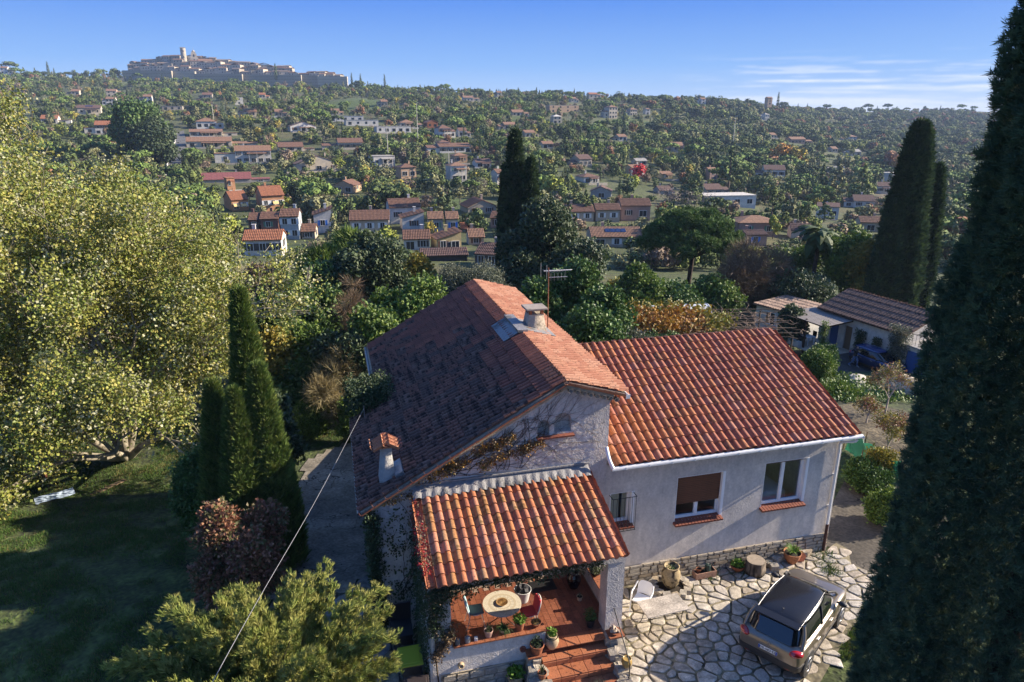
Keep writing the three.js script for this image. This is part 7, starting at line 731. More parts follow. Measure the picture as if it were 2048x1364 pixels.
function treePx(kind, pal, u, v0, v1, label, wide = 1) { const g = onGround(u, v1) || at(u, v1, 900), f = seen(g)[2]; return farTree(kind, pal, g, (v1 - v0) * f / FOCAL * 1.03, label, wide); }
[['cyp', 'deep', 240, 198, 262, 'dark cypress at the left of the large leafy tree'], ['round', 'red', 1275, 328, 366, 'bright crimson red tree in the middle of the valley', 1.15], ['bush', 'yellow', 733, 392, 422, 'dense yellow green tree above the long beige house', 1], ['round', 'orange', 1562, 288, 336, 'orange autumn tree among the right hand pines', 1.2], ['round', 'yellow', 1592, 294, 342, 'golden autumn tree right of the orange one', 1.1], ['round', 'rust', 1776, 304, 352, 'russet round tree left of the massive cypress', 1.15], ['round', 'orange', 1806, 310, 360, 'orange tree between russet tree and massive cypress', 1.1], ['round', 'orange', 1772, 396, 432, 'golden bush tree right of the white roofed houses', 1.1],
 ['pine', 'pine', 947, 230, 266, 'round topped pine right of the two-storey villa', 1], ['pine', 'pine', 1085, 190, 214, 'flat topped pine below the central skyline', 1.2], ['pine', 'dark', 1210, 240, 268, 'umbrella pine left of the far cypress pair', 1], ['pine', 'dark', 1320, 270, 302, 'wide umbrella pine on the right slope', 1.25], ['pine', 'pine', 1384, 288, 334, 'umbrella pine above the tan roofed house', .8], ['pine', 'pine', 1590, 400, 452, 'wide umbrella pine above the pink square house', 1.25], ['pine', 'dark', 1424, 290, 330, 'umbrella pine left of the tall conifers', .9], ['pine', 'dark', 1604, 250, 277, 'umbrella pine behind the long low pink house', 1.1], ['pine', 'pine', 522, 203, 232, 'broad umbrella pine on the left slope', 1.7], ['pine', 'pine', 598, 216, 250, 'umbrella pine above the white gabled villa', .95], ['pine', 'pine', 646, 222, 262, 'umbrella pine left of the long brown roofed villa', .9], ['pine', 'dark', 590, 200, 226, 'dark umbrella pine under the ramparts', 1], ['pine', 'pine', 1335, 310, 350, 'umbrella pine right of the red tree', .8], ['pine', 'dark', 24, 124, 152, 'umbrella pine on the far left skyline', 1.1],
 ['cyp', 'deep', 1176, 236, 272, 'thin cypress left of the far pair'], ['cyp', 'deep', 1234, 241, 278, 'left cypress of the far pair'], ['cyp', 'deep', 1247, 218, 272, 'taller right cypress of the far pair'], ['cyp', 'deep', 1161, 250, 282, 'short cypress by the brown stepped house'], ['cyp', 'deep', 1046, 222, 246, 'lone cypress on the central slope'], ['cyp', 'deep', 979, 201, 228, 'right cypress under the central ridge'], ['cyp', 'deep', 962, 204, 231, 'left cypress under the central ridge'], ['cyp', 'deep', 754, 208, 236, 'cypress below the ridge near the grey house'], ['cyp', 'deep', 1240, 310, 348, 'cypress left of the red tree'], ['cyp', 'deep', 1200, 330, 362, 'cypress behind the white carport house'], ['cyp', 'dark', 553, 128, 160, 'dark cypress rising over the rampart'], ['cyp', 'deep', 704, 146, 168, 'cypress right of the rampart end'], ['cyp', 'deep', 722, 148, 172, 'second cypress right of the rampart end'], ['cyp', 'deep', 770, 150, 176, 'cypress on the ridge right of the village'], ['cyp', 'deep', 600, 376, 440, 'cypress beside the larger salmon building', 1.3], ['cyp', 'deep', 1555, 185, 212, 'cypress on the right skyline'], ['cyp', 'deep', 98, 124, 150, 'cypress on the left skyline'],
 ['cone', 'dark', 1456, 296, 382, 'big dark conifer above the long flat building', 1.1], ['cone', 'olive', 1668, 322, 408, 'tall spreading conifer in the right valley', 1], ['cone', 'dark', 1640, 330, 392, 'dark conifer left of the tall spreading one', 1], ['cone', 'green', 1720, 330, 400, 'conifer right of the tall spreading one', 1.1], ['cone', 'dark', 1170, 380, 440, 'conifer beside the grey gabled house', .9], ['cone', 'deep', 1370, 345, 405, 'dark conifer above the right row of houses', .9], ['cone', 'dark', 1130, 270, 320, 'conifer left of the brown stepped house', .8],
 ['round', 'lime', 1108, 350, 408, 'light green round tree right of the big cypress', 1], ['bush', 'dark', 955, 415, 462, 'dark round bush in front of the pink house', .8], ['bare', 'grey', 1330, 375, 425, 'greyish bare tree behind the right row', 1.3], ['bare', 'grey', 1370, 380, 428, 'second greyish bare tree behind the right row', 1.3], ['bare', 'grey', 1410, 385, 430, 'third greyish bare tree behind the right row', 1.2], ['bare', 'brown', 640, 375, 430, 'brown bare tree above the blue shuttered house', 1], ['round', 'olive', 628, 390, 455, 'grey green tree right of the salmon building', .8], ['round', 'olive', 920, 372, 405, 'grey green olive on the lawn slope', 1.2], ['bare', 'grey', 890, 370, 402, 'bare grey tree by the bright lawn', 1], ['bush', 'dark', 1265, 470, 510, 'dark bush right of the solar panel house', 1], ['round', 'lime', 1545, 432, 478, 'light green tree behind the pink square house', .8], ['bush', 'yellow', 860, 440, 475, 'yellow shrub behind the terraced row', .6], ['hedge', 'deep', 560, 318, 336, 'dark hedge below the long white villa', 1], ['hedge', 'deep', 610, 322, 338, 'dark hedge right of the long white villa', 1], ['hedge', 'deep', 500, 326, 342, 'dark hedge in front of the garages', 1], ['hedge', 'deep', 670, 292, 306, 'dark hedge below the brown roofed villa', 1], ['hedge', 'deep', 1680, 296, 306, 'long dark hedge across the right valley', 1.6], ['hedge', 'deep', 1620, 292, 302, 'long dark hedge behind the long low pink house', 1.6], ['hedge', 'dark', 1360, 565, 600, 'clipped hedge under the umbrella pine', .7],
].forEach((a) => treePx(...a));
{ // trees standing proud of the skyline
  const r = Rng(1900); for (let u = 6; u < 1950; u += r.r(14, 44)) { if (u > 236 && u < 700) continue; let v = 120; while (v < 235 && !onGround(u, v)) v += 1; const g = onGround(u, v + 2); if (!g) continue; const a = r(), kind = a < .38 ? 'pine' : a < .72 ? 'round' : a < .84 ? 'cyp' : 'tall', s = seen(g); if (houseBoxes.some(([a0, a1, b0, b1]) => s[0] > a0 - 6 && s[0] < a1 + 6 && b1 > v - 12 && b0 < v + 8)) continue; farTree(kind, kind === 'pine' ? r.pick(['dark', 'pine']) : kind === 'cyp' ? 'deep' : r.pick(['dark', 'green', 'deep', 'dark']), V(g.x, g.y - .5, g.z), r.r(8, 15) * clamp(-g.z / 900, .6, 1.35), undefined, kind === 'round' ? 1.15 : 1); }
}
// seeded planting over the slopes; nothing is planted inside or right in front of a house, on the road or on the bright lawns
{
  const r = Rng(2024), cand = [], inst = {}; const roadX = (u, v) => u > 322 && u < 372 && v > 255 && v < 372;
  for (let k = 0; k < 34000; k++) {
    const D = 82 + 1250 * Math.pow(r(), 1.5), s = r.r(-.80, .80), x = s * D, z = -D, y = hgt(x, z), n = fbm(x * .012 + 50, z * .012, 3), n2 = fbm(x * .045, z * .045 + 9, 2);
    if (r() > D / 430 + .12) continue; if (n2 < .37 || (n < .43 && r() < .55 && s < .25)) continue;
    const p = V(x, y - .15, z), q = seen(p), [u, v, f] = q; if (u < -60 || u > 2110 || (D < 120 && (u < 560 || v > 560))) continue; if (roadX(u, v)) continue; if (D > 890 && D < 1010 && u > 235 && u < 700) continue;
    const forest = smooth(.1, .3, s) * smooth(330, 600, D), rid = smooth(560, 800, D);
    let kind, pal, h; const a = r();
    if (forest > r()) { kind = a < .5 ? 'round' : a < .7 ? 'pine' : a < .9 ? 'tall' : 'bush'; pal = r.pick(['dark', 'deep', 'green', 'deep', 'olive', 'dark', 'rust']); h = r.r(6, 11); if (pal === 'rust' && r() < .6) pal = 'green'; }
    else if (a < .30) { kind = 'bush'; pal = r.pick(['olive', 'olive', 'green', 'dark', 'dark', 'lime', 'brown']); h = r.r(2, 4.2); }
    else if (a < .56) { kind = 'round'; pal = r.pick(['green', 'dark', 'olive', 'dark', 'green', 'lime', 'yellow', 'brown']); h = r.r(4, 8); if (pal === 'yellow' && r() < .5) pal = 'rust'; }
    else if (a < .66) { kind = 'pine'; pal = r.pick(['pine', 'dark', 'pine']); h = r.r(6, 10); }
    else if (a < .74) { kind = 'cyp'; pal = 'deep'; h = r.r(6, 11); }
    else if (a < .84) { kind = 'tall'; pal = r.pick(['green', 'dark', 'olive', 'deep']); h = r.r(6, 10); }
    else if (a < .90) { kind = 'cone'; pal = r.pick(['dark', 'deep', 'olive']); h = r.r(6, 11); }
    else if (a < .94) { kind = 'bare'; pal = r.pick(['grey', 'brown']); h = r.r(4, 6.5); }
    else { kind = 'hedge'; pal = 'deep'; h = r.r(1.6, 2.4); }
    if (rid > .5 && kind !== 'bush') h *= 1.15;
    const hp = h * FOCAL / f, wp = hp * proto[kind + '0'].w, u0 = u - wp / 2, u1 = u + wp / 2, v0 = v - hp; let bad = false;
    for (const [a0, a1, b0, b1, HD] of houseBoxes) { if (D > HD + 9) continue; const ox = Math.min(u1, a1) - Math.max(u0, a0); if (ox <= 0) continue; const oy = Math.min(v, b1) - Math.max(v0, b0); const behind = D > HD - 1; if (behind && D < HD + 9 && ox > 0 && v < b1 + 2 && v > b0) { bad = true; break; } if (oy > 0 && (oy > (b1 - b0) * .30 || ox * oy > (a1 - a0) * (b1 - b0) * .12) && r() < .96) { bad = true; break; } }
    if (bad) continue;
    if (patches.some(([px, pz, rx, rz, c]) => c === LAWN && ((x - px) / rx) ** 2 + ((z - pz) / rz) ** 2 < 1 && r() < .9)) continue;
    cand.push({ kind, pal, h, p, D, hp, seenAt: u });
  }
  cand.sort((a, b) => b.hp - a.hp); const own = cand.filter((c) => c.seenAt > 0 && c.seenAt < 2048).slice(0, 185), set = new Set(own);
  own.forEach((c) => farTree(c.kind, c.pal, c.p, c.h));
  for (const c of cand) { if (set.has(c)) continue; const k = c.kind + (Math.abs(Math.round(c.p.x)) % 3); (inst[k] ??= []).push(c); }
  let n = 0; for (const [k, list] of Object.entries(inst)) { const pr = proto[k], g = mergeGeometries([pr.crown, /hedge|bush/.test(k) ? trunkG(.01, .05) : pr.trunk]); const o = scatterInst('distant_woods', g, farM.w ??= farMat(lin(1, 1, 1)), list.map((c) => { const b = r.r(.8, 1.2), q = FP[c.pal]; return { m: mat4(c.p.x, c.p.y, c.p.z, 0, r() * 6.28, 0, [c.h * r.r(.85, 1.2), c.h, c.h * r.r(.85, 1.2)]), c: [q[0] * b, q[1] * b, q[2] * b] }; })); tag(o, `distant ${WORDS[k.slice(0, -1)]}s covering the far slopes as one mass`, 'trees', null, 'stuff'); n += list.length; }
  console.log('far trees', own.length, n);
}
[[1640, 420, 440], [590, 262, 284], [1210, 262, 285], [690, 268, 290], [1560, 262, 284], [1495, 195, 212], [1268, 186, 203], [1020, 300, 325], [100, 225, 250], [1690, 258, 280], [160, 230, 262], [1430, 322, 355]].slice(1).forEach(([u, v0, v1], i) => { const g = onGround(u, v1) || at(u, v1, 880); palm(['palm by the white gabled villa', 'palm left of the far cypress pair', 'palm in front of the long brown roofed villa', 'palm below the right skyline', 'skyline palm on the right ridge', 'skyline palm on the central ridge', 'palm left of the big cypress top', 'palm among the plane tree tops at left', 'palm beside the small white valley house', 'second palm among the plane tree tops', 'palm beside the tall pinkish house'][i] + ' on the slope', u, v0, -g.z, 2000 + i, clamp((v1 - v0) * seen(g)[2] / FOCAL / 5, .8, 2)); });
// ---------------------------------------------------------------- neighbouring garden with the low outbuilding
const gAt = (u, v, D) => { const p = at(u, v, D); return V(p.x, hgt(p.x, p.z), p.z); };
const gd = (x, D) => hgt(x, -D);
{
  const A = V(27.0, 0, -57.5), B = V(30.1, 0, -49.6), ax = B.clone().sub(A), L = ax.length(); const ry = Math.atan2(-ax.z, ax.x); // x runs along the front wall, toward the blue doors
  const gy = gd(30.4, 53) + .75, t = thing('outbuilding', 'low white outbuilding with brown tiled roof and blue doors', 'house', [A.x, gy, A.z], ry); // +z faces the yard
  const h = 3.0; const wallW = std(lin(.72, .69, .64), .92, { map: plasterT, bumpMap: roughB, bumpScale: .01 });
  const dh = (x0, x1, y0, y1) => { const p = new THREE.Path(); p.moveTo(x0, y0); p.lineTo(x1, y0); p.lineTo(x1, y1); p.lineTo(x0, y1); p.lineTo(x0, y0); return p; };
  const s = shapeOf([[0, -2.5], [L, -2.5], [L, h], [0, h]]); s.holes.push(dh(1.2, 2.1, .05, 2.1), dh(2.75, 3.5, .05, 2.1)); new MB().add(extr(s, .3, -.3)).box(L / 2, .7, -5.85, L, 4.5, .3).box(.15, .7, -3, .3, 4.5, 5.4).box(L - .15, .7, -3, .3, 4.5, 5.4).box(L / 2, h - .1, -3, L - .6, .1, 5.4).build('wall', wallW, t);
  for (const sx of [0, L]) { const g = shapeOf([[-6, h - .02], [0, h - .02], [-3, h + 1.2]]); const e = new THREE.ExtrudeGeometry(g, { depth: .28, bevelEnabled: false }); e.rotateY(-Math.PI / 2); new MB().add(e, mat4(sx ? L - .01 : .29, 0, 0, 0, 0, 0)).build('gable', wallW, t).position.z = 0; }
  const rf = part('roof', metreUV(gableRoof(L, 6, 1.25, .35, 'x', true)), std(lin(.20, .12, .085), .9, { map: lichenT }), t); rf.position.set(L / 2, h, -3);
  capRow(rf, 'ridge_tile', V(-L / 2 - .2, 1.38, 0), V(L / 2 + .2, 1.38, 0), .13, .45, darkTiles.slice(0, 5), 61);
  const bl = std(lin(.05, .16, .50), .6, { map: woodT }); const d1 = new MB().box(1.65, 1.08, -.12, .88, 2.0, .06).build('door', bl, t); new MB().box(3.12, 1.08, -.14, .73, 2.0, .05).build('door', M.paleWood, t);
  // garage block at the near end with a terrace on top
  const gb = new MB().box(L + 1.6, .35, -1.9, 3.2, 3.7, 4.4).build('garage_wall', wallW, t); new MB().box(L + 1.6, 2.26, -1.9, 3.4, .12, 4.6).build('terrace_slab', wallM('grey'), t); for (const k of [0, 1]) { const dd = new MB().box(L + 1.05 + k * 1.08, .75, .33, 1.05, 2.3, .06).build('garage_door', bl, t); new MB().box(L + 1.45 + k * .3, .75, .38, .04, .18, .05).build('door_handle', M.iron, dd); }
  { const rl = new MB(); for (let i = 0; i < 12; i++) rl.span(V(L + .1 + i * .28, 2.3, .2), V(L + .1 + i * .28, 3.2, .2), .012); rl.span(V(L + .05, 3.2, .2), V(L + 3.2, 3.2, .2), .02); rl.build('railing', M.iron, t); }
  // flat roofed shed further back
  const sh = thing('shed', 'flat brown roofed shed left of the outbuilding', 'shed', [A.x - .6, gy - 1.0, A.z - 4.6], ry + .15); new MB().box(-1.6, .3, -1.8, 4.4, 4, 4.4).build('wall', wallM('white'), sh); const sr = part('roof', metreUV(slopeGeo(5, 5, true)), std(lin(.42, .30, .23), .9, { map: lichenT2 }), sh); sr.applyMatrix4(mat4(-1.6, 2.4, -4.3, .035)); addWindow(sh, -2, 1.2, .42, 1, 1.1, null, true);
  // slatted lean-to
  const lt = thing('slatted_canopy', 'grey slatted canopy in front of the outbuilding', 'canopy', [A.x, gy, A.z], ry); for (let i = 0; i < 17; i++) new MB().box(-.9 + i * .27, 2.62, 1.5, .2, .03, 3.3, 0, .07).build('slat', std(lin(.42, .41, .40), .8, { map: woodT }), lt); for (const x of [-.8, 1.4, 3.4]) { new MB().box(x, 1.0, 2.95, .13, 3.2, .13).build('post', M.darkWood, lt); new MB().box(x, 2.52, 1.5, .09, .13, 3.3, 0, .07).build('beam', M.darkWood, lt); } new MB().box(1.3, 2.42, 2.95, 4.6, .12, .1).build('front_beam', M.darkWood, lt);
  new MB().box(1.3, .02, 1.6, 5, .08, 3.4).build('terrace_paving', wallM('beige'), lt);
  const tb = thing('garden_table', 'pale dining table under the slatted canopy', 'table', L2(t, .4, .06, 1.9), ry); new MB().rbox(0, .73, 0, 1.7, .04, .85, .01).build('tabletop', M.linen, tb); for (const [x, z] of [[-.75, -.33], [.75, -.33], [.75, .33], [-.75, .33]]) new MB().span(V(x, 0, z), V(x, .72, z), .03).build('leg', M.white, tb);
  for (const [i, x, z] of [[0, -.5, .85], [1, .5, .85], [2, .0, -.9]]) { const c = thing('garden_chair', ['left dark chair at the pale garden table', 'right dark chair at the pale garden table', 'dark chair behind the pale garden table'][i], 'chair', L2(t, .4 + x, .06, 1.9 + z), ry + (z > 0 ? Math.PI : 0), 'chairs at the garden table'); new MB().rbox(0, .44, 0, .45, .04, .45, .012).build('seat', M.black, c); new MB().rbox(0, .7, -.21, .45, .48, .03, .012).build('backrest', M.black, c); for (const [a, b] of [[-.19, -.19], [.19, -.19], [.19, .19], [-.19, .19]]) new MB().span(V(a, 0, b), V(a, .43, b), .018).build('leg', M.black, c); }
  const pb = thing('planter_wall', 'low white planter wall at the edge of the canopy terrace', 'planter', L2(t, .2, .06, 3.2), ry); new MB().box(0, .25, 0, 2.2, .5, .35).build('planter_body', wallW, pb); part('foliage', leafBall(140, 1, .15, .12, 62, .55), GREEN.mid, pb);
  // climbers on the wall
  for (const [i, x, w2, y1, lab] of [[0, 4.6, .35, 2.2, 'thin climber on the outbuilding wall'], [1, 6.2, .3, 2.0, 'second thin climber on the outbuilding wall'], [2, L - .2, .8, 3.6, 'bushy climber hanging over the terrace rail']]) { const c = thing('wall_climber', lab, 'climber', L2(t, x, 0, .18), ry), r = Rng(640 + i), pts = []; for (let k = 0; k < (i === 2 ? 420 : 160); k++) pts.push({ m: sprigAt(V(r.s() * w2, r() * y1, .05 + r() * (i === 2 ? .5 : .12)), V(r.s(), .3, 1).normalize(), r.r(.6, 1.1), r), c: tint(r, i === 2 ? 'olive' : 'dark') }); new MB().span(V(0, 0, 0), V(0, y1 * .9, .04), .025, .01).build('stem', M.bark, c); scatterInst('foliage', SPR.small, FM, pts, c).userData.kind = 'stuff'; }
  // planted post of the canopy
  { const c = thing('post_climber', 'bright green climber around the canopy corner post', 'climber', L2(t, 3.45, 0, 3.0), ry), r = Rng(650), pts = []; for (let k = 0; k < 160; k++) pts.push({ m: sprigAt(V(r.s() * .25, r.r(.3, 2.9), r.s() * .25), V(r.s(), .3, r.s()).normalize(), r.r(.5, .9), r), c: tint(r, 'bright') }); new MB().span(V(.09, 0, .09), V(.09, 2.6, .09), .02).build('stem', M.bark, c); scatterInst('foliage', SPR.small, FM, pts, c).userData.kind = 'stuff'; }
  // yard floor under the car
  const yp = [L2(t, 2.5, 0, .1), L2(t, L + 3.5, 0, .4), L2(t, L + 5.5, 0, 4.5), L2(t, 4.5, 0, 6.2)]; { const P = [], N = 14, I = []; for (let j = 0; j <= N; j++) for (let i = 0; i <= N; i++) { const p = yp[0].clone().lerp(yp[1], i / N).lerp(yp[3].clone().lerp(yp[2], i / N), j / N); P.push(p.x, gy + .03 - .1 * j / N, p.z); } for (let j = 0; j < N; j++) for (let i = 0; i < N; i++) { const a = j * (N + 1) + i; I.push(a, a + N + 1, a + 1, a + 1, a + N + 1, a + N + 2); } const g = new THREE.BufferGeometry(); g.setAttribute('position', new THREE.Float32BufferAttribute(P, 3)); g.setIndex(I); g.computeVertexNormals(); tag(part('yard_paving', metreUV(g), std(lin(.11, .105, .10), .95, { map: concT, side: THREE.DoubleSide })), 'dark paved yard in front of the outbuilding', null, null, 'structure'); }
  const cp = L2(t, 7.3, 0, 1.35); buildCar('parked_car', 'dark blue hatchback parked by the outbuilding', [cp.x, gy + .0, cp.z], ry, { paint: lin(.012, .035, .12), roof: lin(.012, .035, .12), plate: null });
}
function L2(t, x, y, z) { t.updateWorldMatrix(true, false); return V(x, y, z).applyMatrix4(t.matrixWorld); }
{ // timber pergola with autumn vine
  const r = Rng(700), c0 = at(1270, 655, 45), x0 = 9.2, x1 = 19.6, z0 = -45.5, z1 = -52, Y = gd(14, 48) + 3.9, t = thing('vine_pergola', 'timber pole pergola with bare vine canes', 'pergola', [0, 0, 0]);
  for (const x of [x0, (2 * x0 + x1) / 3, (x0 + 2 * x1) / 3, x1]) for (const z of [z0, z1]) new MB().span(V(x, hgt(x, z) - .2, z), V(x, Y, z), .07, .06).build('post', M.bark, t);
  for (let k = 0; k < 9; k++) { const z = lerp(z0, z1, k / 8) + r.s() * .15; new MB().span(V(x0 - .4, Y + .05 + r.s() * .05, z), V(x1 + .7 + r.s() * .4, Y + .1 + r.s() * .12, z + r.s() * .3), .04, .03, 5).build('pole', M.paleWood, t); } for (let k = 0; k < 12; k++) { const x = lerp(x0, x1, k / 11) + r.s() * .1; new MB().span(V(x, Y - .03, z0 + .4), V(x + r.s() * .3, Y, z1 - .3), .035, .025, 5).build('cross_pole', M.paleWood, t); }
  const v = thing('grape_vine', 'golden orange grape vine spread over the timber pergola', 'vine', [0, 0, 0]), b = new MB(), pts = []; b.span(V(x0 + .2, hgt(x0, z0) - .1, z0 - .2), V(x0 + .3, Y + .1, z0 - .3), .06, .04); for (let k = 0; k < 90; k++) { let p = V(r.r(x0, x1), Y + .12, r.r(z1, z0)), d = V(r.s(), 0, r.s()).normalize(); for (let i = 0; i < 7; i++) { const q = p.clone().addScaledVector(d, .35); q.y = Y + .12 + r() * .28; b.span(p, q, .018, .014, 4); p = q; d.add(V(r.s() * .6, 0, r.s() * .6)).normalize(); } }
  b.build('canes', std(lin(.24, .17, .12), .95), v); for (let k = 0; k < 1500; k++) { const x = lerp(x0 - .6, x0 + 7.2, Math.pow(r(), 1.1)), z = lerp(z0 + .3, z1, Math.pow(r(), .8)), n = fbm(x * .6, z * .6, 2); if (n < .42 + (x > x0 + 4.5 ? .1 : 0)) continue; const far = z < -50 || x > x0 + 4.8; pts.push({ m: sprigAt(V(x, Y + r.r(-.25, .55) - (z > z0 - .2 ? r() * .9 : 0), z), V(r.s(), .8, r.s()).normalize(), r.r(.9, 1.6), r), c: tint(r, far ? 'yellow' : 'orange') }); } scatterInst('foliage', SPR.broad, FM, pts, v).userData.kind = 'stuff';
}
{ // pale plastic tunnel behind the pergola
  const a = at(1335, 610, 58), t = thing('plastic_tunnel', 'white plastic garden tunnel behind the vine pergola', 'tunnel', [a.x, hgt(a.x, a.z), a.z], .12), H2 = a.y - hgt(a.x, a.z); const g = new THREE.CylinderGeometry(1.5, 1.5, 7.4, 20, 1, true, -Math.PI / 2, Math.PI); g.rotateX(0); g.rotateZ(Math.PI / 2); g.rotateX(Math.PI / 2 * 0); const m = new MB().add(g, mat4(0, Math.max(.4, H2 - 1.5), 0, Math.PI / 2 * 0)); for (const x of [-3.6, -1.8, 0, 1.8, 3.6]) m.add(new THREE.TorusGeometry(1.51, .03, 5, 18, Math.PI), mat4(x, Math.max(.4, H2 - 1.5), 0, 0, Math.PI / 2, 0)); m.box(0, Math.max(.4, H2 - 1.5) / 2, 1.48, 7.4, Math.max(.4, H2 - 1.5), .05).box(0, Math.max(.4, H2 - 1.5) / 2, -1.48, 7.4, Math.max(.4, H2 - 1.5), .05); m.build('tunnel_sheet', std(lin(.5, .52, .55), .7, { side: THREE.DoubleSide }), t); }
{ // green shade net on posts
  const P0 = at(1688, 872, 28.2), P1 = at(1800, 930, 24.4), t = thing('net_fence', 'drooping green shade net between stakes', 'net fence', [0, 0, 0]), g0 = hgt(P0.x, P0.z), g1 = hgt(P1.x, P1.z), N = 26, Mm = 8, P = [], I = [], r = Rng(720); for (let i = 0; i <= N; i++) for (let j = 0; j <= Mm; j++) { const u = i / N, v = j / Mm, b = P0.clone().lerp(P1, u), gy = lerp(g0, g1, u), top = 1.35 - .22 * Math.sin(u * Math.PI) + .05 * Math.sin(u * 25); P.push(b.x + .10 * Math.sin(u * 17 + v * 3) + v * -.15, gy + .05 + top * v, b.z + .16 * Math.sin(u * 11 + v * 4) + .25 * (1 - v)); } for (let i = 0; i < N; i++) for (let j = 0; j < Mm; j++) { const a = i * (Mm + 1) + j; I.push(a, a + Mm + 1, a + 1, a + 1, a + Mm + 1, a + Mm + 2); } const g = new THREE.BufferGeometry(); g.setAttribute('position', new THREE.Float32BufferAttribute(P, 3)); g.setIndex(I); g.computeVertexNormals(); part('net', metreUV(g), phy(lin(.03, .26, .14), .7, { transmission: .4, thickness: 0, side: THREE.DoubleSide }), t); for (const q of [0, .35, .7, 1]) { const b = P0.clone().lerp(P1, q), gy = lerp(g0, g1, q); new MB().span(V(b.x, gy - .1, b.z + .1), V(b.x + .08, gy + 1.5, b.z + .1), .03, .025).build('stake', M.paleWood, t); } }
{ // pale tarpaulin heap, boulder, young tree with a few yellow leaves
  const heap = (name, label, cat, u, v, D, s, m, seed) => { const p = gAt(u, v, D), g = mergeVertices(new THREE.IcosahedronGeometry(1, 4).deleteAttribute('normal').deleteAttribute('uv')), q = g.attributes.position, sd = seed * 3.7; for (let i = 0; i < q.count; i++) { const x = q.getX(i), y = q.getY(i), z = q.getZ(i), k = .55 + .5 * fbm(x * 1.8 + sd, z * 1.8 + y, 4) + .55 * Math.abs(fbm(x * 3.5 + sd, z * 3.5 + y * 2, 3) - .5); q.setXYZ(i, x * k * s[0], Math.max(-.1, y * k * s[1]), z * k * s[2]); } g.computeVertexNormals(); const o = part(name, metreUV(g), m); o.position.set(p.x, p.y + s[1] * .25, p.z); o.rotation.y = seed; tag(o, label, cat); };
  heap('tarpaulin', 'crumpled pale tarpaulin heaped by the parked blue car', 'tarpaulin', 1716, 752, 43.5, [1.7, .45, .8], std(lin(.36, .335, .28), .9), 1); heap('boulder', 'pale boulder at the foot of the towering cypress', 'rock', 1812, 778, 38.5, [1.4, 1.1, 1], stoneMats[0], 2);
  const bare = (label, u, vT, D, seed, nl) => { const tp = at(u, vT, D), gy = hgt(tp.x, tp.z), h = tp.y - gy, r = Rng(seed), t = thing('young_tree', label, 'tree', [tp.x, gy, tp.z]), b = new MB(), pts = []; const grow = (p, d, L, rad, lev) => { const e = p.clone().addScaledVector(d, L); b.span(p, e, rad, rad * .65, 5); if (lev >= 2) for (let k = 0; k < nl; k++) if (r() < .22) pts.push({ m: sprigAt(e.clone().add(V(r.s() * .2, r.s() * .2, r.s() * .2)), V(r.s(), r.s(), r.s()).normalize(), r.r(.5, .9), r), c: tint(r, r() < .5 ? 'yellow' : 'purple') }); if (lev > 4) return; for (let k = 0; k < (lev < 1 ? 4 : 3); k++) grow(e, d.clone().add(V(r.s(), r.s() * .5 + .15, r.s()).multiplyScalar(.85)).normalize(), L * r.r(.6, .8), rad * .6, lev + 1); }; grow(V(0, -.1, 0), V(.05, 1, 0).normalize(), h * .34, .06, 0); b.build('trunk', std(lin(.32, .27, .22), .9), t); scatterInst('crown', SPR.small, FM, pts, t).userData.kind = 'stuff'; };
  bare('bare young tree with a few yellow leaves by the vegetable bed', 1788, 728, 33.5, 731, 2); bare('leafless fruit tree standing in the vegetable bed', 1740, 800, 31.5, 732, 1); bare('thin yellow leafed sapling by the green net', 1785, 835, 27.5, 733, 2);
  const r = Rng(740), bed = []; for (let k = 0; k < 900; k++) { const p = at(r.r(1630, 1740), r.r(705, 795), 0.1 + r.r(37, 46)), x = p.x, z = -r.r(36, 46), xx = lerp(17.5, 24, r()); bed.push({ m: sprigAt(V(xx, hgt(xx, z) + .12, z), V(r.s() * .4, 1, r.s() * .4).normalize(), r.r(.5, 1.2), r), c: tint(r, r() < .6 ? 'laurel' : 'bright') }); } tag(scatterInst('vegetable_plants', SPR.broad, FM, bed), 'leafy green crops in the vegetable garden', 'crops', null, 'stuff');
  // low edging of pale stones beside the soil bed
  const ed = thing('bed_edging', 'low edging of pale stones above the soil bed', 'edging', [0, 0, 0]); for (let k = 0; k < 26; k++) { const u = lerp(1672, 1800, k / 25), p = onGround(u, lerp(797, 772, k / 25)); const s = part('stone', stoneGeos[k % 7], stoneMats[k % 5], ed); s.position.set(p.x, p.y + .05, p.z); s.scale.set(.34, .22, .26); s.rotation.y = r() * 6; }
}
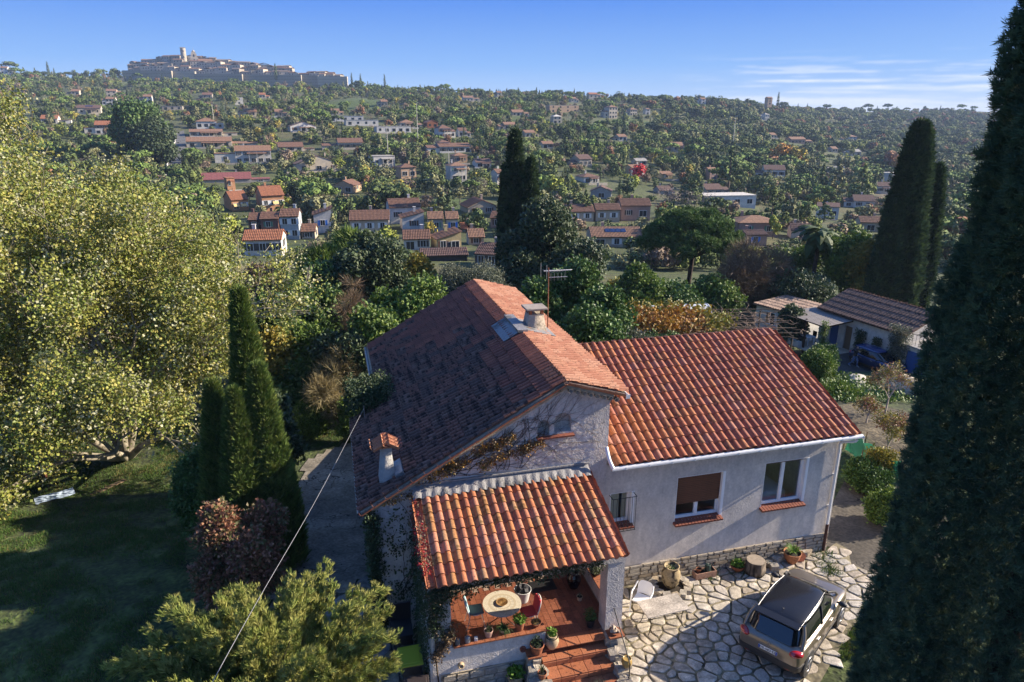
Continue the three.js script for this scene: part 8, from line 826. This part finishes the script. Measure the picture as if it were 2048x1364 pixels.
{ // walking person beside the blue car: one surface from joints and radii
  const p = V(26.9, gd(30.4, 53) + .74, -50.6); const t = thing('person', 'person in a black jacket and jeans walking beside the blue car', 'person', p, -.9); // faces +x
  const J = { pelvis: [0, .95, 0], chest: [.04, 1.30, 0], neck: [.07, 1.48, 0], head: [.10, 1.62, 0], hl: [0, .92, -.09], hr: [0, .92, .09], kl: [.20, .52, -.10], kr: [-.04, .50, .10], al: [.24, .09, -.10], ar: [-.32, .14, .10], tl: [.40, .04, -.10], tr: [-.19, .03, .10], sl: [.05, 1.40, -.19], sr: [.05, 1.40, .19], el: [-.06, 1.13, -.25], er: [.06, 1.13, .25], wl: [.10, .93, -.24], wr: [.30, 1.02, .20] };
  const Bn = [['pelvis', 'chest', .135, .155], ['chest', 'neck', .14, .06], ['neck', 'head', .055, .09], ['sl', 'sr', .07, .07], ['hl', 'hr', .10, .10], ['hl', 'kl', .095, .065], ['hr', 'kr', .095, .065], ['kl', 'al', .062, .042], ['kr', 'ar', .062, .042], ['al', 'tl', .045, .035], ['ar', 'tr', .045, .035], ['sl', 'el', .06, .048], ['sr', 'er', .06, .048], ['el', 'wl', .046, .034], ['er', 'wr', .046, .034]];
  const res = 62, mc = new MarchingCubes(res, new THREE.MeshBasicMaterial(), false, false, 60000), S = 1.0, cen = V(0, .9, 0), q = V(), a = V(), b = V(); mc.isolation = 0;
  for (let k = 0; k < res; k++) for (let j = 0; j < res; j++) for (let i = 0; i < res; i++) { q.set((i / res * 2 - 1) * S, (j / res * 2 - 1) * S, (k / res * 2 - 1) * S).add(cen); let m = 0; for (const [n0, n1, r0, r1] of Bn) { a.set(...J[n0]); b.set(...J[n1]); const ab = b.clone().sub(a), tt = clamp(q.clone().sub(a).dot(ab) / ab.lengthSq()), d = q.distanceTo(a.addScaledVector(ab, tt)) - lerp(r0, r1, tt); m += Math.exp(-d * 38); } mc.field[i + j * res + k * res * res] = Math.log(m) / 38; }
  mc.update(); const n = mc.count, P = new Float32Array(mc.positionArray.slice(0, n * 3)), N = new Float32Array(mc.normalArray.slice(0, n * 3)), C = new Float32Array(n * 3); for (let i = 0; i < n; i++) { for (let c = 0; c < 3; c++) P[i * 3 + c] = P[i * 3 + c] * S + cen.getComponent(c); const x = P[i * 3], y = P[i * 3 + 1]; const c = y > 1.54 ? (x < .07 || y > 1.69 ? [.02, .015, .012] : [.38, .22, .16]) : y > .9 ? ((Math.abs(P[i * 3 + 2]) > .2 && y < 1.0) || (x > .26 && y > .9) ? [.38, .22, .16] : [.012, .012, .014]) : y > .13 ? [.10, .15, .26] : [.25, .25, .25]; C.set(c, i * 3); }
  const g = new THREE.BufferGeometry(); g.setAttribute('position', new THREE.BufferAttribute(P, 3)); g.setAttribute('normal', new THREE.BufferAttribute(N, 3)); g.setAttribute('color', new THREE.BufferAttribute(C, 3)); part('body', g, std(lin(1, 1, 1), .85, { vertexColors: true }), t);
}
{ // television aerial on the main roof
  const t = thing('television_aerial', 'rusty television aerial mast behind the roof chimney', 'aerial', L2(house, -.75, 6.93, -5.75), .5), al = std(lin(.5, .5, .5), .4, { metalness: .7 }); new MB().span(V(0, 0, 0), V(0, 2.35, 0), .022, .018).build('mast', std(lin(.20, .07, .035), .8), t); const b = new MB(); b.span(V(-.2, 2.25, 0), V(1.0, 2.18, 0), .012); for (let i = 0; i < 9; i++) b.span(V(-.1 + i * .12, 2.24 - i * .007, -.24 + i * .012), V(-.1 + i * .12, 2.24 - i * .007, .24 - i * .012), .007, .007, 4); b.span(V(-.2, 2.0, -.2), V(-.2, 2.5, -.2), .008).span(V(-.2, 2.0, .2), V(-.2, 2.5, .2), .008).span(V(0, 2.0, 0), V(.7, 1.98, .15), .01); for (let i = 0; i < 5; i++) b.span(V(.1 + i * .13, 1.86, .03 * i), V(.1 + i * .13, 2.14, .03 * i), .006, .006, 4); b.build('antenna_bars', al, t);
}
{ // creeper on the gable: stems and the last leaves
  const r = Rng(760), t = thing('gable_creeper', 'dark creeper stems with a few russet leaves on the gable wall', 'creeper', house.position.toArray(), house.rotation.y), b = new MB(), pts = [], top = (x) => (x < -2.06 ? leftY(x) : rightY(x)) - .2;
  const walk = (x, y, dx, dy, n, rad, lev) => { for (let i = 0; i < n; i++) { const l = r.r(.09, .18), nx = x + dx * l, ny = y + dy * l; if (nx > -.75 || nx < -7.5 || ny > top(nx) || ny < (nx > -6.4 ? 4.66 : .2)) return; b.span(V(x, y, .035 + r() * .01), V(nx, ny, .035 + r() * .01), rad, rad * .93, 3); rad *= .965; x = nx; y = ny; dx += r.s() * .35; dy += r.s() * .3; const L = Math.hypot(dx, dy); dx /= L; dy /= L; if (lev < 3 && r() < .19) walk(x, y, dx + r.s() * .8, dy + r.s() * .8, n * .55, rad * .75, lev + 1); } };
  for (let k = 0; k < 7; k++) walk(-7.0 + r() * .3, .5 + r(), .55 + r() * .4, 1, 50, .013, 0); for (let k = 0; k < 16; k++) walk(-6.6 + r() * 1.2, 4.7 + r() * .3, 1, .18 + r() * .4, 46, .012, 0); for (let k = 0; k < 9; k++) walk(-5.4 + r() * 2.5, 4.72, .6 + r.s() * .5, .7, 30, .01, 0);
  b.build('stems', std(lin(.07, .045, .035), .95), t);
  for (let k = 0; k < 330; k++) { const u = r(), c = r.pick([[-6.3, 4.75], [-5.6, 5.0], [-5.2, 5.15], [-4.4, 5.55], [-3.9, 5.65], [-3.4, 5.35], [-3.0, 5.45], [-4.2, 5.1], [-6.9, 4.35]]), x = c[0] + r.s() * .35, y = c[1] + r.s() * .1 + (x - c[0]) * .35; if (y > top(x) + .06) continue; pts.push({ m: sprigAt(V(x, y, .06 + r() * .06), V(r.s(), .2, 1.2).normalize(), r.r(.4, .75), r), c: tint(r, r() < .4 ? 'orange' : 'brown') }); } scatterInst('leaves', SPR.small, FM, pts, t).userData.kind = 'stuff';
  // ivy on the porch side, pier, beam and left wall
  const iv = thing('porch_ivy', 'brown green creeper over the porch beam and pier', 'creeper', house.position.toArray(), house.rotation.y), p2 = [], bb = new MB(); bb.tube([[-6.3, .1, 2.9], [-6.35, 1.6, 2.88], [-6.1, 2.9, 2.9], [-4.5, 3.3, 2.9], [-2.4, 3.42, 2.9]], .02, 30, 5); bb.build('stems', M.bark, iv);
  const put = (x, y, z, s, pal) => p2.push({ m: sprigAt(V(x, y, z), V(r.s(), r.s(), 1).normalize(), s, r), c: tint(r, pal) });
  for (let k = 0; k < 230; k++) { const x = lerp(-6.45, -1.9, r()), w = .18 * (1 - (x + 6.45) / 6); put(x, 3.27 + r.s() * w - (x < -5.4 ? r() * .2 : 0), 2.9 + r() * .06, r.r(.35, .65), r() < .7 ? 'dark' : 'brown'); } for (let k = 0; k < 170; k++) { const y = 3.2 - 1.3 * Math.pow(r(), 1.6); put(-6.45 + r() * r() * .62, y, 2.88 + r() * .06, r.r(.35, .65), r() < .8 ? 'dark' : 'brown'); } for (let k = 0; k < 90; k++) { const q = r(); put(-6.4 + q * .5, 1.15 + q * .8 + r.s() * .12, 2.87, r.r(.4, .7), 'brown'); } for (let k = 0; k < 300; k++) put(-6.5 - r() * .06, r() * 3.4, r.r(.1, 2.8), r.r(.4, .7), 'dark'); for (let k = 0; k < 140; k++) put(-6.55 + r() * .12, lerp(4.4, 3.4, 1 - r()), r.r(.1, 3.0), r.r(.35, .6), r() < .5 ? 'red' : 'brown');
  scatterInst('leaves', SPR.small, FM, p2, iv).userData.kind = 'stuff';
  const cr = thing('corner_ivy', 'dark ivy on the shaded left front corner of the villa', 'creeper', house.position.toArray(), house.rotation.y), p3 = []; new MB().span(V(-7.62, 0, .06), V(-7.62, 3.8, .06), .03, .015).build('stems', M.bark, cr); for (let k = 0; k < 700; k++) { const y = r() * 3.9; p3.push({ m: sprigAt(V(-7.55 - r() * .14 + (r() < .22 ? r() * 1.0 : 0), y, .06 + r() * .1 - (r() < .4 ? r() * 3 : 0)), V(r.s() - .3, r.s(), 1).normalize(), r.r(.5, .9), r), c: tint(r, 'dark') }); } scatterInst('leaves', SPR.small, FM, p3, cr).userData.kind = 'stuff';
  const ei = thing('eaves_ivy', 'green ivy clump overhanging the stepped left eaves', 'creeper', house.position.toArray(), house.rotation.y), p4 = []; new MB().span(V(-7.3, 0, -6.6), V(-7.2, 4.6, -6.5), .04, .02).build('stems', M.bark, ei); for (let k = 0; k < 520; k++) p4.push({ m: sprigAt(V(-7.25 + r.s() * .75, 4.55 + r.s() * .38 + .3, -6.5 + r.s() * .9), V(r.s(), 1, r.s()).normalize(), r.r(.6, 1.1), r), c: tint(r, 'dark') }); scatterInst('leaves', SPR.small, FM, p4, ei).userData.kind = 'stuff';
}
{ // service cable from the eaves to a pole out of the picture
  const a = L2(house, -7.5, 4.75, -5.4), b = at(425, 1364, 8.6), e = b.clone().add(b.clone().sub(a).multiplyScalar(.9)); e.y = b.y + .3; const t = thing('service_cable', 'thin pale cable running from the eaves toward the viewer', 'cable', [0, 0, 0]); new MB().tube([a, a.clone().lerp(b, .5).add(V(0, -.12, 0)), b, e], .005, 40, 5).build('wire', std(lin(.3, .3, .3), .7), t); new MB().span(a.clone().add(V(0, -.7, 0)), a.clone().add(V(0, .1, 0)), .02).build('bracket', M.iron2, t);
}
{ // odds and ends on the lawn under the plane trees
  const p = gAt(80, 905, 29), t = thing('wooden_post', 'reddish wooden post leaning under the plane tree', 'post', p); new MB().box(-.12, 1.0, 0, .16, 2.1, .16, 0, 0, .08).build('post_body', std(lin(.20, .085, .05), .9, { map: woodT }), t); new MB().box(-.2, 2.05, .0, .6, .06, .3).build('board', M.paleWood, t);
  const q = gAt(205, 918, 28); const pl = new MB().box(0, .04, 0, .22, .05, 1.6).build('plank', M.paleWood); pl.position.copy(q); pl.rotation.y = -.5; tag(pl, 'grey plank lying in the grass below the plane tree', 'plank');
  const s = gAt(98, 943, 27), sh = part('plastic_sheet', (() => { const g = new THREE.PlaneGeometry(1.5, .7, 16, 8), r = Rng(770), v = g.attributes.position; for (let i = 0; i < v.count; i++) v.setZ(i, .12 * fbm(v.getX(i) * 4 + 3, v.getY(i) * 5, 3)); g.rotateX(-Math.PI / 2); g.computeVertexNormals(); return metreUV(g); })(), std(lin(.45, .55, .68), .4, { side: THREE.DoubleSide })); sh.position.set(s.x, s.y + .03, s.z); sh.rotation.y = .7; tag(sh, 'crumpled bluish plastic sheet on the lawn', 'sheet');
}
// things that would share a label are told apart by their order across the view
{
  const by = new Map(), ORD = ['first', 'second', 'third', 'fourth', 'fifth', 'sixth', 'seventh', 'eighth', 'ninth', 'tenth', 'eleventh', 'twelfth', 'thirteenth', 'fourteenth', 'fifteenth', 'sixteenth'];
  for (const o of scene.children) if (o.userData.category && o.userData.label && o.userData.kind !== 'stuff') { if (!by.has(o.userData.label)) by.set(o.userData.label, []); by.get(o.userData.label).push(o); }
  for (const [label, list] of by) { if (list.length < 2) continue; list.sort((a, b) => seen(a.position)[0] - seen(b.position)[0]); list.forEach((o, i) => { o.userData.label = `${label.split(' ').slice(0, 12).join(' ')}, ${ORD[i] || 'further'} from the left`; }); }
}
renderer.render(scene, camera);
